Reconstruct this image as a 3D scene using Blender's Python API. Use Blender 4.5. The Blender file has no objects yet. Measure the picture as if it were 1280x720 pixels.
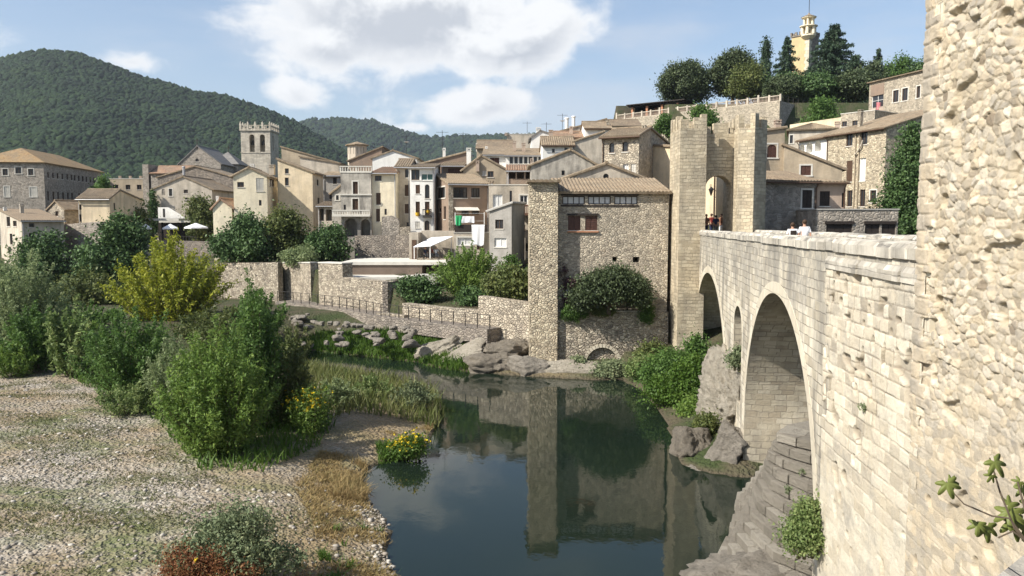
import bpy, bmesh, math, random
import numpy as np
from mathutils import Vector, Matrix, noise as mnoise
rad = math.radians
random.seed(7)
S = bpy.context.scene
COL = S.collection

# ------------------------------------------------------------------ camera, world, sun, exposure
FPX, PITCH, CAMZ = 1000.0, math.atan(0.083), 11.0
cam_d = bpy.data.cameras.new('camera'); cam = bpy.data.objects.new('camera', cam_d); COL.objects.link(cam)
cam_d.sensor_width = 36; cam_d.lens = 36 * FPX / 1280
cam_d.clip_start = 0.1; cam_d.clip_end = 20000
cam.location = (0, 0, CAMZ); cam.rotation_euler = (math.pi / 2 - PITCH, 0, 0)
S.camera = cam
S.view_settings.view_transform = 'Standard'; S.view_settings.look = 'None'
S.view_settings.gamma = 1; S.view_settings.use_curve_mapping = False
S.view_settings.exposure = 0.66
S.cycles.max_bounces = 6; S.cycles.transparent_max_bounces = 6
S.cycles.volume_bounces = 0

SUN_EL = rad(41); SUN_AZ = Vector((-0.885, -0.465)).normalized()
sunv = Vector((SUN_AZ.x * math.cos(SUN_EL), SUN_AZ.y * math.cos(SUN_EL), math.sin(SUN_EL)))
ld = bpy.data.lights.new('sun', 'SUN'); ld.energy = 4.8; ld.angle = rad(0.5); ld.color = (1, 0.95, 0.87)
lo = bpy.data.objects.new('sun', ld); COL.objects.link(lo); lo.location = (-60, -40, 80)
lo.rotation_euler = (-sunv).to_track_quat('-Z', 'Y').to_euler()

CT, STH = math.cos(PITCH), math.sin(PITCH)
def ray(u, v):
    a, w = (u - 640) / FPX, (360 - v) / FPX
    return Vector((a, CT + w * STH, -STH + w * CT))
def P(u, v, Y):
    d = ray(u, v); return Vector((0, 0, CAMZ)) + d * (Y / d.y)
def zv(v, Y): return P(640, v, Y).z
def G(u, v, z=0.0):
    d = ray(u, v); return Vector((0, 0, CAMZ)) + d * ((z - CAMZ) / d.z)

# ------------------------------------------------------------------ node helpers
class NT:
    def __init__(s, tree): s.t = tree; s.n = tree.nodes; s.l = tree.links
    def new(s, typ, **kw):
        n = s.n.new(typ)
        for k, v in kw.items(): setattr(n, k, v)
        return n
    def link(s, a, b): s.l.new(a, b)
    def set(s, sock, v):
        if hasattr(v, 'is_output') or isinstance(v, bpy.types.NodeSocket): s.link(v, sock)
        else: sock.default_value = v
    def math(s, op, a, b=0.0, c=None, clamp=False):
        n = s.new('ShaderNodeMath', operation=op, use_clamp=clamp)
        s.set(n.inputs[0], a); s.set(n.inputs[1], b)
        if c is not None: s.set(n.inputs[2], c)
        return n.outputs[0]
    def vmath(s, op, a, b=(0, 0, 0), out=0):
        n = s.new('ShaderNodeVectorMath', operation=op)
        s.set(n.inputs[0], a); s.set(n.inputs[1], b)
        return n.outputs[out]
    def noise(s, vec, scale, detail=4, rough=0.55, col=False):
        n = s.new('ShaderNodeTexNoise'); s.link(vec, n.inputs['Vector'])
        n.inputs['Scale'].default_value = scale; n.inputs['Detail'].default_value = detail
        n.inputs['Roughness'].default_value = rough
        return n.outputs['Color' if col else 'Fac']
    def ramp(s, fac, stops, interp='LINEAR'):
        n = s.new('ShaderNodeValToRGB'); s.set(n.inputs[0], fac); e = n.color_ramp.elements
        n.color_ramp.interpolation = interp
        while len(e) < len(stops): e.new(0.5)
        for x, (p, c) in zip(e, stops):
            x.position = p; x.color = (c[0], c[1], c[2], 1) if hasattr(c, '__len__') else (c, c, c, 1)
        return n.outputs[0]
    def mix(s, fac, a, b, mode='MIX'):
        n = s.new('ShaderNodeMix', data_type='RGBA', blend_type=mode)
        s.set(n.inputs[0], fac)
        for i, v in ((6, a), (7, b)):
            if hasattr(v, '__len__') and not isinstance(v, bpy.types.NodeSocket): v = (v[0], v[1], v[2], 1)
            s.set(n.inputs[i], v)
        return n.outputs[2]
    def mapr(s, v, a, b, c=0, d=1, smooth=False):
        n = s.new('ShaderNodeMapRange'); n.clamp = True
        if smooth: n.interpolation_type = 'SMOOTHSTEP'
        s.set(n.inputs[0], v)
        for i, x in enumerate((a, b, c, d)): n.inputs[i + 1].default_value = x
        return n.outputs[0]

# ------------------------------------------------------------------ sky with clouds
W = bpy.data.worlds.new('World'); S.world = W; W.use_nodes = True
def build_world():
    t = NT(W.node_tree); t.n.clear()
    sky = t.new('ShaderNodeTexSky', sky_type='NISHITA', sun_disc=False)
    sky.sun_elevation = SUN_EL; sky.sun_rotation = math.atan2(SUN_AZ.x, SUN_AZ.y) % (2 * math.pi)
    sky.air_density = 1.0; sky.dust_density = 1.6; sky.ozone_density = 1.5; sky.altitude = 150
    d = t.new('ShaderNodeTexCoord').outputs['Generated']
    st = t.vmath('MULTIPLY', d, (1, 1, 1.5))
    warp = t.vmath('SCALE', t.vmath('SUBTRACT', t.noise(st, 9, 3, 0.5, True), (0.5, 0.5, 0.5)), (0, 0, 0))
    warp.node.inputs['Scale'].default_value = 0.05
    p = t.vmath('ADD', st, warp)
    n1 = t.noise(p, 8, 10, 0.6)
    n2 = t.noise(t.vmath('ADD', p, (-0.022, -0.006, 0.034)), 8, 6, 0.54)
    def blobs(lst):
        m = None
        for (u, v, rx, ry, k) in lst:
            c = ray(u, v).normalized()
            q = t.vmath('MULTIPLY', t.vmath('SUBTRACT', d, tuple(c)), (1000 / rx, 1000 / rx, 1000 / ry))
            L = t.vmath('LENGTH', q, out=1)
            b = t.math('MULTIPLY', t.math('SUBTRACT', 1.0, L, clamp=True), k)
            m = b if m is None else t.math('MAXIMUM', m, b)
        return m
    big = blobs([(520, 25, 280, 118, 1.6), (410, 68, 140, 50, 1.15), (655, 50, 130, 90, 1.4), (590, 132, 180, 55, 1.15),
                 (368, 118, 75, 55, .85), (165, 78, 95, 26, .8), (520, 158, 50, 14, .9), (470, -60, 300, 100, 1.2),
                 (700, 190, 240, 30, .6), (1500, 40, 300, 120, 1), (-500, 20, 400, 140, 1)])
    dens = t.math('ADD', t.math('MULTIPLY', t.math('SUBTRACT', n1, 0.5), 1.9), t.math('SUBTRACT', big, 0.48))
    cov = t.mapr(dens, -0.04, 0.36, 0, 1, True)
    thin = t.noise(t.vmath('MULTIPLY', d, (1, 1, 4)), 3.2, 6, 0.6)
    veil = t.mapr(t.math('ADD', thin, t.math('MULTIPLY', blobs([(790, 50, 170, 60, 1), (760, 130, 190, 50, 1), (1080, 60, 200, 50, .7), (330, 30, 130, 60, .8), (150, 30, 200, 60, .5)]), 0.28)), 0.5, 0.85, 0, 0.55, True)
    lit = t.mapr(t.math('SUBTRACT', n1, n2), -0.10, 0.12, 0, 1, True)
    thick = t.mapr(dens, 0.12, 0.8, 0.0, 1, True)
    shade = t.math('MULTIPLY', t.math('SUBTRACT', 1.0, lit), thick)
    ccol = t.mix(shade, (5.9, 6.0, 6.1), (3.6, 3.85, 4.25))
    hz = t.mapr(t.vmath('DOT_PRODUCT', d, (0, 0, 1), out=1), 0.0, 0.35, 1, 0)
    base = t.mix(t.math('ADD', t.math('MULTIPLY', hz, 0.4), 0.06), sky.outputs[0], (3.2, 3.8, 4.6))
    c1 = t.mix(veil, base, (4.2, 4.5, 5.0))
    c2 = t.mix(cov, c1, ccol)
    bg = t.new('ShaderNodeBackground'); t.link(c2, bg.inputs[0]); bg.inputs[1].default_value = 0.108
    out = t.new('ShaderNodeOutputWorld'); t.link(bg.outputs[0], out.inputs[0])
build_world()

# ------------------------------------------------------------------ materials
def mat(name):
    m = bpy.data.materials.new(name); m.use_nodes = True
    t = NT(m.node_tree); b = t.n['Principled BSDF']; b.inputs['Roughness'].default_value = 0.9
    b.inputs['Specular IOR Level'].default_value = 0.25
    return m, t, b
def uvrand(t, k=37.0):
    uv = t.new('ShaderNodeUVMap').outputs[0]
    r = t.new('ShaderNodeObjectInfo').outputs['Random']
    return t.vmath('ADD', uv, _sc(t, r, k))
def _sc(t, r, k):
    c = t.new('ShaderNodeCombineXYZ'); t.link(t.math('MULTIPLY', r, k), c.inputs[0]); t.link(t.math('MULTIPLY', r, k * 1.7), c.inputs[1])
    return c.outputs[0]
def bump(t, b, h, dist, strength=1.0):
    n = t.new('ShaderNodeBump'); n.inputs['Strength'].default_value = strength; n.inputs['Distance'].default_value = dist
    t.link(h, n.inputs['Height']); t.link(n.outputs[0], b.inputs['Normal'])
def weather(t, uv, col, amt=0.35, dark=(0.13, 0.122, 0.108)):
    st = t.noise(t.vmath('MULTIPLY', uv, (1.3, 0.22, 1)), 1.0, 6, 0.65)
    bl = t.noise(uv, 0.33, 5, 0.6)
    f = t.math('MULTIPLY', t.mapr(t.math('ADD', st, bl), 0.91, 1.2), amt)
    return t.mix(f, col, dark)
def m_rubble(name, cols, mortar, sc=3.2, bd=0.05, stain=0.3):
    m, t, b = mat(name); uv = uvrand(t)
    w = t.vmath('ADD', t.vmath('ADD', uv, _wob(t, uv, 1.3, 0.45)), _wob(t, uv, 6, 0.12))
    q = t.vmath('MULTIPLY', w, (1, 1.55, 1))
    v = t.new('ShaderNodeTexVoronoi', voronoi_dimensions='2D', feature='F1'); t.link(q, v.inputs['Vector']); v.inputs['Scale'].default_value = sc
    e = t.new('ShaderNodeTexVoronoi', voronoi_dimensions='2D', feature='DISTANCE_TO_EDGE'); t.link(q, e.inputs['Vector']); e.inputs['Scale'].default_value = sc
    sp = t.new('ShaderNodeSeparateColor'); t.link(v.outputs['Color'], sp.inputs[0])
    c = t.ramp(sp.outputs[0], [(i / (len(cols) - 1), k) for i, k in enumerate(cols)])
    c = t.mix(t.mapr(sp.outputs[2], .8, .9, 0, .45), c, (.16, .14, .115))
    c = t.mix(t.math('MULTIPLY', t.noise(uv, 9, 4, 0.6), 0.7), c, (0.5, 0.46, 0.4), 'OVERLAY')
    edge = t.math('MAXIMUM', t.mapr(e.outputs['Distance'], 0.0, 0.07), t.mapr(t.noise(uv, 2.6, 5, .7), .36, .54))
    c = t.mix(edge, mortar, c)
    c = weather(t, uv, c, stain)
    t.link(c, b.inputs['Base Color'])
    h = t.math('ADD', t.mapr(e.outputs['Distance'], 0.0, 0.22), t.math('MULTIPLY', sp.outputs[1], 0.5))
    h = t.math('ADD', h, t.math('MULTIPLY', t.noise(uv, 14, 4, 0.7), 0.4))
    bump(t, b, h, bd); return m
def _wob(t, uv, sc, amt):
    n = t.vmath('SUBTRACT', t.noise(uv, sc, 2, 0.5, True), (0.5, 0.5, 0.5))
    s = t.vmath('SCALE', n); s.node.inputs['Scale'].default_value = amt
    return s
def m_ashlar(name, cols, mortar, bw=0.55, rh=0.28, stain=0.3, bd=0.03, wob=0.05):
    m, t, b = mat(name); uv = uvrand(t, 11)
    w = t.vmath('ADD', uv, _wob(t, uv, 1.1, wob * 2)); w = t.vmath('ADD', w, _wob(t, uv, 5, wob))
    br = t.new('ShaderNodeTexBrick'); t.link(w, br.inputs['Vector'])
    br.offset = 0.43; br.squash = 1.35; br.squash_frequency = 3
    br.inputs['Color1'].default_value = (0, 0, 0, 1); br.inputs['Color2'].default_value = (1, 1, 1, 1); br.inputs['Mortar'].default_value = (.5, .5, .5, 1)
    br.inputs['Scale'].default_value = 1; br.inputs['Brick Width'].default_value = bw; br.inputs['Row Height'].default_value = rh
    br.inputs['Mortar Size'].default_value = 0.016; br.inputs['Mortar Smooth'].default_value = 0.4
    c = t.ramp(br.outputs['Color'], [(i / (len(cols) - 1), k) for i, k in enumerate(cols)])
    c = t.mix(t.math('MULTIPLY', t.noise(uv, 7, 5, 0.65), 0.6), c, (0.5, 0.47, 0.42), 'OVERLAY')
    c = t.mix(t.mapr(t.noise(uv, 0.6, 4, 0.6), 0.52, 0.72, 0, 0.6), c, cols[-1])
    er = t.mapr(t.noise(uv, 0.8, 3, 0.6), 0.42, 0.62, 1.0, 0.25)
    c = t.mix(t.math('MULTIPLY', br.outputs['Fac'], er), c, mortar)
    c = weather(t, uv, c, stain)
    t.link(c, b.inputs['Base Color'])
    h = t.math('SUBTRACT', t.math('MULTIPLY', t.noise(uv, 9, 6, 0.7), 0.8), t.math('MULTIPLY', br.outputs['Fac'], er))
    h = t.math('ADD', h, t.math('MULTIPLY', br.outputs['Color'], 0.3))
    bump(t, b, h, bd); return m
def m_plaster(name, col, col2=None, stain=0.35, dark=(0.13, 0.12, 0.10)):
    m, t, b = mat(name); uv = uvrand(t)
    col2 = col2 or tuple(x * 0.8 for x in col)
    c = t.mix(t.mapr(t.noise(uv, 0.7, 7, 0.72), 0.4, 0.6), col, col2)
    c = t.mix(t.mapr(t.noise(uv, 3.5, 5, 0.7), 0.54, 0.66, 0, 0.5), c, tuple(x * 0.72 for x in col))
    c = weather(t, uv, c, stain, dark); t.link(c, b.inputs['Base Color'])
    bump(t, b, t.noise(uv, 6, 6, 0.7), 0.03); return m
def m_tile(name, cols):
    m, t, b = mat(name); uv = uvrand(t, 5)
    v = t.new('ShaderNodeTexVoronoi', voronoi_dimensions='2D'); t.link(t.vmath('MULTIPLY', uv, (4.0, 2.4, 1)), v.inputs['Vector']); v.inputs['Scale'].default_value = 1
    sp = t.new('ShaderNodeSeparateColor'); t.link(v.outputs['Color'], sp.inputs[0])
    c = t.ramp(sp.outputs[0], [(i / (len(cols) - 1), k) for i, k in enumerate(cols)])
    c = t.mix(t.mapr(t.noise(uv, 0.5, 6, 0.7), 0.42, 0.68, 0, 0.75), c, (0.15, 0.125, 0.09))
    c = t.mix(t.mapr(t.noise(uv, 5, 4, 0.7), 0.5, 0.75, 0, 0.5), c, (0.42, 0.36, 0.26))
    t.link(c, b.inputs['Base Color'])
    sx = t.new('ShaderNodeSeparateXYZ'); t.link(uv, sx.inputs[0])
    row = t.math('FRACT', t.math('MULTIPLY', sx.outputs[1], 2.4))
    bump(t, b, t.math('ADD', row, t.math('MULTIPLY', sp.outputs[1], 0.6)), 0.03); return m
def m_flat(name, col, rough=0.7, var=0.25, sc=4, metal=0):
    m, t, b = mat(name); tc = t.new('ShaderNodeTexCoord').outputs['Object']
    n = t.noise(tc, sc, 5, 0.65)
    c = t.mix(t.mapr(n, 0.3, 0.7), tuple(x * (1 - var) for x in col), tuple(min(1, x * (1 + var * .6)) for x in col))
    t.link(c, b.inputs['Base Color']); b.inputs['Roughness'].default_value = rough; b.inputs['Metallic'].default_value = metal
    bump(t, b, n, 0.01); return m
def m_leaf(name, cols, trans=0.4, rough=0.55, sc=0.35):
    m, t, b = mat(name)
    r = t.new('ShaderNodeNewGeometry').outputs['Random Per Island']
    tc = t.new('ShaderNodeTexCoord').outputs['Object']
    f = t.math('ADD', t.math('MULTIPLY', r, 0.55), t.math('MULTIPLY', t.mapr(t.noise(tc, sc, 5, 0.7), 0.3, 0.7), 0.45))
    c = t.ramp(f, [(i / (len(cols) - 1), k) for i, k in enumerate(cols)])
    t.link(c, b.inputs['Base Color']); b.inputs['Roughness'].default_value = rough
    tr = t.new('ShaderNodeBsdfTranslucent'); t.link(c, tr.inputs[0])
    mx = t.new('ShaderNodeMixShader'); mx.inputs[0].default_value = trans
    t.link(b.outputs[0], mx.inputs[1]); t.link(tr.outputs[0], mx.inputs[2])
    t.link(mx.outputs[0], t.n['Material Output'].inputs[0]); return m
def m_rock(name, c1, c2, c3):
    m, t, b = mat(name); tc = t.new('ShaderNodeTexCoord').outputs['Object']
    c = t.mix(t.mapr(t.noise(tc, 1.1, 8, 0.7), 0.35, 0.65), c1, c2)
    c = t.mix(t.mapr(t.noise(tc, 4, 6, 0.7), 0.5, 0.7, 0, 0.7), c, c3)
    t.link(c, b.inputs['Base Color']); bump(t, b, t.math('ADD', t.noise(t.vmath('MULTIPLY', tc, (1, 1, 2.6)), 2.6, 9, 0.78), t.math('MULTIPLY', t.noise(tc, 12, 5, .7), .3)), 0.35); return m

M = {}
M['bridge'] = m_ashlar('bridge_stone', [(0.396, 0.352, 0.275), (0.583, 0.528, 0.418), (0.682, 0.627, 0.517), (0.506, 0.451, 0.341), (0.638, 0.583, 0.484)], (0.209, 0.176, 0.132), .52, .28, 0.75, 0.035)
M['ring'] = m_ashlar('arch_stone', [(.50, .45, .35), (.62, .57, .46)], (.36, .32, .25), .6, .9, 0.15, 0.02)
M['coping'] = m_ashlar('coping_stone', [(0.374, 0.347, 0.292), (0.495, 0.462, 0.396), (0.594, 0.561, 0.484)], (0.242, 0.220, 0.187), .9, .6, 0.8, 0.03)
M['gate'] = m_ashlar('gate_stone', [(0.381, 0.325, 0.230), (0.482, 0.414, 0.297), (0.594, 0.521, 0.381), (0.426, 0.358, 0.258)], (0.370, 0.314, 0.224), .42, .24, 0.4, 0.07, .1)
M['mill'] = m_rubble('mill_stone', [(0.342, 0.305, 0.244), (0.488, 0.433, 0.342), (0.610, 0.543, 0.427), (0.427, 0.366, 0.287)], (0.488, 0.433, 0.342), 4.3, 0.06)
M['milltower'] = m_rubble('mill_tower_stone', [(0.415, 0.354, 0.256), (0.586, 0.500, 0.366), (0.732, 0.647, 0.488), (0.488, 0.415, 0.305)], (0.561, 0.488, 0.366), 3.9, 0.08, .2)
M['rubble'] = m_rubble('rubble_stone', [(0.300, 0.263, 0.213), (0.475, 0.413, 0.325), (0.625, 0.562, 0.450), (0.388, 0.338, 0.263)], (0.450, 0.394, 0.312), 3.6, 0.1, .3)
M['dark_shade_rubble'] = m_rubble('dark_and_shaded_rubble', [(0.165, 0.149, 0.132), (0.264, 0.231, 0.198), (0.330, 0.297, 0.253)], (0.220, 0.198, 0.171), 3.0, 0.06, .4)  # dark stone, also used where shade is put into a wall's colour
M['graystone'] = m_rubble('gray_stone', [(0.246, 0.224, 0.196), (0.347, 0.314, 0.269), (0.448, 0.403, 0.347)], (0.336, 0.302, 0.258), 3.2, 0.04, .3)
M['cream'] = m_plaster('cream_plaster', (.74, .61, .42), (.65, .53, .35), .35)
M['cream2'] = m_plaster('pale_cream_plaster', (.83, .735, .54), (.75, .655, .47), .3)
M['tan'] = m_plaster('tan_plaster', (.44, .36, .255), (.37, .30, .21), .4)
M['beige'] = m_plaster('beige_plaster', (.54, .475, .38), (.46, .40, .315), .5)
M['white'] = m_plaster('white_plaster', (.80, .78, .72), (.72, .70, .64), .22, (.3, .28, .25))
M['greyp'] = m_plaster('grey_plaster', (.40, .375, .335), (.33, .31, .275), .35)
M['weathered'] = m_plaster('weathered_plaster', (.48, .44, .37), (.33, .305, .26), .85, (.1, .09, .08))
M['brown'] = m_plaster('brown_plaster', (.28, .205, .15), (.24, .175, .13), .3)
M['pink'] = m_plaster('pinkish_plaster', (.46, .36, .28), (.40, .31, .24), .3)
M['ochre'] = m_plaster('ochre_plaster', (.58, .45, .24), (.52, .40, .22), .2)
M['tile'] = m_tile('roof_tile', [(0.212, 0.157, 0.102), (0.289, 0.221, 0.145), (0.178, 0.128, 0.081), (0.340, 0.272, 0.187)])
M['tile_red'] = m_tile('roof_tile_red', [(0.261, 0.153, 0.095), (0.324, 0.198, 0.126), (0.216, 0.122, 0.077), (0.324, 0.234, 0.153)])
M['tile_dark'] = m_tile('roof_tile_dark', [(.17, .125, .085), (.25, .19, .125), (.14, .10, .07)])
M['tile_orange'] = m_tile('roof_tile_orange', [(0.277, 0.185, 0.086), (0.317, 0.218, 0.112), (0.238, 0.145, 0.066)])
M['slate'] = m_flat('grey_slate', (.2, .19, .175), .85, .3, 1.5)
M['wood'] = m_flat('brown_wood', (.10, .06, .038), .6, .3, 6)
M['redwood'] = m_flat('reddish_wood', (.10, .05, .036), .6, .3, 6)
M['darkwood'] = m_flat('dark_wood', (.035, .027, .022), .6, .3, 6)
M['whitepaint'] = m_flat('white_paint', (.78, .77, .73), .5, .08, 4)
M['curtain'] = m_flat('white_curtain', (.62, .61, .58), .8, .15, 3)
M['metal'] = m_flat('dark_metal', (.06, .055, .05), .5, .2, 8, .6)
M['zinc'] = m_flat('grey_zinc', (.38, .38, .38), .45, .15, 5, .3)
M['rust'] = m_flat('rusty_metal', (.16, .085, .055), .8, .3, 8)
M['cloth'] = m_flat('white_cloth', (.82, .82, .82), .85, .04, 3)
M['greencloth'] = m_flat('green_cloth', (.03, .3, .11), .85, .1, 3)
M['pinkcloth'] = m_flat('pink_cloth', (.7, .25, .27), .85, .1, 3)
M['terracotta'] = m_flat('terracotta', (.42, .2, .11), .8, .2, 5)
M['yellowpaint'] = m_flat('yellow_paint', (.62, .38, .03), .6, .1, 5)
M['concrete'] = m_flat('concrete', (.38, .36, .32), .9, .2, 1.2)
M['lightconc'] = m_flat('pale_concrete', (.58, .55, .48), .9, .15, 1.2)
M['shade'] = m_flat('shade_brown', (.17, .13, .10), .9, .15, 1.2)  # colour of the shaded band below the terrace slab
m, t, b = mat('window_glass'); b.inputs['Base Color'].default_value = (.025, .027, .03, 1); b.inputs['Roughness'].default_value = .08; b.inputs['Specular IOR Level'].default_value = .5; M['glass'] = m
m, t, b = mat('teal_glass'); b.inputs['Base Color'].default_value = (.06, .12, .11, 1); b.inputs['Roughness'].default_value = .12; M['teal'] = m
M['bark'] = m_flat('bark', (.11, .085, .06), .95, .35, 7)
M['stem'] = m_flat('green_stem', (.13, .11, .06), .9, .3, 7)
L = {}
L['green'] = m_leaf('leaf_green', [(0.050, 0.097, 0.024), (0.097, 0.176, 0.042), (0.176, 0.273, 0.062)])
L['bright'] = m_leaf('leaf_bright_green', [(0.080, 0.144, 0.032), (0.152, 0.240, 0.048), (0.272, 0.352, 0.080)])
L['willow'] = m_leaf('leaf_grey_green', [(0.132, 0.176, 0.079), (0.220, 0.273, 0.123), (0.317, 0.370, 0.176)])
L['dark'] = m_leaf('leaf_dark_green', [(0.035, 0.072, 0.025), (0.072, 0.126, 0.040), (0.126, 0.204, 0.064)], .2)
L['olive'] = m_leaf('leaf_olive_green', [(0.053, 0.079, 0.024), (0.114, 0.141, 0.042), (0.211, 0.220, 0.070)], .25)
L['yellow'] = m_leaf('leaf_yellow_green', [(.13, .17, .02), (.27, .30, .03), (.43, .41, .05)])
L['conifer'] = m_leaf('leaf_blue_green', [(0.029, 0.056, 0.033), (0.056, 0.095, 0.052), (0.098, 0.146, 0.081)], .15)
L['pale'] = m_leaf('leaf_pale_green', [(0.080, 0.136, 0.035), (0.176, 0.240, 0.080), (0.416, 0.448, 0.192)])
L['red'] = m_leaf('leaf_red_brown', [(.12, .05, .026), (.21, .085, .035), (.22, .16, .065)], .2, .7)
L['sage'] = m_leaf('leaf_sage', [(0.096, 0.136, 0.064), (0.176, 0.216, 0.112), (0.256, 0.256, 0.128)], .25, .7)
L['reed'] = m_leaf('leaf_reed', [(0.057, 0.086, 0.021), (0.138, 0.161, 0.046), (0.276, 0.253, 0.115)], .3)
L['grass'] = m_leaf('grass_green', [(0.040, 0.085, 0.014), (0.080, 0.150, 0.022), (0.140, 0.200, 0.040)], .35)
L['dry'] = m_leaf('grass_dry', [(0.198, 0.132, 0.055), (0.330, 0.242, 0.110), (0.242, 0.220, 0.088)], .3, .8)
L['flower'] = m_leaf('petal_yellow', [(0.500, 0.340, 0.010), (0.680, 0.500, 0.020), (0.750, 0.600, 0.050)], .2)
L['fig'] = m_leaf('leaf_fig', [(0.100, 0.130, 0.030), (0.160, 0.190, 0.050), (0.200, 0.200, 0.060)], .25, .45)
L['purple'] = m_leaf('leaf_dry_purple', [(0.072, 0.036, 0.048), (0.120, 0.072, 0.072), (0.156, 0.108, 0.084)], .2, .7)
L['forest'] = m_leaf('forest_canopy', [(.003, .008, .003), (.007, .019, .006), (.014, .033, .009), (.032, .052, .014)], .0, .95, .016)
L['weed'] = m_leaf('leaf_low_weed', [(.07, .08, .025), (.12, .13, .045), (.17, .15, .07)], .3, .8)
L['oak'] = m_leaf('leaf_oak_green', [(0.036, 0.055, 0.024), (0.068, 0.093, 0.041), (0.121, 0.148, 0.064)], .2)
M['rock'] = m_rock('grey_rock', (.24, .215, .175), (.38, .34, .28), (.12, .105, .085))
M['palerock'] = m_rock('pale_rock', (.36, .32, .25), (.50, .45, .36), (.17, .15, .115))
M['wetrock'] = m_rock('brown_rock', (.18, .158, .125), (.31, .27, .21), (.09, .078, .062))

# ------------------------------------------------------------------ mesh helpers
def link(o): COL.objects.link(o); return o
def npmesh(name, V, F, m=None, smooth=False):
    V = np.asarray(V, np.float32); F = np.asarray(F, np.int32); k = F.shape[1]
    me = bpy.data.meshes.new(name); me.vertices.add(len(V)); me.vertices.foreach_set('co', V.ravel())
    me.loops.add(F.size); me.loops.foreach_set('vertex_index', F.ravel())
    me.polygons.add(len(F)); me.polygons.foreach_set('loop_start', np.arange(0, F.size, k, dtype=np.int32))
    try: me.polygons.foreach_set('loop_total', np.full(len(F), k, np.int32))
    except Exception: pass
    if smooth: me.polygons.foreach_set('use_smooth', np.ones(len(F), bool))
    me.update(calc_edges=True)
    if m: me.materials.append(m)
    return me
class MB:
    def __init__(s): s.v = []; s.f = []
    def add(s, vs, fs):
        o = len(s.v); s.v += [tuple(x) for x in vs]; s.f += [tuple(i + o for i in f) for f in fs]; return s
    def poly(s, *vs): return s.add(vs, [tuple(range(len(vs)))])
    def box(s, x0, y0, z0, x1, y1, z1):
        v = [(x0, y0, z0), (x1, y0, z0), (x1, y1, z0), (x0, y1, z0), (x0, y0, z1), (x1, y0, z1), (x1, y1, z1), (x0, y1, z1)]
        return s.add(v, [(3, 2, 1, 0), (4, 5, 6, 7), (0, 1, 5, 4), (1, 2, 6, 5), (2, 3, 7, 6), (3, 0, 4, 7)])
    def prism(s, pts, z0, z1, top=None):
        n = len(pts); top = top or pts
        v = [(p[0], p[1], z0) for p in pts] + [(p[0], p[1], z1) for p in top]
        f = [tuple(range(n - 1, -1, -1)), tuple(range(n, 2 * n))] + [(i, (i + 1) % n, (i + 1) % n + n, i + n) for i in range(n)]
        return s.add(v, f)
    def tube(s, pts, rs, n=6, cap=True):
        pts = [Vector(p) for p in pts]
        if not hasattr(rs, '__len__'): rs = [rs] * len(pts)
        v = []; f = []; up = None
        for i, p in enumerate(pts):
            d = (pts[min(i + 1, len(pts) - 1)] - pts[max(i - 1, 0)]).normalized()
            a = d.cross(Vector((0, 0, 1)))
            if a.length < 0.1: a = d.cross(Vector((0, 1, 0)))
            a.normalize(); b2 = d.cross(a)
            for k in range(n):
                an = 2 * math.pi * k / n; v.append(p + (a * math.cos(an) + b2 * math.sin(an)) * rs[i])
        for i in range(len(pts) - 1):
            for k in range(n): f.append((i * n + k, i * n + (k + 1) % n, (i + 1) * n + (k + 1) % n, (i + 1) * n + k))
        if cap: f += [tuple(range(n - 1, -1, -1)), tuple(range((len(pts) - 1) * n, len(pts) * n))]
        return s.add(v, f)
    def lathe(s, prof, n=12, c=(0, 0, 0)):
        v = []; f = []
        for (r, z) in prof:
            for k in range(n): a = 2 * math.pi * k / n; v.append((c[0] + r * math.cos(a), c[1] + r * math.sin(a), c[2] + z))
        for i in range(len(prof) - 1):
            for k in range(n): f.append((i * n + k, i * n + (k + 1) % n, (i + 1) * n + (k + 1) % n, (i + 1) * n + k))
        f += [tuple(range(n - 1, -1, -1)), tuple(range((len(prof) - 1) * n, len(prof) * n))]
        return s.add(v, f)
    def build(s, name, m, parent=None, smooth=False, loc=None):
        me = bpy.data.meshes.new(name); me.from_pydata(s.v, [], s.f)
        uvl = me.uv_layers.new(name='UVMap')
        me.update()
        for p in me.polygons:
            n = p.normal
            if abs(n.z) > 0.8: fn = lambda c: (c.x, c.y)
            else:
                tx, ty = -n.y, n.x; l = math.hypot(tx, ty) or 1; tx /= l; ty /= l
                k = 1 / max(0.35, math.sqrt(max(0, 1 - n.z * n.z)))
                fn = lambda c: (c.x * tx + c.y * ty, c.z * k)
            for li in p.loop_indices: uvl.data[li].uv = fn(me.vertices[me.loops[li].vertex_index].co)
            if smooth: p.use_smooth = True
        me.materials.append(m)
        o = bpy.data.objects.new(name, me); link(o)
        if parent: o.parent = parent
        if loc: o.location = loc
        return o
def obj(name, me, parent=None, loc=None):
    o = bpy.data.objects.new(name, me); link(o)
    if parent: o.parent = parent
    if loc is not None: o.location = loc
    return o
def tag(o, label=None, cat=None, group=None, kind=None):
    if label: o['label'] = label
    if cat: o['category'] = cat
    if group: o['group'] = group
    if kind: o['kind'] = kind
    return o
def thing(name, label, cat, loc=(0, 0, 0), rz=0, group=None):
    o = bpy.data.objects.new(name, None); link(o); o.empty_display_size = 0.3
    o.location = loc; o.rotation_euler = (0, 0, rz)
    return tag(o, label, cat, group)

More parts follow.
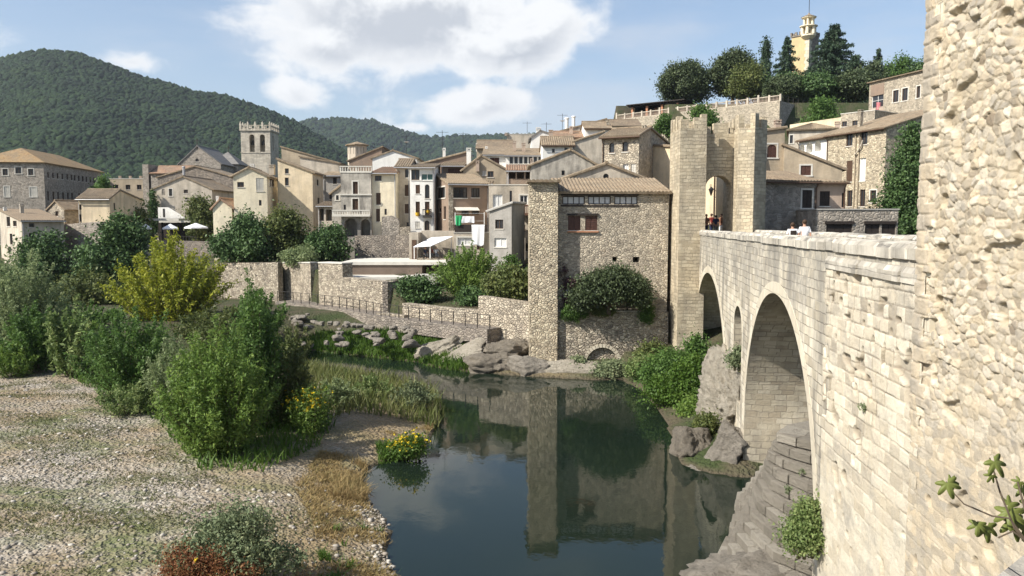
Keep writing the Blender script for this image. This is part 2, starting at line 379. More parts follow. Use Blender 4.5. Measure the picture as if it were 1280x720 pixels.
# numpy value noise
def _h(i, j, s): 
    x = np.sin(i * 127.1 + j * 311.7 + s * 74.7) * 43758.5453
    return x - np.floor(x)
def vn(x, y, s=0):
    i, j = np.floor(x), np.floor(y); f, g = x - i, y - j; f = f * f * (3 - 2 * f); g = g * g * (3 - 2 * g)
    return (_h(i, j, s) * (1 - f) + _h(i + 1, j, s) * f) * (1 - g) + (_h(i, j + 1, s) * (1 - f) + _h(i + 1, j + 1, s) * f) * g
def fbm(x, y, o=4, s=0):
    r = 0; a = 0.5
    for k in range(o): r = r + a * vn(x * 2 ** k, y * 2 ** k, s + k); a *= 0.5
    return r
def sst(a, b, x):
    t = np.clip((x - a) / (b - a), 0, 1); return t * t * (3 - 2 * t)

# ------------------------------------------------------------------ terrain, river
shore = [(520, 800), (497, 725), (480, 690), (487, 660), (462, 630), (448, 605), (455, 590), (470, 580), (500, 572), (530, 560),
         (545, 535), (552, 510), (540, 488), (490, 476), (430, 468), (390, 462), (350, 458), (330, 452), (360, 441), (391, 438),
         (447, 445), (527, 453), (535, 457), (570, 463), (640, 469), (700, 473), (745, 475), (775, 474), (800, 486), (822, 510),
         (842, 545), (850, 580), (885, 590), (935, 598)]
RIV = [tuple(G(u, v).xy) for u, v in shore]
RIV = [(-4, -80)] + RIV + [(30, 42), (90, 46), (90, -80)]
RIVN = np.array(RIV)
def river_sd(x, y):
    """distance to the waterline, negative over water"""
    x = np.asarray(x, float); y = np.asarray(y, float)
    d2 = np.full(x.shape, 1e18); ins = np.zeros(x.shape, bool)
    n = len(RIVN)
    for i in range(n):
        ax, ay = RIVN[i]; bx, by = RIVN[(i + 1) % n]; ex, ey = bx - ax, by - ay
        t = np.clip(((x - ax) * ex + (y - ay) * ey) / (ex * ex + ey * ey), 0, 1)
        d2 = np.minimum(d2, (x - ax - t * ex) ** 2 + (y - ay - t * ey) ** 2)
        c = ((ay > y) != (by > y)) & (x < ex * (y - ay) / (ey if ey else 1e-9) + ax); ins ^= c
    d = np.sqrt(d2); return np.where(ins, -d, d)
YW = ([-6000, -200, -70, -45, -36, -33.3, -25.2, -25.1, -21, -19.4, -16.5, -11.4, -9.5, -2.6, 1.4, 14, 60, 6000], [112, 112, 108, 104, 93, 89.8, 86.4, 88.4, 83.5, 80.7, 78.0, 73.5, 69.7, 64.3, 60.8, 61, 61, 61])
def hgt(x, y):
    x = np.asarray(x, float); y = np.asarray(y, float)
    d = river_sd(x, y)
    lump = fbm(x * .35, y * .35, 4, 3) - 0.47
    near = 0.12 + 0.16 * np.minimum(d, 4) + 0.02 * np.clip(d - 4, 0, 40) + lump * 0.5 * sst(0, 3, d)
    near = np.where(x > 8, 0.1 + 0.35 * np.minimum(d, 20), near)
    far = 0.15 + np.minimum(0.32 * d, 2.3) + lump * 0.25
    bank = near + (far - near) * sst(59, 65, y)
    yw = np.interp(x, *YW)
    zb = np.interp(x, [-60, -17, -16.4, -11, -9.3, 1, 6, 13, 20], [6, 6, 5.0, 5.0, 3.4, 3.6, 7, 9.2, 9.2])
    sl = np.interp(x, [-60, -18, -8, 0, 10, 25], [.03, .03, .10, .10, .14, .2])
    up = np.minimum(y, 151) - yw
    town = zb + sl * np.clip(up - 24 * sst(18, 30, x), 0, None)
    yt = np.interp(x, [22, 50], [176, 151])
    plat = 33 + np.clip(y - 150, 0, 60) * 0.12
    town = np.where((y > yt) & (x > 21 + np.clip(y - 176, 0, 60) * .42), np.maximum(town, plat), town)
    town = town - np.clip(y - 260, 0, 1e9) * 0.2
    town = np.where(y > 100, np.maximum(town, 6.0), town)
    land = np.where(y > yw + 0.3, town, bank)
    bed = -np.minimum(2.2, 0.35 * -d) - 0.05
    return np.where(d < 0, bed, land)
def H(x, y): return float(hgt(np.array([x]), np.array([y]))[0])

def axis(a, b, step, far):
    c = list(np.arange(a, b + 1e-6, step)); s = step; p = b
    while p < far: s *= 1.25; p += s; c.append(p)
    s = step; p = a; left = []
    while p > -far: s *= 1.25; p -= s; left.append(p)
    return np.array(left[::-1] + c)
def build_ground():
    gx = axis(-46, 34, 0.4, 3300); gy = axis(14, 112, 0.4, 3300)
    X, Y = np.meshgrid(gx, gy); Z = hgt(X, Y)
    nx = len(gx); V = np.stack([X, Y, Z], -1).reshape(-1, 3)
    i = np.arange(len(gy) - 1)[:, None] * nx + np.arange(nx - 1)[None, :]; i = i.ravel()
    F = np.stack([i, i + 1, i + nx + 1, i + nx], -1)
    m, t, b = mat('gravel_ground'); tc = t.new('ShaderNodeTexCoord').outputs['Object']
    v = t.new('ShaderNodeTexVoronoi'); t.link(tc, v.inputs['Vector']); v.inputs['Scale'].default_value = 10.5
    v2 = t.new('ShaderNodeTexVoronoi'); t.link(tc, v2.inputs['Vector']); v2.inputs['Scale'].default_value = 5
    sp = t.new('ShaderNodeSeparateColor'); t.link(v.outputs['Color'], sp.inputs[0])
    peb = t.ramp(sp.outputs[0], [(0, (.20, .17, .13)), (.4, (.28, .245, .195)), (.75, (.35, .31, .255)), (1, (.44, .405, .345))])
    dry = t.ramp(t.noise(tc, 7, 6, .7), [(.3, (.15, .105, .06)), (.6, (.27, .205, .115)), (.8, (.2, .19, .08))])
    grn = t.ramp(t.noise(tc, 9, 5, .7), [(.3, (.05, .075, .02)), (.7, (.13, .15, .05))])
    st = t.vmath('MULTIPLY', tc, (0.75, 1.0, 1))
    f1 = t.mapr(t.noise(st, .32, 7, .7), .40, .62)
    f2 = t.mapr(t.noise(t.vmath('ADD', st, (31, 7, 0)), .30, 8, .72), .47, .62)
    c = t.mix(t.math('MULTIPLY', f1, .85), peb, dry); c = t.mix(t.math('MULTIPLY', f2, .85), c, grn)
    sx = t.new('ShaderNodeSeparateXYZ'); t.link(tc, sx.inputs[0])
    # the point by the water is brown sand and dry grass, the far bank and the town ground are earth and grass
    tip = t.mapr(t.math('ADD', sx.outputs[0], t.math('MULTIPLY', t.noise(tc, .35, 5, .7), 4)), -10, -4.5)
    c = t.mix(t.math('MULTIPLY', tip, t.mapr(t.noise(tc, .5, 6, .7), .3, .55, .25, .9)), c, dry)
    farm = t.math('MAXIMUM', t.mapr(sx.outputs[1], 54, 60), t.mapr(sx.outputs[0], 2, 6))
    c = t.mix(farm, c, t.mix(t.mapr(t.noise(tc, .4, 5, .6), .4, .6), (.04, .055, .018), (.085, .073, .044)))
    wet = t.mapr(sx.outputs[2], 0.02, 0.2)
    c = t.mix(wet, (.085, .07, .045), c)
    t.link(c, b.inputs['Base Color'])
    h = t.math('ADD', t.math('MULTIPLY', t.math('SUBTRACT', 1.0, v.outputs['Distance']), .5), v2.outputs['Distance'])
    bump(t, b, h, .12)
    o = obj('ground', npmesh('ground', V, F, m, True)); tag(o, kind='structure')
build_ground()
def build_water():
    m, t, b = mat('river_water'); tc = t.new('ShaderNodeTexCoord').outputs['Object']
    c = t.mix(t.mapr(t.noise(tc, .12, 3, .5), .35, .65), (.008, .015, .011), (.011, .018, .010))
    t.link(c, b.inputs['Base Color'])
    b.inputs['Roughness'].default_value = 0.03; b.inputs['IOR'].default_value = 1.33; b.inputs['Specular IOR Level'].default_value = 0.5
    n = t.math('ADD', t.noise(t.vmath('MULTIPLY', tc, (1, .55, 1)), 1.6, 3, .5), t.math('MULTIPLY', t.noise(tc, 7, 2, .5), .15))
    bump(t, b, n, .015, .3)
    mb = MB(); mb.poly((-60, -80, 0), (95, -80, 0), (95, 75, 0), (-60, 75, 0))
    tag(mb.build('river', m), kind='structure')
build_water()

# ------------------------------------------------------------------ hills and the wood on them
def hill(sil, Yr, Yf, zf, u0, u1, seed, amp, drop):
    us = np.linspace(u0, u1, 90); vs = np.interp(us, [p[0] for p in sil], [p[1] for p in sil])
    R = np.array([P(u, v, Yr) for u, v in zip(us, vs)])
    ts = np.linspace(0, 1.5, 70); V = []; vb = 277 + (CAMZ - zf) / Yf * 1000
    for t in ts:
        y = Yf + (Yr - Yf) * t; k = min(t, 1) ** .85
        row = np.array([P(u, vb + (v - vb) * k, y) for u, v in zip(us, vs)])
        n = (fbm(row[:, 0] / 110 + seed, np.full(len(us), y) / 110, 4, seed) - .47) * amp * math.sin(math.pi * min(t, 1)) ** .8
        row[:, 2] += n - drop * min(t, 1) - max(0, t - 1) * (Yr - Yf) * .55
        V.append(row)
    return np.array(V)
def hill_mesh(name, V):
    a, c = V.shape[:2]; i = (np.arange(a - 1)[:, None] * c + np.arange(c - 1)[None, :]).ravel()
    me = npmesh(name, V.reshape(-1, 3), np.stack([i, i + 1, i + c + 1, i + c], -1), M['hillground'], True)
    return tag(obj(name, me), kind='structure')
M['hillground'] = m_flat('hill_ground', (.03, .045, .018), .95, .4, .05)
def ico(sub):
    bm = bmesh.new(); bmesh.ops.create_icosphere(bm, subdivisions=sub, radius=1)
    v = np.array([x.co[:] for x in bm.verts]); f = np.array([[q.index for q in p.verts] for p in bm.faces]); bm.free(); return v, f
def wood(name, V, n, r0, r1, sub, seed, label):
    rng = np.random.default_rng(seed); a, c = V.shape[:2]
    tt = rng.random(n) ** 0.85 * (a - 1) * 0.70; cc = rng.random(n) * (c - 1.001)
    i, j = tt.astype(int), cc.astype(int); f, g = (tt - i)[:, None], (cc - j)[:, None]
    p = (V[i, j] * (1 - f) + V[i + 1, j] * f) * (1 - g) + (V[i, j + 1] * (1 - f) + V[i + 1, j + 1] * f) * g
    r = r0 + (r1 - r0) * rng.random(n) ** 1.6
    bv, bf = ico(sub); nv = len(bv)
    vs = []; 
    jit = 1 + .28 * (rng.random((n, nv, 1)) - .5) * 2
    VV = bv[None] * jit * r[:, None, None] * np.array([1, 1, 1.05])
    ang = rng.random(n) * 6.28; ca, sa = np.cos(ang)[:, None], np.sin(ang)[:, None]
    x = VV[..., 0] * ca - VV[..., 1] * sa; y = VV[..., 0] * sa + VV[..., 1] * ca
    VV = np.stack([x, y, VV[..., 2]], -1) + p[:, None, :] + np.array([0, 0, 1]) * (r * .25)[:, None, None]
    FF = bf[None] + (np.arange(n) * nv)[:, None, None]
    o = obj(name, npmesh(name, VV.reshape(-1, 3), FF.reshape(-1, 3), L['forest'], True))
    return tag(o, label, 'woodland', kind='stuff')
sil1 = [(-160, 90), (-60, 76), (0, 69), (30, 61), (65, 58), (95, 61), (130, 73), (170, 89), (210, 99), (240, 109), (290, 117), (330, 131), (370, 148), (400, 166), (430, 184), (470, 200), (520, 214), (620, 240)]
sil2 = [(300, 180), (350, 158), (385, 145), (430, 143), (470, 147), (500, 158), (525, 165), (545, 167), (570, 165), (600, 166), (640, 163), (660, 164), (700, 168), (800, 175), (900, 190)]
h1 = hill(sil1, 1150, 430, 4, -190, 620, 3, 36, 7)
h2 = hill(sil2, 2300, 1000, 4, 290, 900, 8, 50, 12)
hill_mesh('hill', h1); hill_mesh('hill', h2)
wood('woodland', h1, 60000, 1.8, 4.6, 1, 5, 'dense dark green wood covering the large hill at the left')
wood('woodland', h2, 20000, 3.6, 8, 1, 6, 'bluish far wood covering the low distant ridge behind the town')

# ------------------------------------------------------------------ the bridge
def fx(Y): return 5.4 + 0.14 * Y                 # plan line of the bridge's river face
BPTS = [(fx(60.5), 60.5), (fx(20.8), 20.8), (7.8, 15.0)]
def face_walk():
    seg = []; s = 0
    for a, c in zip(BPTS[:-1], BPTS[1:]):
        l = math.hypot(c[0] - a[0], c[1] - a[1]); seg.append((s, s + l, Vector(a), Vector(c))); s += l
    return seg, s
SEG, SL = face_walk()
def at_s(s):
    for a, b2, p, q in SEG:
        if s <= b2 + 1e-6: break
    d = (q - p).normalized(); return p + d * (s - a), Vector((-d.y, d.x)) * 1.0     # point, normal pointing to the bridge's inside (right)
def sY(Y): return (60.5 - Y) * math.hypot(1, .14)
BT = lambda s: 10.38 + 0.2 * min(1, max(0, s / 40.0))     # parapet top
BW = 4.2
def inside(s, off, z):
    p, n = at_s(s)
    # normal: d points towards the camera, inside of the bridge is to its left seen along d, i.e. +x
    q = p + n * off; return (q.x, q.y, z)
ARCH = [dict(a=sY(60.0), b=sY(41.2), top=7.75, spring=1.0, bot=-1.2, e=2.0),
        dict(a=sY(38.7), b=sY(36.1), top=7.05, spring=6.0, bot=2.6, e=2.0),
        dict(a=sY(34.8), b=sY(21.75), top=8.45, spring=2.0, bot=-1.2, e=2.0)]
def arch_z(A, s):
    c, r = (A['a'] + A['b']) / 2, (A['b'] - A['a']) / 2
    k = max(0, 1 - abs((s - c) / r) ** A['e']); return A['spring'] + (A['top'] - A['spring']) * k ** .5
def build_bridge():
    root = thing('stone_bridge', 'pale stone medieval bridge with tall round arches crossing the river', 'bridge', (9, 30, 0))
    off = Vector((-9, -30, 0))
    ss = set(np.arange(0, SL, 1.0)); ss |= {SL} | {sg[0] for sg in SEG}
    for A in ARCH:
        c, r = (A['a'] + A['b']) / 2, (A['b'] - A['a']) / 2
        ss |= {c - r * math.cos(k * math.pi / 40) for k in range(41)}
    ss = sorted(ss); ss = [s for i, s in enumerate(ss) if i == 0 or s - ss[i - 1] > 1e-4]
    wall = MB(); vault = MB()
    def q(mb, *v): mb.poly(*[Vector(x) + off for x in v])
    for s0, s1 in zip(ss[:-1], ss[1:]):
        mid = (s0 + s1) / 2; A = next((A for A in ARCH if A['a'] - 1e-4 < mid < A['b'] + 1e-4), None)
        for side in (0, BW):
            t0, t1 = BT(s0) - .32, BT(s1) - .32
            rings = [(t0, t1)]
            if A:
                z0, z1 = arch_z(A, s0), arch_z(A, s1); rings.append((z0, z1))
            else: rings.append((-1.5, -1.5))
            v = [inside(s0, side, rings[0][0]), inside(s0, side, rings[1][0]), inside(s1, side, rings[1][1]), inside(s1, side, rings[0][1])]
            q(wall, *(v if side == 0 else v[::-1]))
            if A and A['bot'] > -1: 
                v = [inside(s0, side, A['bot']), inside(s0, side, -1.5), inside(s1, side, -1.5), inside(s1, side, A['bot'])]
                q(wall, *(v if side == 0 else v[::-1]))
        if A:
            q(vault, inside(s0, 0, z0), inside(s0, BW, z0), inside(s1, BW, z1), inside(s1, 0, z1))
            if A['bot'] > -1: q(vault, inside(s0, 0, A['bot']), inside(s1, 0, A['bot']), inside(s1, BW, A['bot']), inside(s0, BW, A['bot']))
    for A in ARCH:
        for s in (A['a'], A['b']):
            zt = A['spring']; v = [inside(s, 0, A['bot']), inside(s, BW, A['bot']), inside(s, BW, zt), inside(s, 0, zt)]
            q(vault, *(v if s == A['a'] else v[::-1]))
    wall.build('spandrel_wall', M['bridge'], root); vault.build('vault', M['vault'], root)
    # proud ring of arch stones
    for A in (ARCH[0], ARCH[2], ARCH[1]):
        c, r = (A['a'] + A['b']) / 2, (A['b'] - A['a']) / 2; mb = MB(); w = .42 if r > 3 else .25
        n = 44 if r > 3 else 14; hh = A['top'] - A['spring']; pr = -.014
        pts = []
        for k in range(n + 1):
            a = math.pi * k / n; pts.append((c - r * math.cos(a), A['spring'] + hh * math.sin(a), c - (r + w) * math.cos(a), A['spring'] + (hh + w) * math.sin(a)))
        for p0, p1 in zip(pts[:-1], pts[1:]):
            a0, a1 = inside(p0[0], pr, p0[1]), inside(p1[0], pr, p1[1]); b0, b1 = inside(max(0, p0[2]), pr, p0[3]), inside(max(0, p1[2]), pr, p1[3])
            q(mb, a0, a1, b1, b0)
            c0, c1 = inside(max(0, p0[2]), .02, p0[3]), inside(max(0, p1[2]), .02, p1[3]); q(mb, b0, b1, c1, c0)
            c0, c1 = inside(p0[0], .02, p0[1]), inside(p1[0], .02, p1[1]); q(mb, a1, a0, c0, c1)
        mb.build('arch_ring', M['ring'], root)
    # deck, parapets with rounded coping
    deck = MB(); 
    for s0, s1 in zip(ss[:-1], ss[1:]):
        q(deck, inside(s0, .42, BT(s0) - 1.22), inside(s1, .42, BT(s1) - 1.22), inside(s1, BW - .42, BT(s1) - 1.22), inside(s0, BW - .42, BT(s0) - 1.22))
        for o0, o1 in ((.42, .42), (BW - .42, BW - .42)):
            q(deck, inside(s0, o0, BT(s0) - .3), inside(s1, o0, BT(s1) - .3), inside(s1, o0, BT(s1) - 1.23), inside(s0, o0, BT(s0) - 1.23))
    deck.build('roadway', M['rubble'], root)
    rnd = random.Random(4)
    for side in (0, BW - .42):
        cp = MB(); s = 0.0
        while s < SL - .3:
            l = min(rnd.uniform(.7, 1.3), SL - s); e = s + l - .02; dz = rnd.uniform(-.02, .02); o0 = rnd.uniform(-.03, .0)
            prof = [(-.05 + o0, -.34), (-.06 + o0, -.12), (.0, -.03), (.12, 0.01), (.30, 0.01), (.42, -.03), (.47, -.12), (.46, -.34)]
            m0, m1 = s + .05, e - .05; ring = []
            for sx, sh in ((s, .03), (m0, 0), (m1, 0), (e, .03)):
                ring.append([Vector(inside(sx, side + a + (sh if a < .2 else -sh), BT(sx) + zz + dz - (sh if zz > -.2 else 0))) + off for a, zz in prof])
            k = len(prof); vs = [v for r_ in ring for v in r_]; fs = []
            for j in range(3):
                fs += [(j * k + i, j * k + i + 1, (j + 1) * k + i + 1, (j + 1) * k + i) for i in range(k - 1)]
            fs += [tuple(range(k)), tuple(range(4 * k - 1, 3 * k - 1, -1))]
            cp.add(vs, [f[::-1] for f in fs]); s += l
        cp.build('coping', M['coping'], root)
    # rough foundation under the small arch
    pf = MB()
    lay = [(-1, 1.6, 44.5, 34.9), (1.2, 1.35, 44, 35.0), (2.6, 1.1, 43.4, 35.4), (3.7, .7, 42.8, 36.5), (4.3, .3, 42.5, 39.0)]
    return root, off
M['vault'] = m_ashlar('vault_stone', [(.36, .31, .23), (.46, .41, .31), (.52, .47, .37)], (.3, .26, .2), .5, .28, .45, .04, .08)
def lichen(m_):
    # grey lichen and rain stains below the parapet
    t = NT(m_.node_tree); b = t.n['Principled BSDF']; src = b.inputs['Base Color'].links[0].from_socket; tc = t.new('ShaderNodeTexCoord').outputs['Object']
    sx = t.new('ShaderNodeSeparateXYZ'); t.link(tc, sx.inputs[0]); n = t.noise(t.vmath('MULTIPLY', tc, (.9, .9, .3)), .8, 7, .7); n2 = t.noise(tc, 3.5, 5, .7)
    f = t.math('MULTIPLY', t.mapr(t.math('ADD', sx.outputs[2], t.math('MULTIPLY', n, 5)), 9.6, 12.4, 0, 1, True), t.mapr(n2, .38, .62, .15, .8))
    t.link(t.mix(f, src, (.235, .222, .195)), b.inputs['Base Color'])
lichen(M['bridge'])
BRIDGE, BOFF = build_bridge()

# ---- displaced stonework: real relief for the two walls close to the camera
def stones(s, z, style, seed):
    """returns height (m), per-stone random, joint mask on face coordinates"""
    if style == 'ashlar':
        ch = .31; zz = z + .03 * np.sin(s * .5 + 1) + .04 * (vn(s * .9, z * .6, 5) - .5); r = np.floor(zz / ch); fz = zz / ch - r
        cw = .42 + .3 * _h(r, r * 0, seed + 1); o = _h(r, r * 0, seed); q = s / cw + o * 7; c = np.floor(q); fs_ = q - c
        dx = np.minimum(fs_, 1 - fs_) * cw; dz = np.minimum(fz, 1 - fz) * ch
        d = np.minimum(dx, dz) + .012 * (vn(s * 12, z * 12, 2) - .5); rr = _h(c, r, seed + 3); r2 = _h(c, r, seed + 9)
    else:
        q = s / .25 + .9 * (vn(s * 1.6, z * 1.6, 7) - .5); w = z / .15 + 1.3 * (vn(s * 1.3, z * 1.1, 8) - .5)
        ci, cj = np.floor(q), np.floor(w); f1 = np.full(q.shape, 9.); f2 = np.full(q.shape, 9.); rr = np.zeros(q.shape); r2 = np.zeros(q.shape)
        for di in (-1, 0, 1):
            for dj in (-1, 0, 1):
                i, j = ci + di, cj + dj
                px = i + .5 + .38 * (np.mod(j, 2) - .5) + .8 * (_h(i, j, seed) - .5); py = j + .5 + .6 * (_h(i, j, seed + 1) - .5)
                dd = np.sqrt((q - px) ** 2 + ((w - py) * 1.05) ** 2) + .12 * (_h(i, j, seed + 5) - .5)
                m = dd < f1; f2 = np.where(m, f1, np.minimum(f2, dd)); rr = np.where(m, _h(i, j, seed + 3), rr); r2 = np.where(m, _h(i, j, seed + 4), r2); f1 = np.where(m, dd, f1)
        d = (f2 - f1) * .12 + .018 * (vn(s * 11, z * 11, 3) - .5) + .012 * (vn(s * 27, z * 27, 4) - .5)
    return d, rr, r2
def relief(name, o, e, width, z0, z1, res, fn, m, parent, nrm):
    ns, nz = int(width / res), int((z1 - z0) / res)
    s = np.linspace(0, width, ns + 1); z = np.linspace(z0, z1, nz + 1); Sg, Zg = np.meshgrid(s, z)
    h, rr, joint = fn(Sg, Zg)
    V = np.stack([o.x + e.x * Sg + nrm.x * h, o.y + e.y * Sg + nrm.y * h, Zg], -1).reshape(-1, 3)
    i = (np.arange(nz)[:, None] * (ns + 1) + np.arange(ns)[None, :]).ravel()
    me = npmesh(name, V, np.stack([i, i + 1, i + ns + 2, i + ns + 1], -1), m, True)
    a = me.attributes.new('stone', 'FLOAT', 'POINT'); a.data.foreach_set('value', rr.ravel().astype(np.float32))
    a = me.attributes.new('joint', 'FLOAT', 'POINT'); a.data.foreach_set('value', joint.ravel().astype(np.float32))
    return obj(name, me, parent)
def m_relief(name, cols, mortar):
    m, t, b = mat(name); tc = t.new('ShaderNodeTexCoord').outputs['Object']
    a = t.new('ShaderNodeAttribute', attribute_name='stone').outputs['Fac']; j = t.new('ShaderNodeAttribute', attribute_name='joint').outputs['Fac']
    c = t.ramp(a, [(i / (len(cols) - 1), k) for i, k in enumerate(cols)])
    c = t.mix(t.math('MULTIPLY', t.noise(tc, 5, 7, .7), .7), c, (.5, .47, .42), 'OVERLAY')
    c = t.mix(j, c, mortar)
    st = t.noise(t.vmath('MULTIPLY', tc, (1.5, 1.5, .2)), 1.0, 6, .65)
    c = t.mix(t.mapr(st, .56, .75, 0, .45), c, (.5, .40, .25))
    c = t.mix(t.mapr(t.noise(tc, .9, 7, .75), .5, .68, 0, .65), c, (.29, .27, .235))
    c = t.mix(t.mapr(t.noise(tc, 16, 4, .7), .62, .72, 0, .6), c, (.2, .17, .13))
    t.link(c, b.inputs['Base Color']); bump(t, b, t.noise(tc, 14, 8, .75), .03); return m
M['relief_a'] = m_relief('pier_stone', [(0.384, 0.339, 0.266), (0.565, 0.514, 0.412), (0.655, 0.605, 0.497), (0.497, 0.441, 0.339), (0.610, 0.559, 0.463)], (0.249, 0.209, 0.158))
M['relief_b'] = m_relief('tower_stone', [(.25, .205, .15), (.47, .42, .33), (.62, .565, .465), (.35, .315, .26), (.56, .47, .335), (.68, .63, .53)], (.44, .375, .27))
def pier_fn(Sg, Zg):
    d, rr, r2 = stones(Sg, Zg, 'ashlar', 21)
    smooth = sst(6.0, 4.0, Zg + 2.4 * (fbm(Sg * .7, Zg * .7, 3, 4) - .47))          # lower down render and wear hide the joints
    wear = sst(.45, .62, fbm(Sg * .8 + 4, Zg * .8, 4, 9))
    k = 1 - .85 * smooth
    h = sst(0, .018, d) * .032 * k + (rr - .5) * .018 * k + (fbm(Sg * 4, Zg * 5, 5, 2) - .47) * .035
    hole = sst(.70, .76, vn(Sg * 3.1, Zg * 3.1, 12)) * sst(.4, .6, vn(Sg * .6, Zg * .6, 3)); h = h - hole * .1
    return h + .0, np.clip(rr * (1 - .5 * smooth) + .25 * smooth, 0, 1), np.clip((1 - sst(.006, .022, d)) * k * (1 - .75 * wear) + hole * .6 + .12 * smooth, 0, 1)
def tower_fn(Sg, Zg):
    d, rr, r2 = stones(Sg, Zg, 'rubble', 5)
    da, ra, _ = stones(Sg, Zg, 'ashlar', 31)
    low = sst(8.2, 6.4, Zg + 1.5 * (fbm(Sg * .6, Zg * .6, 3, 4) - .47) - .25 * Sg)
    quoin = sst(.50, .40, Sg + .12 * (np.mod(np.floor(Zg / .42), 2) - .5) * 2) * (1 - low)
    fill = sst(.35, .62, fbm(Sg * 1.4 + 2, Zg * 1.4, 4, 6)) * .75                      # mortar flush over many stones
    h = sst(0, .022, d) * (.024 + .03 * r2) * (1 - .6 * fill) + (rr - .5) * .035
    h = h * (1 - quoin) * (1 - low) + quoin * (sst(0, .03, da) * .03 + .075) + low * (sst(0, .02, da) * .012 + .05)
    h = h + (fbm(Sg * 4, Zg * 5, 5, 2) - .47) * (.03 + .035 * (1 - low))
    hole = sst(.76, .80, vn(Sg * 2.2, Zg * 2.2, 15)) * (1 - quoin); h = h - hole * .09
    col = np.where(quoin > .5, .55 + .2 * ra, rr) * (1 - low * .6) + low * .5
    return h, np.clip(col, 0, 1), np.clip(((1 - sst(.006, .03, d)) * (.8) + fill * .55) * (1 - quoin) * (1 - low) + low * .3 + hole * .5, 0, 1)
def strip(a, c, z0, z1, res, fn, m, parent, name, off):
    a, c = Vector(a), Vector(c); e = (c - a); w = e.length; e.normalize(); n = Vector((e.y, -e.x))
    if n.x > 0: n = -n
    o = relief(name, a + off, e, w, z0, z1, res, fn, m, parent, n); return o
A1, A2 = Vector(BPTS[1]), Vector(BPTS[2])
dAB = (A2 - A1).normalized(); nAB = Vector((dAB.y, -dAB.x)); nAB = nAB if nAB.x < 0 else -nAB
r = relief('pier_facing', A1 + nAB * .10 + Vector((-9, -30)), dAB, (A2 - A1).length + .25, -1.0, 10.02, .026, pier_fn, M['relief_a'], BRIDGE, nAB)
mb = MB()   # the pier facing's upper ledge
for k in range(7):
    s0, s1 = k * .83 + .02, k * .83 + .81; a = A1 + dAB * s0; c = A1 + dAB * s1; j = .02 * (k % 3)
    q = [a + nAB * (.17 + j), c + nAB * (.17 + j), c - nAB * .05, a - nAB * .05]; q2 = [a + nAB * (.1 + j) + dAB * .03, c + nAB * (.1 + j) - dAB * .03, c - nAB * .05, a - nAB * .05]
    mb.prism([(p.x - 9, p.y - 30) for p in q], 9.80, 10.0); mb.prism([(p.x - 9, p.y - 30) for p in q], 10.0, 10.11, [(p.x - 9, p.y - 30) for p in q2])
mb.build('ledge', M['coping'], BRIDGE)
mb = MB(); e0 = A1 + nAB * .11
mb.prism([(p.x - 9, p.y - 30) for p in (A1 + nAB * .10, A1 + dAB * .4 + nAB * .09, A1 + dAB * .4 - nAB * .1, A1 - nAB * .1)], -1, 9.8)
mb.build('pier_corner', M['bridge'], BRIDGE)
# near end of the parapet, at the camera's feet
mb = MB(); mb.prism([(x - 9, y - 30) for x, y in ((.92, 1.80), (4.4, 4.85), (7.1, 6.0), (7.6, 5.2), (5, 3), (1.7, .5))], -1, 10.06, [(x - 9, y - 30) for x, y in ((.98, 1.79), (4.45, 4.78), (7.1, 5.9), (7.6, 5.2), (5, 3), (1.7, .55))])
mb.build('near_parapet', M['coping'], BRIDGE)

# the tower standing on the bridge, close at the right
TA, TB = Vector((7.84, 15.12)), Vector((7.25, 8.6))
TW = thing('bridge_tower', 'huge pale rubble stone tower rising out of the frame on the bridge at the right', 'tower', (TA.x, TA.y, 0))
e = (TB - TA).normalized(); n = Vector((e.y, -e.x)); n = n if n.x < 0 else -n
relief('wall', n * .10, e, (TB - TA).length, 1, 18.5, .02, tower_fn, M['relief_b'], TW, n)
mb = MB(); inn = -n * 6.2
pts = [n * .0, (TB - TA), (TB - TA) + inn, inn]
mb.prism([(p.x, p.y) for p in pts], -1, 21)
mb.build('tower_core', M['bridge'], TW)
mb = MB()
z = 8.6
k = 0
while z < 21:
    hgt_ = .36 + .1 * ((k * 7) % 3); w = .35 + .22 * (k % 2)
    a, c = n * .135 - e * .03, n * .135 + e * w
    mb.prism([(p.x, p.y) for p in (a, c, c - n * .3, -n * w - e * .03)], z + .01, z + hgt_ - .012); z += hgt_; k += 1
mb.build('quoins', M['ring'], TW)

def haze():
    m = bpy.data.materials.new('haze'); m.use_nodes = True; t = NT(m.node_tree); t.n.clear()
    v = t.new('ShaderNodeVolumePrincipled'); v.inputs['Color'].default_value = (.80, .88, 1.0, 1); v.inputs['Density'].default_value = 0.00008; v.inputs['Anisotropy'].default_value = 0.2
    t.link(v.outputs[0], t.new('ShaderNodeOutputMaterial').inputs['Volume'])
    o = MB().box(-3700, -3700, -3.4, 3700, 3700, 400).build('haze', m); tag(o, 'thin pale blue haze in the air over the valley', 'haze', kind='stuff')
haze()

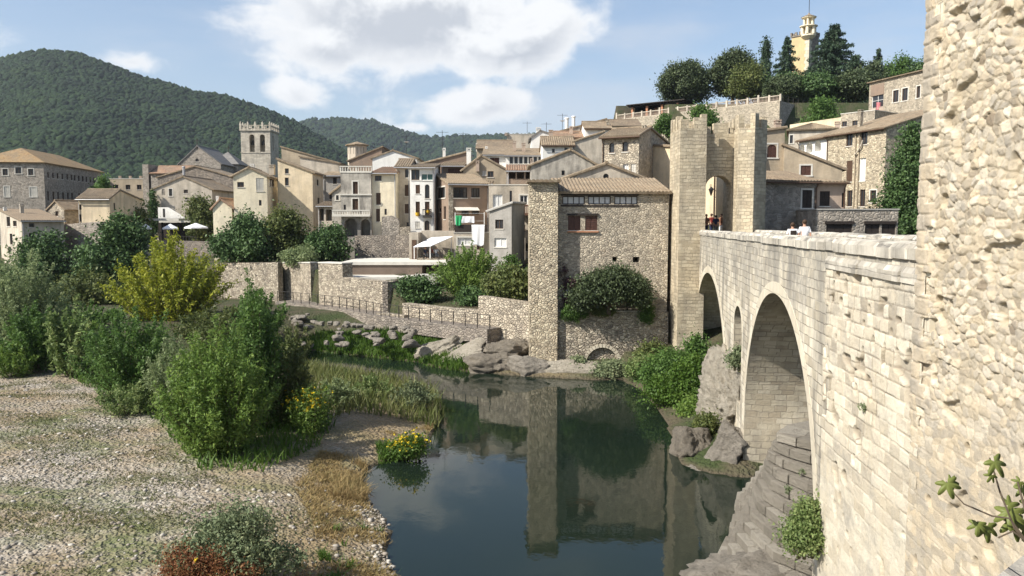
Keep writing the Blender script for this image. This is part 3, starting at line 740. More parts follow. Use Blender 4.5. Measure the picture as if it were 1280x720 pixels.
# ------------------------------------------------------------------ houses
class House:
    """a building: front wall from pixel u0 at depth Y0 to pixel u1 at depth Y1, D metres deep, eaves at height ze"""
    def __init__(s, name, label, cat, u0, Y0, u1, Y1, D, ze, zb=None, group=None):
        a, c = P(u0, 240, Y0), P(u1, 240, Y1); e = Vector((c.x - a.x, c.y - a.y)); s.W = e.length; e.normalize()
        s.e, s.n = e, Vector((-e.y, e.x)); s.D = D; s.o = Vector((a.x, a.y))
        if zb is None:
            q = [s.o, s.o + e * s.W, s.o + e * s.W + s.n * D, s.o + s.n * D]
            zb = min(min(H(p.x, p.y) for p in q) - .3, ze - 2.2)
        s.zb = zb; s.H = ze - zb
        s.root = thing(name, label, cat, (a.x, a.y, zb), math.atan2(e.y, e.x), group); s.op = {k: [] for k in 'frlb'}
    def frame(s, f):
        W_, D = s.W, s.D
        return {'f': ((0, 0), (1, 0), (0, -1), W_), 'r': ((W_, 0), (0, 1), (1, 0), D), 'b': ((W_, D), (-1, 0), (0, 1), W_), 'l': ((0, D), (0, -1), (-1, 0), D)}[f]
    def hit(s, f, u, v):
        (ox, oy), (ex, ey), (nx, ny), w = s.frame(f)
        o = s.o + s.e * ox + s.n * oy; e = s.e * ex + s.n * ey; n = s.e * nx + s.n * ny
        d = ray(u, v); t = (o.x * n.x + o.y * n.y) / (d.x * n.x + d.y * n.y)
        p = Vector((0, 0, CAMZ)) + d * t
        return (p.x - o.x) * e.x + (p.y - o.y) * e.y, p.z - s.zb
    def win(s, f, lst):
        for (u0, v0, u1, v1, k) in lst:
            a, z1 = s.hit(f, u0, v0); b2, z0 = s.hit(f, u1, v1)
            w = s.frame(f)[3]
            s0, s1 = max(.08, min(a, b2)), min(w - .08, max(a, b2)); z0, z1 = max(.1, z0), z1
            if s1 - s0 > .15 and z1 - z0 > .15: s.op[f].append((s0, s1, z0, z1, k))
        return s
    def walls(s, m, roof, m2=None):
        s.roof = roof; kind = roof[0]; s.m = m
        def top(x, y):
            if kind in ('gf', 'cf'):
                ap = roof[2] if len(roof) > 2 else .5; t = x / s.W
                return s.H + roof[1] * (t / ap if t < ap else (1 - t) / (1 - ap))
            if kind == 'ge':
                ap = roof[2] if len(roof) > 2 else .5; t = y / s.D
                return s.H + roof[1] * (t / ap if t < ap else (1 - t) / (1 - ap))
            if kind == 'sf': return s.H + roof[1] * y / s.D
            if kind == 'sr': return s.H + roof[1] * (1 - x / s.W)
            if kind == 'sl': return s.H + roof[1] * x / s.W
            return s.H
        s.top = top
        mb = MB()
        for f in 'frlb':
            (ox, oy), (ex, ey), (nx, ny), w = s.frame(f); ops = s.op[f]
            def L_(a, z, d=0): return (ox + ex * a - nx * d, oy + ey * a - ny * d, z)
            tp = lambda a: top(ox + ex * a, oy + ey * a)
            S_ = {0, w}; Z = {0, s.H}
            if kind == 'gf' and f in 'fb': ap = roof[2] if len(roof) > 2 else .5; S_.add(w * (ap if f == 'f' else 1 - ap))
            if kind == 'ge' and f in 'rl': ap = roof[2] if len(roof) > 2 else .5; S_.add(w * (ap if f == 'r' else 1 - ap))
            for o in ops: S_ |= {o[0], o[1]}; Z |= {o[2], o[3]}
            S_ = sorted(S_); Z = sorted(Z); Z.append(1e6)
            for a, c in zip(S_[:-1], S_[1:]):
                if c - a < 1e-5: continue
                for z0, z1 in zip(Z[:-1], Z[1:]):
                    if z1 - z0 < 1e-5: continue
                    ma, mz = (a + c) / 2, (z0 + z1) / 2
                    if any(o[0] < ma < o[1] and o[2] < mz < o[3] for o in ops): continue
                    ta, tc = tp(a), tp(c); za0, za1, zc0, zc1 = min(z0, ta), min(z1, ta), min(z0, tc), min(z1, tc)
                    if za1 - za0 < 1e-5 and zc1 - zc0 < 1e-5: continue
                    v = [L_(a, za0)]
                    if True: v.append(L_(c, zc0))
                    if zc1 - zc0 > 1e-5: v.append(L_(c, zc1))
                    if za1 - za0 > 1e-5: v.append(L_(a, za1))
                    if len(v) > 2: mb.poly(*v)
            for o in ops: s.opening(mb, L_, o, f)
        s.wall = mb.build('wall', m, s.root)
        s.make_roof(); return s
    def opening(s, mb, L_, o, f):
        s0, s1, z0, z1, k = o; R = .16; arch = k[0] == 'a'; deep = k.endswith('o')
        if deep: R = min(1.6, s.D * .5)
        prof = [(s0, z0), (s1, z0)]
        if arch:
            r = (s1 - s0) / 2; r_z = min(r, (z1 - z0) * .8); c = (s0 + s1) / 2; arc = [(c + r * math.cos(a), z1 - r_z + r_z * math.sin(a)) for a in [math.pi * i / 10 for i in range(11)]]
            prof += arc
            mb.poly(*[L_(a, z) for a, z in [(s1, z1)] + arc[5::-1]]); mb.poly(*[L_(a, z) for a, z in [(s0, z1)] + arc[:4:-1]])
        else: prof += [(s1, z1), (s0, z1)]
        n = len(prof)
        for i in range(n):
            p, q = prof[i], prof[(i + 1) % n]
            if abs(p[0] - q[0]) + abs(p[1] - q[1]) < 1e-5: continue
            mb.poly(L_(*p), L_(*p, R), L_(*q, R), L_(*q))
        if deep: mb.poly(*[L_(a, z, R) for a, z in prof]); 
        def fb(m_, a0, a1, b0, b1, d0, d1):
            p = [L_(a, z, d) for d in (d0, d1) for a, z in ((a0, b0), (a1, b0), (a1, b1), (a0, b1))]
            m_.add(p, [(0, 1, 2, 3), (7, 6, 5, 4), (0, 4, 5, 1), (1, 5, 6, 2), (2, 6, 7, 3), (3, 7, 4, 0)])
        base = k.strip('a').strip('+')
        if '+' in k:
            sm = MB(); w = .14
            fb(sm, s0 - w, s0 - .003, z0, z1, -.025, .05); fb(sm, s1 + .003, s1 + w, z0, z1, -.025, .05); fb(sm, s0 - w, s1 + w, z1 + .003, z1 + w, -.03, .05)
            fb(sm, s0 - w - .05, s1 + w + .05, z0 - .12, z0 - .003, -.07, .05); sm.build('window_surround', M['lightconc'], s.root)
        if deep:
            return
        sl = None
        if '+' not in k and base not in ('g', 'd', 'gal', 'stone') and s1 - s0 > .35:
            sl = MB(); fb(sl, s0 - .07, s1 + .07, z0 - .09, z0 - .004, -.06, .05)
        n0 = len(s.root.children)
        s.fill(L_, o, base, fb, R)
        if sl: sl.build('sill', M['lightconc'], s.root.children[n0] if len(s.root.children) > n0 else s.root)
    def fill(s, L_, o, base, fb, R):
        s0, s1, z0, z1, k = o
        W_, Hh = s1 - s0, z1 - z0; fr = MB(); t = min(.07, W_ * .12)
        def frame_(mm, nx, nz, name='window'):
            fb(fr, s0, s0 + t, z0, z1, R - .06, R - .005); fb(fr, s1 - t, s1, z0, z1, R - .06, R - .005); fb(fr, s0 + t, s1 - t, z0, z0 + t, R - .06, R - .005); fb(fr, s0 + t, s1 - t, z1 - t, z1, R - .06, R - .005)
            for i in range(1, nx): x = s0 + W_ * i / nx; fb(fr, x - t * .4, x + t * .4, z0 + t, z1 - t, R - .05, R - .006)
            for i in range(1, nz):
                y = z0 + Hh * i / nz
                for j in range(nx): x0, x1 = s0 + W_ * j / nx, s0 + W_ * (j + 1) / nx; fb(fr, x0 + t * .45 + (t * .6 if j == 0 else 0), x1 - t * .45 - (t * .6 if j == nx - 1 else 0), y - t * .3, y + t * .3, R - .045, R - .007)
            return fr.build(name, mm, s.root)
        pane = lambda mm: MB().poly(*[L_(a, z, R) for a, z in ((s0, z0), (s1, z0), (s1, z1), (s0, z1))]).build('pane', mm)
        def kid(par, mm): p = pane(mm); p.parent = par
        if base in ('w', ''): kid(frame_(M['wood'], 2 if W_ > .6 else 1, 1), M['glass'])
        elif base == 'ww': kid(frame_(M['whitepaint'], 2 if W_ > .6 else 1, 2 if Hh > 1.2 else 1), M['glass'])
        elif base == 'm': kid(frame_(M['darkwood'], 4 if W_ > 1.2 else 3, 2), M['glass'])
        elif base == 'c': kid(frame_(M['whitepaint'], 2, 1), M['curtain'])
        elif base == 'gal': kid(frame_(M['darkwood'], 4, 1), M['curtain'])
        elif base == 't': kid(frame_(M['whitepaint'], 2, 1), M['teal'])
        elif base == 'd':
            o_ = frame_(M['wood'], 2, 1, 'door'); kid(o_, M['wood'])
        elif base == 'g':
            fb(fr, s0, s1, z0, z1, R - .05, R); n_ = int(W_ / .5)
            for i in range(n_): fb(fr, s0 + W_ * i / n_ + .02, s0 + W_ * (i + 1) / n_ - .02, z0 + .05, z1 - .05, R - .08, R - .05)
            fr.build('garage_door', M['darkwood'], s.root)
        elif base in ('s', 'sr', 'sw', 'sb', 'stone'):
            mm = {'s': M['wood'], 'sr': M['redwood'], 'sw': M['lightconc'], 'sb': M['darkwood'], 'stone': M['graystone']}[base]
            if base == 'stone': fb(fr, s0, s1, z0, z1, .05, .1); fr.build('blocked_window', mm, s.root); return
            fb(fr, s0, (s0 + s1) / 2 - .01, z0, z1, .06, .1); fb(fr, (s0 + s1) / 2 + .01, s1, z0, z1, .06, .1)
            n_ = max(3, int(Hh / .14))
            for i in range(n_):
                y = z0 + .06 + (Hh - .1) * i / n_
                for a0, a1 in ((s0 + .05, (s0 + s1) / 2 - .05), ((s0 + s1) / 2 + .05, s1 - .05)):
                    if a1 > a0: fb(fr, a0, a1, y, y + .06, .035, .061)
            fr.build('shutter', mm, s.root)
    # roofs
    def slope(s, mb, A, B, C, D_, pitch=.27, th=.14, corr=True):
        A, B, C, D_ = map(Vector, (A, B, C, D_)); L_ = max((B - A).length, (C - D_).length); nrm = (B - A).cross(D_ - A)
        if nrm.length < 1e-6: nrm = (B - A).cross(C - A)
        nrm.normalize(); nrm = nrm if nrm.z > 0 else -nrm
        n = max(1, int(L_ / pitch)) if corr else 1
        prof = [(0, 0), (.2, .06), (.5, .085), (.8, .06)] if corr else [(0, .04)]
        ts = [((i + p) / n, h) for i in range(n) for p, h in prof] + [(1, 0 if corr else .04)]
        lo_, hi = [], []
        for t_, h in ts: lo_.append(A.lerp(B, t_) + nrm * h); hi.append(D_.lerp(C, t_) + nrm * h)
        k = len(ts); mb.add(lo_ + hi, [(i, i + 1, k + i + 1, k + i) for i in range(k - 1)])
        dn = nrm * th; u = [A - dn, B - dn, C - dn, D_ - dn]
        mb.poly(*u[::-1]); mb.poly(u[0], u[1], *lo_[::-1]) if corr else mb.poly(u[0], u[1], B, A)
        mb.poly(u[1], u[2], hi[-1], lo_[-1]); mb.poly(u[3], u[0], lo_[0], hi[0])
        mb.poly(u[2], u[3], *hi) if corr else mb.poly(u[2], u[3], hi[0], hi[-1])
    def make_roof(s):
        kind = s.roof[0]; W_, D, Hh = s.W, s.D, s.H; mb = MB(); near = s.o.y < 112; g, e = .18, .38
        rise = s.roof[1] if len(s.roof) > 1 else 0; ap = s.roof[2] if len(s.roof) > 2 else .5
        sl = lambda *a: s.slope(mb, *a, corr=near)
        rm = s.rm
        if kind == 'none': s.rf = s.root; return
        lift = .145
        if kind == 'gf':
            xa = W_ * ap; r1, r2 = rise / xa, rise / (W_ - xa); z = Hh + lift
            sl((-e, -g, z - e * r1), (-e, D + g, z - e * r1), (xa, D + g, z + rise), (xa, -g, z + rise))
            sl((W_ + e, D + g, z - e * r2), (W_ + e, -g, z - e * r2), (xa, -g, z + rise), (xa, D + g, z + rise))
            mb.tube([(xa, -g - .02, z + rise + .03), (xa, D + g + .02, z + rise + .03)], .13, 8)
        elif kind == 'ge':
            ya = D * ap; r1, r2 = rise / ya, rise / (D - ya); z = Hh + lift
            sl((-g, -e, z - e * r1), (W_ + g, -e, z - e * r1), (W_ + g, ya, z + rise), (-g, ya, z + rise))
            sl((W_ + g, D + e, z - e * r2), (-g, D + e, z - e * r2), (-g, ya, z + rise), (W_ + g, ya, z + rise))
            mb.tube([(-g - .02, ya, z + rise + .03), (W_ + g + .02, ya, z + rise + .03)], .13, 8)
        elif kind == 'sf':
            r = rise / D; z = Hh + lift; sl((-g, -e, z - e * r), (W_ + g, -e, z - e * r), (W_ + g, D + g, z + rise + g * r), (-g, D + g, z + rise + g * r))
        elif kind == 'sr':
            r = rise / W_; z = Hh + lift; sl((W_ + e, D + g, z - e * r), (W_ + e, -g, z - e * r), (-g, -g, z + rise + g * r), (-g, D + g, z + rise + g * r))
        elif kind == 'sl':
            r = rise / W_; z = Hh + lift; sl((-e, -g, z - e * r), (-e, D + g, z - e * r), (W_ + g, D + g, z + rise + g * r), (W_ + g, -g, z + rise + g * r))
        elif kind == 'hip':
            m_ = min(W_, D) / 2; z = Hh + lift; q = [(-e, -e), (W_ + e, -e), (W_ + e, D + e), (-e, D + e)]
            if W_ >= D: R1, R2 = (m_, D / 2), (W_ - m_, D / 2); fs = [(0, 1, R2, R1), (1, 2, R2, R2), (2, 3, R1, R2), (3, 0, R1, R1)]
            else: R1, R2 = (W_ / 2, m_), (W_ / 2, D - m_); fs = [(0, 1, R1, R1), (1, 2, R2, R1), (2, 3, R2, R2), (3, 0, R1, R2)]
            if rise and (R1 == R2): R2 = (R2[0] + .01, R2[1] + .01)
            for i, j, c, d in fs: sl((*q[i], z - .05), (*q[j], z - .05), (*c, z + rise), (*d, z + rise))
        elif kind == 'flat':
            ph = rise; t = .25
            mb.box(t, t, Hh - .3, W_ - t, D - t, Hh - .1)
            mb.box(-.06, -.06, Hh, W_ + .06, t, Hh + .1); mb.box(-.06, D - t, Hh, W_ + .06, D + .06, Hh + .1)
            mb.box(-.06, t + .002, Hh, t, D - t - .002, Hh + .1); mb.box(W_ - t, t + .002, Hh, W_ + .06, D - t - .002, Hh + .1)
        s.rf = mb.build('roof', rm, s.root)
        if kind in ('sf', 'ge') and 61 < s.o.y < 116:
            r = rise / (D * (ap if kind == 'ge' else 1)); z = Hh + lift - e * r - .12
            MB().tube([(-g, -e - .06, z), (W_ + g, -e - .06, z)], .075, 6).build('gutter', M['zinc'] if s.o.x < 0 else M['wood'], s.root)
            x = .12 if int(s.o.x * 7) % 2 else W_ - .12
            MB().tube([(x, -e - .05, z), (x, -.09, z - .45), (x, -.09, .2)], .05, 6).build('drainpipe', M['zinc'] if s.o.x < 0 else M['wood'], s.root)
    def loc(s, u, v, fr):
        """local x of pixel u on the vertical plane fr of the depth behind the front"""
        o = s.o + s.n * (s.D * fr); d = ray(u, v); nn = s.n; t = (o.x * nn.x + o.y * nn.y) / (d.x * nn.x + d.y * nn.y)
        p = Vector((0, 0, CAMZ)) + d * t
        return (p.x - s.o.x) * s.e.x + (p.y - s.o.y) * s.e.y, s.D * fr, p.z - s.zb, t
    def chim(s, lst):
        for (u, v, w, st, fr) in lst:
            x, y, z, t = s.loc(u, v, fr); w = w * t / FPX; h = w / 2; zb = min(z - .5, s.H - .2)
            mb = MB(); mm = {'b': M['rubble'], 't': M['pink'], 'w': M['white'], 'c': M['beige'], 'z': M['white'] if h > .25 else M['zinc']}[st]
            if st == 'z': mb.lathe([(h, zb), (h, z - .25), (h * 1.35, z - .2), (h * 1.35, z - .1), (h, z)], 10, (x, y, 0))
            else:
                mb.box(x - h, y - h, zb, x + h, y + h, z - .34); mb.box(x - h * 1.2, y - h * 1.2, z - .34, x + h * 1.2, y + h * 1.2, z - .26)
                for i in (-1, 1):
                    for j in (-1, 1): mb.box(x + i * h * .8 - .05, y + j * h * .8 - .05, z - .26, x + i * h * .8 + .05, y + j * h * .8 + .05, z - .1)
                mb.box(x - h * 1.15, y - h * 1.15, z - .1, x + h * 1.15, y + h * 1.15, z)
            mb.build('chimney', mm, s.rf)
        return s
HS = {}
def house(key, label, u0, Y0, u1, Y1, D, ve, roof, wm='cream', rm='tile', f=(), r=(), l=(), chim=(), zb=None, cat='house', name='house', group='houses of the old town', yv=None):
    h = House(name, label, cat, u0, Y0, u1, Y1, D, zv(ve, yv or Y1), zb, group)
    h.win('f', f); h.win('r', r); h.win('l', l); h.rm = M[rm]; h.walls(M[wm], roof); h.chim(chim); HS[key] = h; return h
def rz(v, Y, v2, Y2): return zv(v2, Y2) - zv(v, Y)

# far left
r2 = [(u - 1, 215 + i * .6, u + 1.6, 222.5 + i * .6, 'w') for i, u in enumerate((60, 66.2, 71.8, 77.8, 84, 89.3, 93.3, 98.4, 103.3, 107.8, 112.9, 117.5))]
r3 = [(u - 1, 239 + i * .4, u + 1.8, 251 + i * .2, 'w') for i, u in enumerate((60, 66.5, 72.5, 78.8, 84.8, 90, 99, 104.5, 110))]
house('convent', 'long grey stone convent with hipped orange roof and rows of small windows', -38, 138.3, 56, 140, 28, 204, ('hip', 2.9), 'graystone', 'tile_orange',
      f=[(3, 211, 10, 219, 'w+'), (19, 209, 27, 217, 'w+'), (35, 211, 42, 219, 'w+'), (5, 233, 12, 246, 'sw+'), (37, 234, 46, 246, 'sw+'), (-20, 210, -12, 218, 'w+')], r=r2 + r3, cat='convent', name='convent')
house('long', 'low long tan building with three square windows beside the grey convent', 137, 165, 190, 165, 9, 223.5, ('flat', 0), 'tan', 'lightconc',
      f=[(141, 231, 148, 237, 'w'), (157, 231, 163, 237, 'w'), (171, 231, 177, 237, 'w'), (183, 231, 188, 237, 'w')], chim=[(150, 220, 2.5, 't', .5), (163, 220, 2.5, 't', .5), (176, 220, 2.5, 't', .5)])
house('lefthouse', 'leftmost small house with white left side and tan front, above the river trees', 25, 100, 78, 103.2, 13, 276.5, ('sf', 1.5), 'beige', 'tile_dark', zb=2.5,
      f=[(36, 279, 43, 284, 'w'), (36, 291.5, 44, 302, 'w')], l=[(8, 271, 13, 283, 'w'), (16, 276, 21, 283, 'w'), (12, 292, 16, 306, 'w'), (10, 308, 14, 317, 'w')], chim=[(27, 255, 4, 'c', .6), (6, 259, 3, 'w', .8)])
house('smallstone', 'tiny stone gabled house between the white sided house and the cream house', 59, 112, 79, 110.5, 5, 261.5, ('gf', 1.05, .5), 'rubble', 'tile', f=[(69, 264, 73, 270, 'w')], zb=3)
house('creamleft', 'cream house with low tiled roof standing on a stone base at the left', 97, 108, 136.5, 108, 9.5, 248.5, ('ge', 1.2, .3), 'cream', 'tile', f=[(99, 256, 102, 262, 'w'), (99, 268, 102, 277, 'w')], r=[(142, 253.5, 144.5, 263, 'w')], zb=8)
house('church', 'tan gabled house with stained wall and small windows above the restaurant terrace', 191, 128, 265, 128, 12, 237, ('gf', 2.0, .52), 'beige', 'tile', chim=[(229.5, 208, 3.2, 'z', .15)], zb=5,
      f=[(202, 236, 206.5, 244, 'astone'), (211, 236, 215.5, 245, 'w+'), (229.5, 237, 235, 241.5, 'w'), (231, 247, 234.5, 249.5, 'w')])
house('church2', 'dark stone gabled house with wide tiled roof behind the tan gabled house', 198, 140, 292, 140, 12, 222, ('gf', 1.9, .5), 'dark_shade_rubble', 'tile', zb=5)
house('apse', 'grey stone church gable with a round eye window and a cross on top', 225, 170, 277, 170, 12, 204.5, ('gf', 3.6, .45), 'graystone', 'slate', f=[(244, 198, 248.5, 202, 'a')], cat='church', name='church', zb=5, group=None)
house('apse2', 'smaller grey pyramid roofed church chapel with a cross, right of the round eye gable', 262, 178, 298, 178, 7, 206, ('hip', 2.9), 'graystone', 'slate', cat='chapel', name='chapel', zb=5, group=None)
for k, (u, v0, v1) in (('apse', (246.5, 173, 183)), ('apse2', (277, 182, 192))):
    h = HS[k]; x, y, z0, t = h.loc(u, v1, .0 if k == 'apse' else .5); z1 = h.loc(u, v0, .0 if k == 'apse' else .5)[2]
    if k == 'apse2': x = h.W / 2
    MB().box(x - .07, y - .07, z0 - .6, x + .07, y + .07, z1).box(x - .4, y - .05, z1 - .6, x - .07, y + .05, z1 - .46).box(x + .07, y - .05, z1 - .6, x + .4, y + .05, z1 - .46).build('cross', M['metal'], h.rf)
h = house('longroof', 'long low stone house with brown tiled roof behind the tan gabled house', 189, 150, 240, 150, 8, 217, ('ge', 1.5), 'graystone', 'tile_red', zb=5)
MB().box(-1.4, -.2, 0, -.3, 4.5, h.H + 1.7).build('fire_wall', M['graystone'], h.root)
house('littlecream', 'little pale cream house with reddish roof above the trees on the stone wall', 265.5, 100, 289, 100, 10.5, 259.5, ('gf', 1.0, .42), 'cream2', 'tile_red', r=[(296, 262, 299, 266, 'w')], chim=[(272, 245, 3, 'w', .1)], zb=4)
# mid town
house('cream1', 'cream house with stepped gallery windows at its right corner below the bell tower', 292, 100, 334, 100.5, 8.2, 220.5, ('gf', 1.0, .47), 'cream2', 'tile', zb=5,
      f=[(296.5, 227.5, 305, 234, 'w'), (323.5, 250, 327, 257, 'w'), (320, 222.5, 330, 239, 'sw')], r=[(336.5, 223, 343, 234, 'w'), (346, 223, 352, 234, 'w')], chim=[(315.5, 205, 5, 'w', .6)])
house('cream2', 'large plain cream house with a high sloping gable, right of the gallery house', 348, 104, 391, 104, 5.8, 216, ('sr', 1.65), 'cream', 'tile', zb=5,
      f=[(356, 210.5, 361, 217, 'w'), (356, 222, 361, 232, 'w')], r=[(396, 224, 398.5, 232, 'w'), (397, 247, 399.5, 255, 'w')], chim=[(340, 206, 6, 'c', .3)])
house('longroof2', 'broad tan house with a long roof falling to the right behind the cream houses', 353, 125, 420, 125, 12, 203, ('sr', 2.3), 'tan', 'tile', zb=5, chim=[(379, 202, 5, 'b', .05)])
house('lowtan', 'low tan extension with tiled roof in front of the broad long roofed house', 376, 116, 424, 116, 5, 204.5, ('sr', .9), 'beige', 'tile_dark', zb=5)
house('greymid', 'narrow grey house wall with one dark window beside the loggia house', 404, 112, 430, 112, 6, 220, ('sf', 1.0), 'greyp', 'tile', f=[(416, 222, 421, 230, 'w'), (411.5, 241, 415, 249, 'w')], zb=5)
house('porch', 'small lean-to porch with dark openings under a tiled roof, left of the loggia house', 397, 98, 417, 98, 4, 258, ('sf', .5), 'beige', 'tile_dark', f=[(399, 261, 405, 276, 'o'), (407, 262, 415, 276, 'o')], zb=5)
house('roundroof', 'narrow weathered house with a slanting top next to the loggia house', 415, 96.5, 426, 96.5, 6, 241, ('sl', .8), 'weathered', 'tile', f=[(420, 244, 423.5, 250, 'w+')], zb=5)
h = house('loggia', 'weathered grey house with a roof balustrade, a long balcony and two dark arches below', 426, 95, 464, 95, 9, 216, ('flat', 0), 'weathered', 'lightconc', zb=5,
      f=[(441, 227, 447.5, 244, 'd+'), (440.5, 248.5, 448, 263, 'd+'), (429.5, 256, 432.5, 263, 'w'), (430, 273, 447, 296, 'ao'), (450.5, 274, 463, 296, 'ao')])
def rail(h, name, m, x0, x1, y0, z, hh, step, bw=.1, slab=None, slabd=1.0):
    mb = MB(); mb.box(x0, y0, z + hh - .12, x1, y0 + .2, z + hh); mb.box(x0, y0, z, x1, y0 + .2, z + .1)
    n = max(2, int((x1 - x0) / step))
    for i in range(n + 1):
        x = x0 + (x1 - x0 - bw) * i / n; k = bw * (1.8 if i % 6 == 0 else 1); mb.box(x, y0 + .05, z + .1, min(x1, x + k), y0 + .15, z + hh - .12)
    o = mb.build(name, m, h.root)
    if slab: MB().box(x0, y0 - .05, z - .16, x1, slabd, z - .005).build('balcony_slab', m, h.root)
    return o
rail(h, 'balustrade', M['lightconc'], -.1, h.W + .1, -.02, h.H + .105, .7, .3)
s_, zb_ = h.hit('f', 440, 269); rail(h, 'balcony', M['lightconc'], -.9, h.W - .05, -.8, zb_, .62, .28, slab=True, slabd=-.005)
MB().box(-.2, -.14, zb_ + 2.35, h.W + .1, -.004, zb_ + 2.5).build('cornice', M['lightconc'], h.root)
# small eight-sided lantern tower
c = P(446.5, 190, 130); R_ = 13.5 / 1000 * 130
t_ = thing('lantern_tower', 'small eight sided pale roof tower with a low tiled cap', 'tower', (c.x, c.y, 10))
mb = MB(); z1 = zv(182, 130) - 10; mb.lathe([(R_ * .88, 0), (R_ * .88, z1)], 8); mb.build('wall', M['beige'], t_)
mb = MB(); mb.lathe([(R_ * 1.1, z1 - .05), (R_ * 1.1, z1 + .1), (.05, zv(177, 130) - 10)], 8); mb.build('roof', M['tile'], t_)
for a in (-90, -135, -45): 
    a = rad(a + 22.5 * 0); d_ = R_ * .88 * math.cos(math.pi / 8) + .02; mb = MB(); cx, cy = d_ * math.cos(a), d_ * math.sin(a); tx, ty = -math.sin(a) * .3, math.cos(a) * .3
    mb.poly((cx - tx, cy - ty, z1 - 1.4), (cx + tx, cy + ty, z1 - 1.4), (cx + tx, cy + ty, z1 - .3), (cx - tx, cy - ty, z1 - .3)); mb.build('window', M['glass'], t_)
house('darkroof', 'dark walled house with a roof falling to the left below the little lantern tower', 437, 122, 478, 122, 8, 201, ('sl', 2.0), 'brown', 'tile_dark', zb=5)
house('whitegable', 'low wide white gable with brown eaves between the lantern tower and the white narrow house', 466, 120, 521, 120, 8, 198, ('gf', 1.1, .47), 'white', 'tile', zb=5)
house('yellowcream', 'tall bright cream house with narrow brown windows and a reddish roof edge', 464.5, 95.5, 495, 95.5, 9, 217, ('sf', 1.2), 'cream2', 'tile_red', zb=5,
      f=[(468.5, 219.5, 477, 226, 'w'), (470, 241, 476, 256, 's'), (470, 261, 475, 277, 's'), (480.5, 261, 483.5, 268.5, 'w')])
house('setback', 'narrow beige house set back between the bright cream house and the white narrow house', 495, 97.5, 512.5, 97.5, 8, 209, ('ge', 1.1), 'beige', 'tile', f=[(506, 211.5, 511, 222, 'w'), (506, 231, 511, 245, 's'), (506, 255, 511, 267, 's'), (508, 278, 511.5, 284, 'w')], zb=5)
h = house('whitenarrow', 'tall narrow white house with a glazed top gallery, small balconies and yellow flowerpots', 512.5, 95, 543, 95, 8, 210, ('sf', .9), 'white', 'tile', zb=5.5,
      f=[(514, 212, 524.5, 225, 'w'), (526.5, 217, 541.5, 225.5, 't'), (519.5, 231, 525, 242, 's'), (531, 230.5, 537, 248, 'aw'), (519.5, 252, 525, 270, 'd'), (531, 252, 537, 270, 'd'), (530.5, 275.5, 537, 288, 'aw+'), (519, 277, 525, 285, 'sw')])
s_, z_ = h.hit('f', 534, 270); rail(h, 'balcony', M['metal'], s_ - .5, s_ + .55, -.5, z_, .8, .14, .03, slab=True, slabd=-.005)
s2, z2 = h.hit('f', 522, 270.5)
for nm, sx, zz, lab in (('flowerpot', s2, z2, 'yellow flowerpot hanging at the left door of the narrow white house'), ('flowerpot', s_ + .1, z_ + .3, 'orange yellow flowerpot on the little balcony of the narrow white house')):
    wp = h.root.location + Vector((h.e.x * sx - h.n.x * .25, h.e.y * sx - h.n.y * .25, zz)); wp2 = (wp.x, wp.y, wp.z)
    mb = MB(); mb.lathe([(.1, 0), (.22, .12), (.26, .45), (.2, .45)], 12); o = mb.build('flowerpot', M['yellowpaint'], None, loc=wp2); tag(o, lab, 'flowerpot', 'flowerpots on the narrow white house')
house('bigroof', 'brown house with a broad roof rising to the right above the white narrow house', 513, 106, 584, 106, 9, 209, ('sl', 1.9), 'brown', 'tile', chim=[(555, 185, 4, 'w', .2), (590, 188, 0.1, 'c', .9)], zb=5)
house('brownglazed', 'brown plastered house with wide many paned windows and a pale stone left side', 561, 92, 611, 93.5, 6.6, 231, ('sf', 1.4), 'brown', 'tile', zb=4,
      f=[(566, 234, 584, 247.5, 'm'), (589, 235, 599.5, 247, 'm'), (577, 259, 586, 268, 'awo'), (590, 259, 599, 268, 'awo')], l=[(547, 235, 556.5, 247, 'w+'), (554.5, 258, 557.5, 274, 'w'), (549, 260, 551.5, 265, 'w'), (549, 289, 551.5, 296, 'w')])
h = HS['brownglazed']
a_, z_ = h.hit('f', 568, 263.5); b_, _ = h.hit('f', 597, 261)
MB().add([(a_, -.02, z_ + .35), (b_, -.02, z_ + .35), (b_, -.9, z_), (a_, -.9, z_), (a_, -.02, z_ + .42), (b_, -.02, z_ + .42), (b_, -.9, z_ + .07), (a_, -.9, z_ + .07)], [(0, 1, 2, 3), (7, 6, 5, 4), (0, 4, 5, 1), (1, 5, 6, 2), (2, 6, 7, 3), (3, 7, 4, 0)]).build('awning', M['lightconc'], h.root)
MB().box(-.05, -.06, 0, .5, -.004, h.H - .05).build('corner_stones', M['rubble'], h.root)
h = house('terrace', 'little roof terrace block hung with washing in front of the brown glazed house', 567, 89, 612, 89, 3.2, 291.5, ('flat', 0), 'beige', 'concrete', zb=4, f=[(572, 297, 590, 306.5, 'c+'), (596, 297, 604, 312, 'd')])
z_ = h.H; mb = MB(); mb.box(.1, .04, z_ + .12, h.W - .3, .12, z_ + .95); mb.build('screen', M['darkwood'], h.root)
mb = MB(); [mb.tube([(x, .1, z_ + .1), (x, .1, z_ + 2.3)], .035, 6) for x in (.15, h.W - .6)]; mb.tube([(.15, .1, z_ + 2.2), (h.W - .6, .1, z_ + 2.2)], .012, 5); mb.tube([(.15, .1, z_ + 1.35), (h.W - .6, .1, z_ + 1.35)], .012, 5); mb.build('washing_line', M['whitepaint'], h.root)
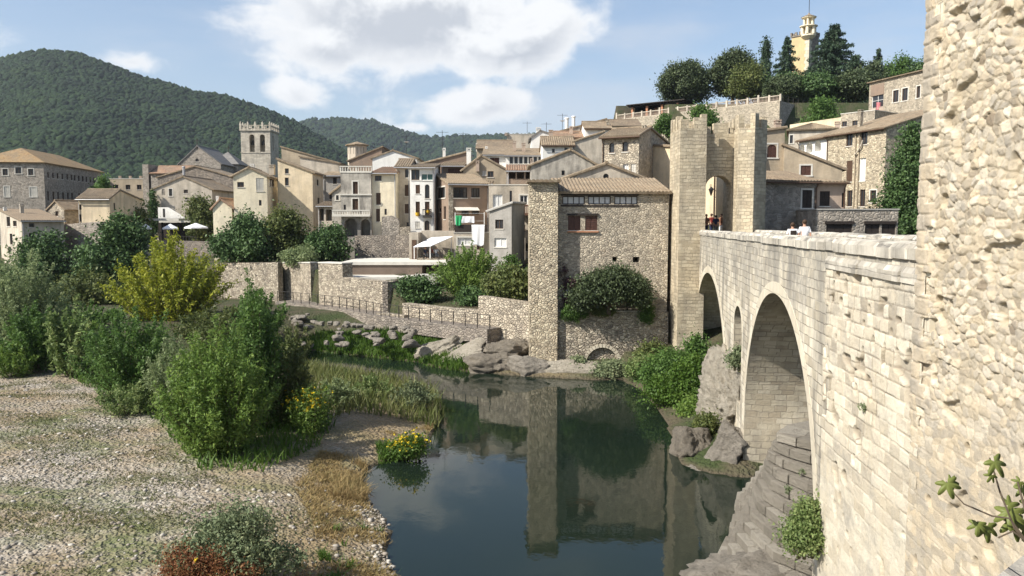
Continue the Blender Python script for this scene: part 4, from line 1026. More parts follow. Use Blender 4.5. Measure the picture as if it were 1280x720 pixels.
def sheet(u0, v0, u1, v1, Y, m, lab, name='bedsheet', cat='bedsheet', seed=1, curl=0.):
    a, c = P(u0, v0, Y), P(u1, v1, Y); n, k = 26, 16; V = []
    for j in range(k + 1):
        for i in range(n + 1):
            s, t = i / n, j / k; x = a.x + (c.x - a.x) * (s * (1 - curl * t) + curl * t * .5); z = a.z + (c.z - a.z) * (t + .04 * math.sin(s * 7 + seed) * t); y = -.05 * math.sin(s * 11 + seed + t) * (.25 + t * .75)
            V.append((x, Y + y, z))
    F = [(j * (n + 1) + i, j * (n + 1) + i + 1, (j + 1) * (n + 1) + i + 1, (j + 1) * (n + 1) + i) for j in range(k) for i in range(n)]
    o = obj(name, npmesh(name, V, F, m, True)); sm = o.modifiers.new('thickness', 'SOLIDIFY'); sm.thickness = .015
    return tag(o, lab, cat)
sheet(577, 270.5, 593, 278.5, 88.95, M['cloth'], 'smaller white cloth on the upper washing line of the roof terrace')
sheet(589.5, 281, 606, 307, 88.55, M['cloth'], 'large white bedsheet hanging over the front of the roof terrace', seed=3, curl=.12)
sheet(569, 269.5, 577.5, 282, 88.9, M['greencloth'], 'green cloth at the left end of the terrace washing line', 'green_cloth', 'cloth', 5, .2)
house('whitestrip', 'narrow off-white house strip right of the brown glazed house', 600, 94.5, 614, 94.5, 5, 230.5, ('sf', .5), 'white', 'tile', f=[(606, 236, 611, 257, 'w')], zb=5)
h = house('apartment', 'beige apartment house with white balcony door and red balcony beside the mill tower', 611, 88, 668, 88, 6, 231.5, ('flat', 0), 'beige', 'lightconc', zb=4,
      f=[(616, 243, 628, 259, 'c'), (637, 238.5, 640, 254, 'w'), (650, 244, 659.5, 255.5, 'ww+'), (650, 281, 656.5, 290, 'w'), (657.5, 304, 663, 314, 'm')])
a_, z_ = h.hit('f', 648, 267.5); rail(h, 'balcony', M['rust'], a_, h.W, -.9, z_, 1.0, .16, .06, slab=True, slabd=-.005)
house('greyblock', 'plain grey rendered block with a slanting top and two windows over the garden', 612, 82.8, 639.5, 82, 4.2, 264, ('sl', .75), 'greyp', 'concrete', f=[(619, 274.5, 629, 286, 'w'), (618, 297.5, 633, 309, 'c')], zb=3.8, yv=82)
h = house('roofterrace', 'brown covered roof terrace on posts above the beige apartment house', 634, 92, 676, 92, 5, 214, ('sf', .9), 'brown', 'tile_red', f=[(636, 214.8, 644.5, 223.5, 'o'), (646, 214.8, 655, 223.5, 'o'), (657, 214.8, 670, 223.5, 'o')], zb=8, chim=[(664.5, 198, 3.2, 't', .05)])
house('browngable', 'brown gabled house with a dark attic window and a tall brown chimney', 579, 100, 633, 100, 8, 212.5, ('gf', 1.7, .42), 'tan', 'tile', f=[(609.5, 214, 617, 221.5, 'w'), (603, 213.5, 608, 219, 'sw')], chim=[(597, 201, 4, 't', -.03), (586, 185, 5.5, 'w', .4)], zb=6)
house('reddoor', 'low brown house with a red brown loggia window, left of the brown gable', 552, 100.5, 580, 100.5, 6, 208, ('sf', .8), 'brown', 'tile', f=[(560, 210.5, 576, 219.5, 'sr')], zb=6)
house('rowwin', 'white house with a row of small windows under a wide tiled roof', 632, 112, 682, 112, 9, 195, ('sf', 1.7), 'white', 'tile', zb=8, f=[(u, 196, u + 4.2, 204.5, 'w') for u in (637, 643, 649, 655, 661, 667, 673)], chim=[(643, 176, 4, 't', .6), (654.5, 178.5, 4.2, 't', .5)])
house('reddish', 'white house with a red brown shuttered window behind the brown gable', 604, 114, 636, 114, 9, 194, ('sf', 1.8), 'white', 'tile', f=[(612.5, 197, 624, 207, 'sr')], zb=8, chim=[(608, 183, 2.6, 'w', .7)])
house('greytop', 'grey flat roofed top house at the left of the upper roofs', 634, 138, 674, 138, 9, 168, ('flat', 0), 'beige', 'lightconc', zb=10, chim=[(632.5, 166, 3, 't', -.02)])
house('backtile', 'brown tiled house just behind the grey flat roofed top house', 596, 128, 640, 128, 9, 186, ('ge', 1.6), 'tan', 'tile_dark', zb=8, chim=[(596, 179, 2, 'w', .3)])
house('whitechim', 'white gabled house with a stout white chimney among the upper roofs', 664, 126, 702, 126, 8, 172, ('gf', 1.0, .3), 'white', 'slate', f=[(680, 174.5, 685, 178, 'w')], chim=[(673, 159.5, 5.5, 'w', .1)], zb=10)
house('whitesmall', 'white house with two tiny windows in the middle of the upper roofs', 678, 106, 717.5, 106, 8, 182, ('ge', 1.4), 'white', 'tile', f=[(690, 186, 693.5, 191, 'w'), (705.5, 184.5, 709.5, 189.5, 'w')], chim=[(688.5, 162.5, 4.8, 't', .55)], zb=10)
house('tanshed', 'tan plastered house with one slanting roof line right of the white two window house', 718, 107, 754, 107, 7, 177, ('sl', 1.2), 'beige', 'tile', zb=10)
house('topsl', 'topmost tiled house whose roof rises to the right with two white round chimneys', 694, 124, 756.5, 124, 9, 166, ('sl', 2.0), 'beige', 'tile', f=[(727, 161, 729.5, 165, 'w'), (738, 162, 741, 166, 'w')], chim=[(708.5, 147, 4.6, 'z', .4), (717, 145, 4.2, 'z', .8)], zb=12)
house('toptile', 'upper house with a white wall and tiled roof left of the arched window house', 731, 114, 763, 114, 8, 161, ('ge', 1.3), 'white', 'tile', chim=[(760, 150, 4, 'b', .2)], zb=12)
house('midtile', 'long low house with reddish tiles between the white two window house and the chimney house', 690, 116, 728, 116, 8, 172.5, ('ge', 1.2), 'pink', 'tile_red', chim=[(714, 158, 4, 't', .3)], zb=11)
house('topdark', 'dark roofed upper house behind the arched window house', 757, 122, 800, 122, 8, 158, ('ge', 1.3), 'beige', 'tile_dark', zb=12)
house('browngable2', 'weathered grey gable wall with a long tiled roof to its left, above the mill', 664, 84, 746, 84, 6, 207, ('gf', 1.55, .6), 'weathered', 'tile', zb=9, f=[(702, 213, 706, 219, 'w')])
house('arched', 'stone house with two arched windows and a dark right side above the mill', 752, 73.6, 798, 72, 9.2, 170, ('ge', .95, .34), 'mill', 'tile', zb=8,
      f=[(761.5, 178.5, 768, 191, 'aw'), (778, 177, 785, 189.5, 'aw'), (779, 205, 785.5, 216, 'c'), (789, 205, 795, 216, 'sw'), (763, 206, 769, 216, 'w')], chim=[(805, 156.5, 4, 'b', .3)])
house('gable', 'wide tan gabled house with one small arched attic window just behind the mill roof', 699, 67, 810, 67, 6, 226, ('gf', 1.35, .53), 'beige', 'tile', f=[(754, 217, 761, 226.5, 'aw')], zb=6)
h = house('mill', 'large rubble stone mill house with a long dark window gallery under its eaves', 697, 59.4, 836, 59.4, 6.5, 241.5, ('sf', 1.25), 'mill', 'tile', zb=-.5, cat='mill', name='mill_house', group=None,
      f=[(703, 245, 731, 255.5, 'gal'), (735, 245, 763.5, 255.5, 'gal'), (768, 245, 797, 255.5, 'gal'), (710, 270, 725.5, 288, 'sr'), (731.5, 270, 746.5, 288, 'sr'), (802, 271, 804.2, 286.5, 'o'), (765.5, 321, 771, 327, 'o'), (791, 321, 799, 328, 'o'), (704, 349, 802, 388, 'o')])
a_, z_ = h.hit('f', 709, 269.5); b_, _ = h.hit('f', 748, 269.5); MB().box(a_, -.12, z_, b_, -.004, z_ + .16).build('lintel', M['darkwood'], h.root)
a_, z_ = h.hit('f', 709, 288.5); b_, _ = h.hit('f', 748, 288.5); MB().box(a_, -.14, z_ - .12, b_, -.004, z_ - .01).build('window_sill', M['terracotta'], h.root)
a_, z_ = h.hit('f', 701, 245); b_, z2 = h.hit('f', 798, 256.5)
MB().box(a_, -.05, z2 - .1, b_, -.003, z2 + .02).box(a_, -.05, z_ + .02, b_, -.003, z_ + .14).build('gallery_rail', M['darkwood'], h.root)
# lower mill wall with the water arch, standing a little forward of the house
h = House('river_wall', 'rubble stone river wall below the mill terrace with a low round water arch', 'wall', 697, 58.85, 838, 58.85, .5, zv(390, 58.85), -1.0)
h.win('f', [(733, 434.5, 772.5, 470, 'awo')]); h.rm = M['rubble']; h.walls(M['rubble'], ('none',))
h.D = .5
o_ = h.op['f'][0]; r_ = (o_[1] - o_[0]) / 2; cx = (o_[0] + o_[1]) / 2; mb = MB(); rz_ = min(r_, (o_[3] - o_[2]) * .8)
for k in range(16):
    a, c = math.pi * k / 16 + .02, math.pi * (k + 1) / 16 - .02
    q = [(cx + (r_ + w) * math.cos(x), o_[3] - rz_ + (rz_ + w) * math.sin(x)) for x, w in ((a, .01), (a, .26), (c, .26), (c, .01))]
    mb.add([(x, -.03, z) for x, z in q] + [(x, .02, z) for x, z in q], [(0, 1, 2, 3), (0, 4, 5, 1), (1, 5, 6, 2), (2, 6, 7, 3), (3, 7, 4, 0)])
mb.build('arch_ring', M['ring'], h.root)
MB().box(0, -.06, h.H, h.W * .78, .52, h.H + .1).build('coping', M['coping'], h.root)
h = house('milltower', 'square pale rubble stone tower at the left corner of the mill house', 662, 58.5, 697.5, 58.5, 4.5, 228, ('sf', .12), 'milltower', 'tile', zb=-.8, cat='tower', name='mill_tower', group=None)
# gate of the town at the far end of the bridge
def merlon(mb, x0, y0, x1, y1, z0, z1): mb.box(x0, y0, z0, x1, y1, z1)
def tower(name, label, pts, z0, z1, crown):
    c = sum((Vector(p) for p in pts), Vector((0, 0))) / len(pts)
    t = thing(name, label, 'gate tower', (c.x, c.y, z0), 0, 'towers of the town gate'); q = [(p[0] - c.x, p[1] - c.y) for p in pts]
    MB().prism([(a * 1.03, b2 * 1.03) for a, b2 in q], 0, 3.2, q).prism(q, 3.201, z1 - z0).build('wall', M['gate'], t)
    n = len(q); mb = MB()
    for i in range(n):
        a, d = Vector(q[i]), Vector(q[(i + 1) % n]); l = (d - a).length; e = (d - a) / l; nn = Vector((-e.y, e.x)) * .4
        k = max(2, round(l / 1.0)); 
        if l < 1.2: continue
        for j in range(0, k):
            w0, w1 = l * j / k + .02, l * (j + (.62 if j < k - 1 else .98)) / k
            hh = crown + .12 * ((i * 3 + j * 5) % 4 - 1.5)
            p = [a + e * w0 + nn * .02, a + e * w1 + nn * .02, a + e * w1 + nn, a + e * w0 + nn]
            mb.prism([(v.x, v.y) for v in p], z1 - z0, z1 - z0 + hh)
    mb.build('battlement', M['gate'], t); return t
tower('gate_tower', 'left tower of the town gate, tall and plain down to the river bank', [(11.85, 57), (13.72, 57), (13.72, 60.6), (11.85, 60.6)], -.5, zv(160, 57), .8)
tower('gate_tower', 'right tower of the town gate with its darker turned face', [(16.0, 57.2), (16.95, 56.5), (18.15, 57.6), (18.2, 61), (16.0, 61)], 6, zv(160, 57), .8)
h = House('gatehouse', 'shaded stone gate wall with tall round arch and broken battlements between two gate towers', 'gate', 880, 58.4, 920, 58.4, 1.3, zv(167, 58.4), 6)
h.win('f', [(879.8, 219.5, 913, 300, 'axx')])
h.rm = M['gate']
_op = h.op['f'][0]; h.op['b'] = [(h.W - _op[1], h.W - _op[0], _op[2], _op[3], 'axx')]
_old = House.opening
def gate_open(s, mb, L_, o, f):
    s0, s1, z0, z1, k = o
    r = (s1 - s0) / 2; c = (s0 + s1) / 2; arc = [(c + r * math.cos(a), z1 - r + r * math.sin(a)) for a in [math.pi * i / 14 for i in range(15)]]
    mb.poly(*[L_(a, z) for a, z in [(s1, z1)] + arc[7::-1]]); mb.poly(*[L_(a, z) for a, z in [(s0, z1)] + arc[:6:-1]])
    if f == 'f':
        pr = [(s1, z0)] + arc + [(s0, z0)]
        for p, q in zip(pr[:-1], pr[1:]): mb.poly(L_(*p), L_(*p, s.D), L_(*q, s.D), L_(*q))
House.opening = gate_open; h.walls(M['gate'], ('none',)); House.opening = _old
mb = MB(); r_ = (_op[1] - _op[0]) / 2; cx = (_op[0] + _op[1]) / 2
for k in range(18):
    a, c = math.pi * k / 18 + .015, math.pi * (k + 1) / 18 - .015
    q = [(cx + (r_ + w) * math.cos(x), _op[3] - r_ + (r_ + w) * math.sin(x)) for x, w in ((a, .004), (a, .34), (c, .34), (c, .004))]
    q = [(min(max(x, .02), h.W - .02), z) for x, z in q]
    mb.add([(x, -.03, z) for x, z in q] + [(x, .02, z) for x, z in q], [(0, 1, 2, 3), (0, 4, 5, 1), (1, 5, 6, 2), (2, 6, 7, 3), (3, 7, 4, 0)])
mb.build('arch_ring', M['gate'], h.root)
mb = MB(); x = .15
for w, hh in ((.28, .5), (1.0, .75), (.22, .45), (.3, .55)): mb.box(x, .05, h.H, x + w, .55, h.H + hh); x += w + .2
mb.build('battlement', M['gate'], h.root)
# right of the gate
house('alley', 'sunny cream street house seen through the gate arch with a wall lantern', 868, 71, 895, 69, 9, 195, ('sf', 1), 'cream', 'tile', zb=8.5, f=[(882, 190, 886, 205, 'w')], r=())
house('alley2', 'plain yellowish cream house right of the lantern house behind the gate arch', 893.5, 70.5, 925, 73, 9, 190, ('sf', 1), 'cream', 'tile', zb=8.5)
house('tantower', 'tall brown plastered house with an arched red shutter right of the gate towers', 946, 72.5, 979, 72.5, 6, 165, ('sl', .3), 'tan', 'tile', f=[(959, 180.5, 970.5, 197, 'asr+')], chim=[(972, 150, 7, 't', .3)], zb=8)
house('tanslope', 'brown house part with a roof line falling to the right and a red brown window', 979, 72, 1052, 71, 5, 211.5, ('sr', 2.1), 'tan', 'tile_dark', f=[(1001, 207, 1013.5, 219, 'sr+')], zb=8)
house('stonefront', 'dark rubble stone house with one dark shuttered window beside the right gate tower', 956, 63, 1021, 64, 4.5, 228, ('sf', .95), 'graystone', 'tile_dark', f=[(1003, 237.5, 1014.5, 260, 'sb+')], zb=8)
house('tanwin', 'low pinkish house with one dark shutter right of the dark stone house', 1021.5, 65, 1057, 65, 5, 229.5, ('sf', .4), 'pink', 'tile', f=[(1025, 239, 1037, 257.5, 'sb'), (1052.5, 241, 1055.5, 259, 'w')], zb=8)
h = house('garages', 'low grey stone garage building with flat roof and dark wooden doors behind the bridge', 1021, 59.5, 1124, 59.5, 5, 262.5, ('flat', 0), 'graystone', 'concrete', f=[(1033, 279, 1065, 300, 'g'), (1081.5, 279, 1099, 300, 'g'), (1102.5, 279, 1119, 300, 'g')], zb=8.5, cat='garage', name='garage')
for a0, a1 in ((1031, 1067), (1080, 1120)):
    a_, z_ = h.hit('f', a0, 278.5); b_, _ = h.hit('f', a1, 278.5); MB().box(a_, -.1, z_ - .1, b_, -.004, z_ + .12).build('lintel', M['darkwood'], h.root)
h = house('bigstone', 'tall tan rubble stone house with drainpipes and several windows, ivy tree at its right', 1032, 94.4, 1105, 86, 9, 160, ('sf', 2.6), 'milltower', 'tile', zb=8,
      f=[(1058, 167, 1065.5, 182, 'w'), (1076, 165, 1084, 180, 'w'), (1058.5, 201, 1065, 227, 's'), (1074.5, 198, 1081.5, 226, 'c'), (1088, 238, 1095, 253, 'w+'), (1059, 238, 1065, 258, 'w'), (1075, 237, 1081, 258, 'w')], r=[(1154, 155, 1163, 172, 'w+')], chim=[(1076, 137, 4.5, 'b', .3)])
mb = MB()
for u in (1069.5, 1074):
    a_, _ = h.hit('f', u, 200); mb.tube([(a_, -.1, .5), (a_, -.1, h.H - .1)], .07, 8)
mb.build('drainpipe', M['tan'], h.root)
a_, _ = h.hit('f', 1071, 178); b_, z_ = h.hit('f', 1080, 181); mb = MB(); mb.tube([(a_, -.22, z_ - 1.0), (a_ + .4, -.24, z_ - .7), (b_ - .2, -.22, z_ - .1), (b_, -.2, z_ + .5)], .08, 8); mb.build('drainpipe', M['beige'], h.root)
house('arcade', 'white arcade house with three round arches under the long tiled eaves', 997, 99.5, 1032.5, 94.6, 7, 171.5, ('sf', 1.8), 'white', 'tile', zb=8, f=[(999.5, 181, 1005.5, 192.5, 'awo'), (1008, 179, 1015.5, 190.5, 'awo'), (1018.5, 176.5, 1026, 188.5, 'awo')])
house('smallroofs', 'stone house with a shallow broad roof above the white arcade', 984, 110, 1042, 108, 8, 161.5, ('hip', 1.1), 'beige', 'tile', f=[(987.5, 169, 991, 179, 'w+')], chim=[(1047, 152, 6, 't', .2)], zb=10)
house('stonesmall', 'small pale stone house with two dark windows below the upper stone house', 1048, 114, 1090, 110, 6, 138, ('flat', 0), 'mill', 'lightconc', f=[(1052.5, 152, 1058.5, 158, 'w'), (1065.5, 151, 1072, 157, 'w')], zb=14)
h = House('garden_wall', 'long yellowish plaster wall above the roofs, below the garden bushes', 'wall', 985, 134, 1052, 124, .4, zv(146, 124), zv(146, 124) - 9)
h.rm = M['concrete']; h.walls(M['cream'], ('none',))
h = house('upperstone', 'large pale stone house high at the right with a pink cloth at its window', 1082, 122, 1185, 107, 8, 104, ('sf', .9), 'mill', 'tile', zb=14, yv=122,
      f=[(1090, 118, 1104, 133, 'ww'), (1116.5, 113.5, 1123, 127, 'w+'), (1128, 111, 1134.5, 125, 'w+'), (1146, 108, 1150, 122, 'w+'), (1157, 105.5, 1164, 120, 'w+'), (1109, 143, 1122, 147, 'w')])
a_, z1_ = h.hit('f', 1089, 107); b_, z0_ = h.hit('f', 1105, 117.5); MB().box(a_, -.06, z0_, b_, -.004, z1_).build('shutter', M['brown'], h.root)
_, z2_ = h.hit('f', 1097, 134); _, z3_ = h.hit('f', 1097, 147); MB().box(a_, -.06, z3_, b_, -.004, z2_).build('panel', M['pink'], h.root)
pc = h.root.location + Vector((0, 0, 0)); s1_, zz_ = h.hit('f', 1098, 128)
wp = Vector((h.o.x, h.o.y)) + h.e * s1_ - h.n * .15
sheet(1095.5, 128, 1100.5, 137.5, wp.y - .1, M['pinkcloth'], 'pink cloth hanging from the window of the upper stone house', 'pink_cloth', 'cloth', 2)

# ------------------------------------------------------------------ bell tower, hilltop terrace, hilltop tower
def bell_tower():
    Y = 190; a, c = P(301.5, 190, Y), P(338, 190, Y); w = c.x - a.x; z0 = 5; z1 = zv(163.5, Y) - z0
    t = thing('bell_tower', 'square grey stone church bell tower with two tall arched bell openings and a balustraded top', 'bell tower', (a.x + w / 2, Y + w / 2, z0))
    h = House.__new__(House); h.W, h.D, h.H, h.o, h.e, h.n, h.zb, h.root = w, w, z1, Vector((a.x, Y)), Vector((1, 0)), Vector((0, 1)), z0, thing('x', 'x', 'x')
    bpy.data.objects.remove(h.root); h.root = t; h.op = {k: [] for k in 'frlb'}
    h.win('f', [(311.5, 168, 318.5, 190, 'ao'), (324.5, 168, 331.5, 190, 'ao')]); h.win('r', [(340.5, 169, 342.5, 189, 'ao')]); h.rm = M['slate']
    h.walls(M['gate2'], ('none',)); hf = w / 2
    for ch in list(t.children): ch.location = (-hf, -hf, 0)
    mb = MB(); mb.box(-hf - .25, -hf - .25, z1, hf + .25, hf + .25, z1 + .3); mb.box(-hf - .1, -hf - .1, z1 - 4.9 - .25, hf + .1, -hf - .002, z1 - 4.9)
    mb.build('cornice', M['gate2'], t)
    mb = MB(); k = 8
    for sx, sy, dx, dy in ((-1, -1, 1, 0), (-1, 1, 1, 0), (-1, -1, 0, 1), (1, -1, 0, 1)):
        for i in range(k + 1):
            x, y = sx * hf + dx * w * i / k, sy * hf + dy * w * i / k; big = i % 2 == 0; r = .22 if big else .12
            if dy and i in (0, k): continue
            mb.box(x - r, y - r, z1 + .3, x + r, y + r, z1 + (1.75 if big else 1.2))
            if big: mb.lathe([(.2, 0), (.16, .2), (.02, .45)], 8, (x, y, z1 + 1.75))
    for s_ in (-1, 1): mb.box(-hf + .23, s_ * hf - .15, z1 + 1.2, hf - .23, s_ * hf + .15, z1 + 1.35); mb.box(s_ * hf - .15, -hf + .23, z1 + 1.2, s_ * hf + .15, hf - .23, z1 + 1.35)
    mb.build('balustrade', M['gate2'], t)
    MB().tube([(-hf + .7, 0, z1), (-hf + .7, 0, z1 + 7.5)], .07, 6).build('flagpole', M['metal'], t)
    mb = MB()
    for x in (315, 328):
        p = (x - 319.5) / 1000 * Y; mb.lathe([(.5, 0), (.42, .3), (.3, .9), (.12, 1.1)], 12, (p, -hf + 1.0, z1 - 3.2))
    mb.build('bell', M['metal'], t)
M['gate2'] = m_ashlar('tower_ashlar', [(0.426, 0.386, 0.314), (0.515, 0.470, 0.392), (0.582, 0.532, 0.437)], (0.336, 0.302, 0.246), .7, .35, .4, .04)
bell_tower()

# hilltop terrace wall with balustrade
def hill_terrace():
    a, c = Vector((P(770, 147, 176).x, 176)), Vector((P(975, 120, 150.5).x, 150.5)); z0 = 20; zt = zv(126, 150.5)
    e = (c - a); l = e.length; e.normalize()
    t = thing('terrace_wall', 'long pale stone terrace wall with a balustrade on the hilltop below the trees', 'terrace wall', (a.x, a.y, z0), math.atan2(e.y, e.x))
    zA, zB = zv(150, 176) - z0, zt - z0
    MB().add([(0, 0, 0), (l, 0, 0), (l, .6, 0), (0, .6, 0), (0, 0, zA), (l, 0, zB), (l, .6, zB), (0, .6, zA)], [(3, 2, 1, 0), (4, 5, 6, 7), (0, 1, 5, 4), (1, 2, 6, 5), (2, 3, 7, 6), (3, 0, 4, 7)]).build('wall', M['mill'], t)
    L2 = 22; r = MB(); r.box(l - .6, .602, 0, l, L2, zB); r.build('return_wall', M['graystone'], t)
    n = 17; pm = MB(); bm_ = MB(); rm_ = MB()
    for i in range(n + 1):
        x = l * i / n; z = zA + (zB - zA) * i / n; big = i % 5 == 0
        pm.box(x - .17, .1, z, x + .17, .45, z + (1.55 if big else 1.3))
        if i < n:
            z2 = zA + (zB - zA) * (i + 1) / n; x2 = l * (i + 1) / n; dz = z2 - z
            for y0, h0, h1 in ((.18, .95, 1.1), (.18, .02, .14)):
                rm_.add([(x + .18, y0, z + h0), (x2 - .18, y0, z2 + h0), (x2 - .18, y0 + .2, z2 + h0), (x + .18, y0 + .2, z + h0), (x + .18, y0, z + h1), (x2 - .18, y0, z2 + h1), (x2 - .18, y0 + .2, z2 + h1), (x + .18, y0 + .2, z + h1)], [(3, 2, 1, 0), (4, 5, 6, 7), (0, 1, 5, 4), (1, 2, 6, 5), (2, 3, 7, 6), (3, 0, 4, 7)])
            for k in range(1, 8):
                xx = x + (x2 - x) * k / 8; zz = z + dz * k / 8; bm_.lathe([(.05, .14), (.09, .35), (.045, .6), (.06, .95)], 6, (xx, .28, zz))
    pm.build('pillar', M['beige'], t); bm_.build('baluster', M['pink'], t); rm_.build('rail', M['beige'], t)
    mb = MB()
    for i in range(9): mb.tube([(l - .3, 2 + i * 2.2, zB), (l - .3, 2 + i * 2.2, zB + 1.3)], .05, 6)
    mb.tube([(l - .3, .7, zB + 1.25), (l - .3, L2, zB + 1.25)], .04, 6); mb.tube([(l - .3, .7, zB + .65), (l - .3, L2, zB + .65)], .03, 6); mb.build('iron_railing', M['metal'], t)
    return t
hill_terrace()
def pergola():
    a = P(790, 136, 176.5); t = thing('pergola', 'dark flat pergola roof on brick pillars at the left end of the hilltop terrace', 'pergola', (a.x, a.y + 1.2, zv(147, 176)), rad(-38))
    for i in range(4):
        for j in range(2): MB().box(i * 3.6, j * 4, -1, i * 3.6 + .45, j * 4 + .45, 2.4).build('pillar', M['terracotta'], t)
    mb = MB(); [mb.box(-.8, y, 2.4, 13, y + .15, 2.62) for y in (.1, 4.1)]; [mb.box(-.6 + i * .8, -.8, 2.62, -.48 + i * .8, 5.4, 2.78) for i in range(17)]
    mb.build('beams', M['darkwood'], t); MB().box(-.8, -.9, 2.79, 13, 5.5, 2.95).build('cover', M['darkwood'], t)
pergola()
def hill_tower():
    Y = 205; k = Y / 1000; c = P(1006, 60, Y); base = 38; zt = zv(47, Y) - base; w = 4.7
    t = thing('hilltop_tower', 'square hilltop tower with a yellow lit face, stone corners and a round lantern turret', 'tower', (c.x, Y, base), rad(42))
    MB().box(-w / 2, -w / 2, 0, w / 2, w / 2, zt).build('wall', M['ochre'], t)
    MB().box(-w / 2 + .6, -w / 2 - .05, 0, w / 2 + .02, -w / 2 + .3, zt).build('stone_face', M['dark_shade_rubble'], t)
    mb = MB(); [mb.box(-w / 2 - .1 - .0, -w / 2 - .1, i * .8 + .01, -w / 2 + .9 + .4 * (i % 2), -w / 2 + .3, i * .8 + .79) for i in range(int(zt / .8))]; [mb.box(-w / 2 - .1, -w / 2 + .302, i * .8 + .01, -w / 2 + .3, -w / 2 + .8 + .3 * (i % 2), i * .8 + .79) for i in range(int(zt / .8))]; mb.build('quoins', M['ring'], t)
    mb = MB(); mb.box(-w / 2 - .2, -w / 2 - .2, zt, w / 2 + .2, w / 2 + .2, zt + .35)
    for i in range(5):
        for s in (-1, 1):
            x = -w / 2 + w * i / 4; mb.box(x - .3, s * w / 2 - .2, zt + .35, x + .3, s * w / 2 + .2, zt + 1.1)
            if 0 < i < 4: mb.box(s * w / 2 - .2, x - .3, zt + .35, s * w / 2 + .2, x + .3, zt + 1.1)
    mb.build('battlement', M['dark_shade_rubble'], t)
    tx, ty = -w / 2 + .5, -w / 2 + .5; zz = zt - .6
    tm = MB(); tm.lathe([(.9, -.4), (1.75, .3), (1.75, .7)], 16, (tx, ty, zz))
    for lvl, r, h0, h1 in ((0, 1.5, .7, 2.4), (1, 1.1, 2.8, 4.5)):
        for i in range(6):
            a = math.pi * 2 * i / 6 + .3; x, y = tx + r * math.cos(a), ty + r * math.sin(a); tm.lathe([(.42 if lvl == 0 else .3, 0), (.42 if lvl == 0 else .3, h1 - h0)], 8, (x, y, zz + h0))
        tm.lathe([(r + .3, 0), (r + .65, .2), (r + .65, .4)], 16, (tx, ty, zz + h1))
        tm.lathe([(r - .55, 0), (r - .55, h1 - h0)], 12, (tx, ty, zz + h0))
    tm.build('turret', M['cream2'], t)
    MB().lathe([(1.85, 0), (1.2, .3), (.3, .7), (.1, 1.1)], 16, (tx, ty, zz + 4.9)).build('turret_cap', M['tile'], t)
    MB().tube([(tx, ty, zz + 5.9), (tx, ty, zz + 10)], .07, 6).build('lightning_rod', M['metal'], t)
    d = MB(); d.box(.6, -w / 2 - .09, zt - 4.2, 1.3, -w / 2 - .06, zt - 3); d.build('window', M['glass'], t)
hill_tower()

# ------------------------------------------------------------------ walls, promenade, terrace on the far bank
def wall_strip(name, label, pts, t=.6, m='rubble', cop=None, group=None):
    """pts: (u, v_top, Y, v_bottom) along the front"""
    q = [(P(u, v, Y), zv(vb, Y)) for u, v, Y, vb in pts]; o = q[0][0]
    th = thing(name, label, 'wall', (o.x, o.y, min(z for p, z in q)), 0, group); zb = th.location.z
    V = []; n = len(q)
    for i, (p, zz) in enumerate(q):
        a, c = q[max(0, i - 1)][0], q[min(n - 1, i + 1)][0]; d = Vector((c.x - a.x, c.y - a.y)).normalized(); nn = Vector((-d.y, d.x)) * t
        for off in (Vector((0, 0)), nn): V += [(p.x + off.x - o.x, p.y + off.y - o.y, zz - zb - .6), (p.x + off.x - o.x, p.y + off.y - o.y, p.z - zb)]
    mb = MB()
    for i in range(n - 1):
        A = [V[i * 4 + k] for k in range(4)]; B = [V[i * 4 + 4 + k] for k in range(4)]
        mb.poly(A[0], B[0], B[1], A[1]); mb.poly(B[2], A[2], A[3], B[3]); mb.poly(A[1], B[1], B[3], A[3])
    A, B = V[:4], V[-4:]; mb.poly(A[2], A[0], A[1], A[3]); mb.poly(B[0], B[2], B[3], B[1]); mb.build('wall', M[m], th)
    if cop:
        c = MB()
        for i in range(n - 1):
            A = [Vector(V[i * 4 + k]) for k in (1, 3)]; B = [Vector(V[i * 4 + 4 + k]) for k in (1, 3)]; up = Vector((0, 0, .12)); eps = Vector((0, 0, .003)); ow = (A[0] - A[1]).normalized() * .07
            vs = [A[0] + ow + eps, B[0] + ow + eps, B[1] - ow + eps, A[1] - ow + eps]; c.add(vs + [x + up for x in vs], [(3, 2, 1, 0), (4, 5, 6, 7), (0, 1, 5, 4), (1, 2, 6, 5), (2, 3, 7, 6), (3, 0, 4, 7)])
        c.build('coping', M[cop], th)
    return th
wall_strip('retaining_wall', 'stone garden wall with ivy stains below the dark tree group, left of the passage', [(268, 329, 89.5, 400), (347, 328, 86, 388)], .8)
wall_strip('retaining_wall', 'stone wall with pale corner beside the narrow passage behind the promenade', [(347.5, 329, 89, 384), (388, 329, 83.2, 386)], .8, 'rubble', 'lightconc')
wall_strip('retaining_wall', 'tall pale rubble wall with white coping and sloping top along the promenade', [(398, 329, 80.2, 384), (428, 330, 77.6, 387)], 1.2, 'rubble', 'lightconc')
wall_strip('retaining_wall', 'pale rubble wall with its top falling to the right, below the sunken terrace', [(428.3, 346.5, 77.5, 387), (484, 352.5, 73.0, 394)], 1.0, 'rubble')
wall_strip('garden_wall', 'dark rubble wall end turned away from the sun at the right of the sunken terrace', [(484.5, 352, 73.0, 396), (497.5, 350, 77.5, 390)], .5, 'dark_shade_rubble')  # darker copy of the rubble, shade of the sunless end put into the colour
wall_strip('parapet', 'low stone parapet block on the promenade below the dark wall end', [(470, 391, 71.2, 399), (505, 394, 68.6, 409)], .5, 'rubble')
wall_strip('retaining_wall', 'long low pale rubble wall beside the promenade, left of the mill tower', [(503, 379, 69.4, 402), (560, 385.5, 66.2, 408), (600, 388, 64, 412)], .8)
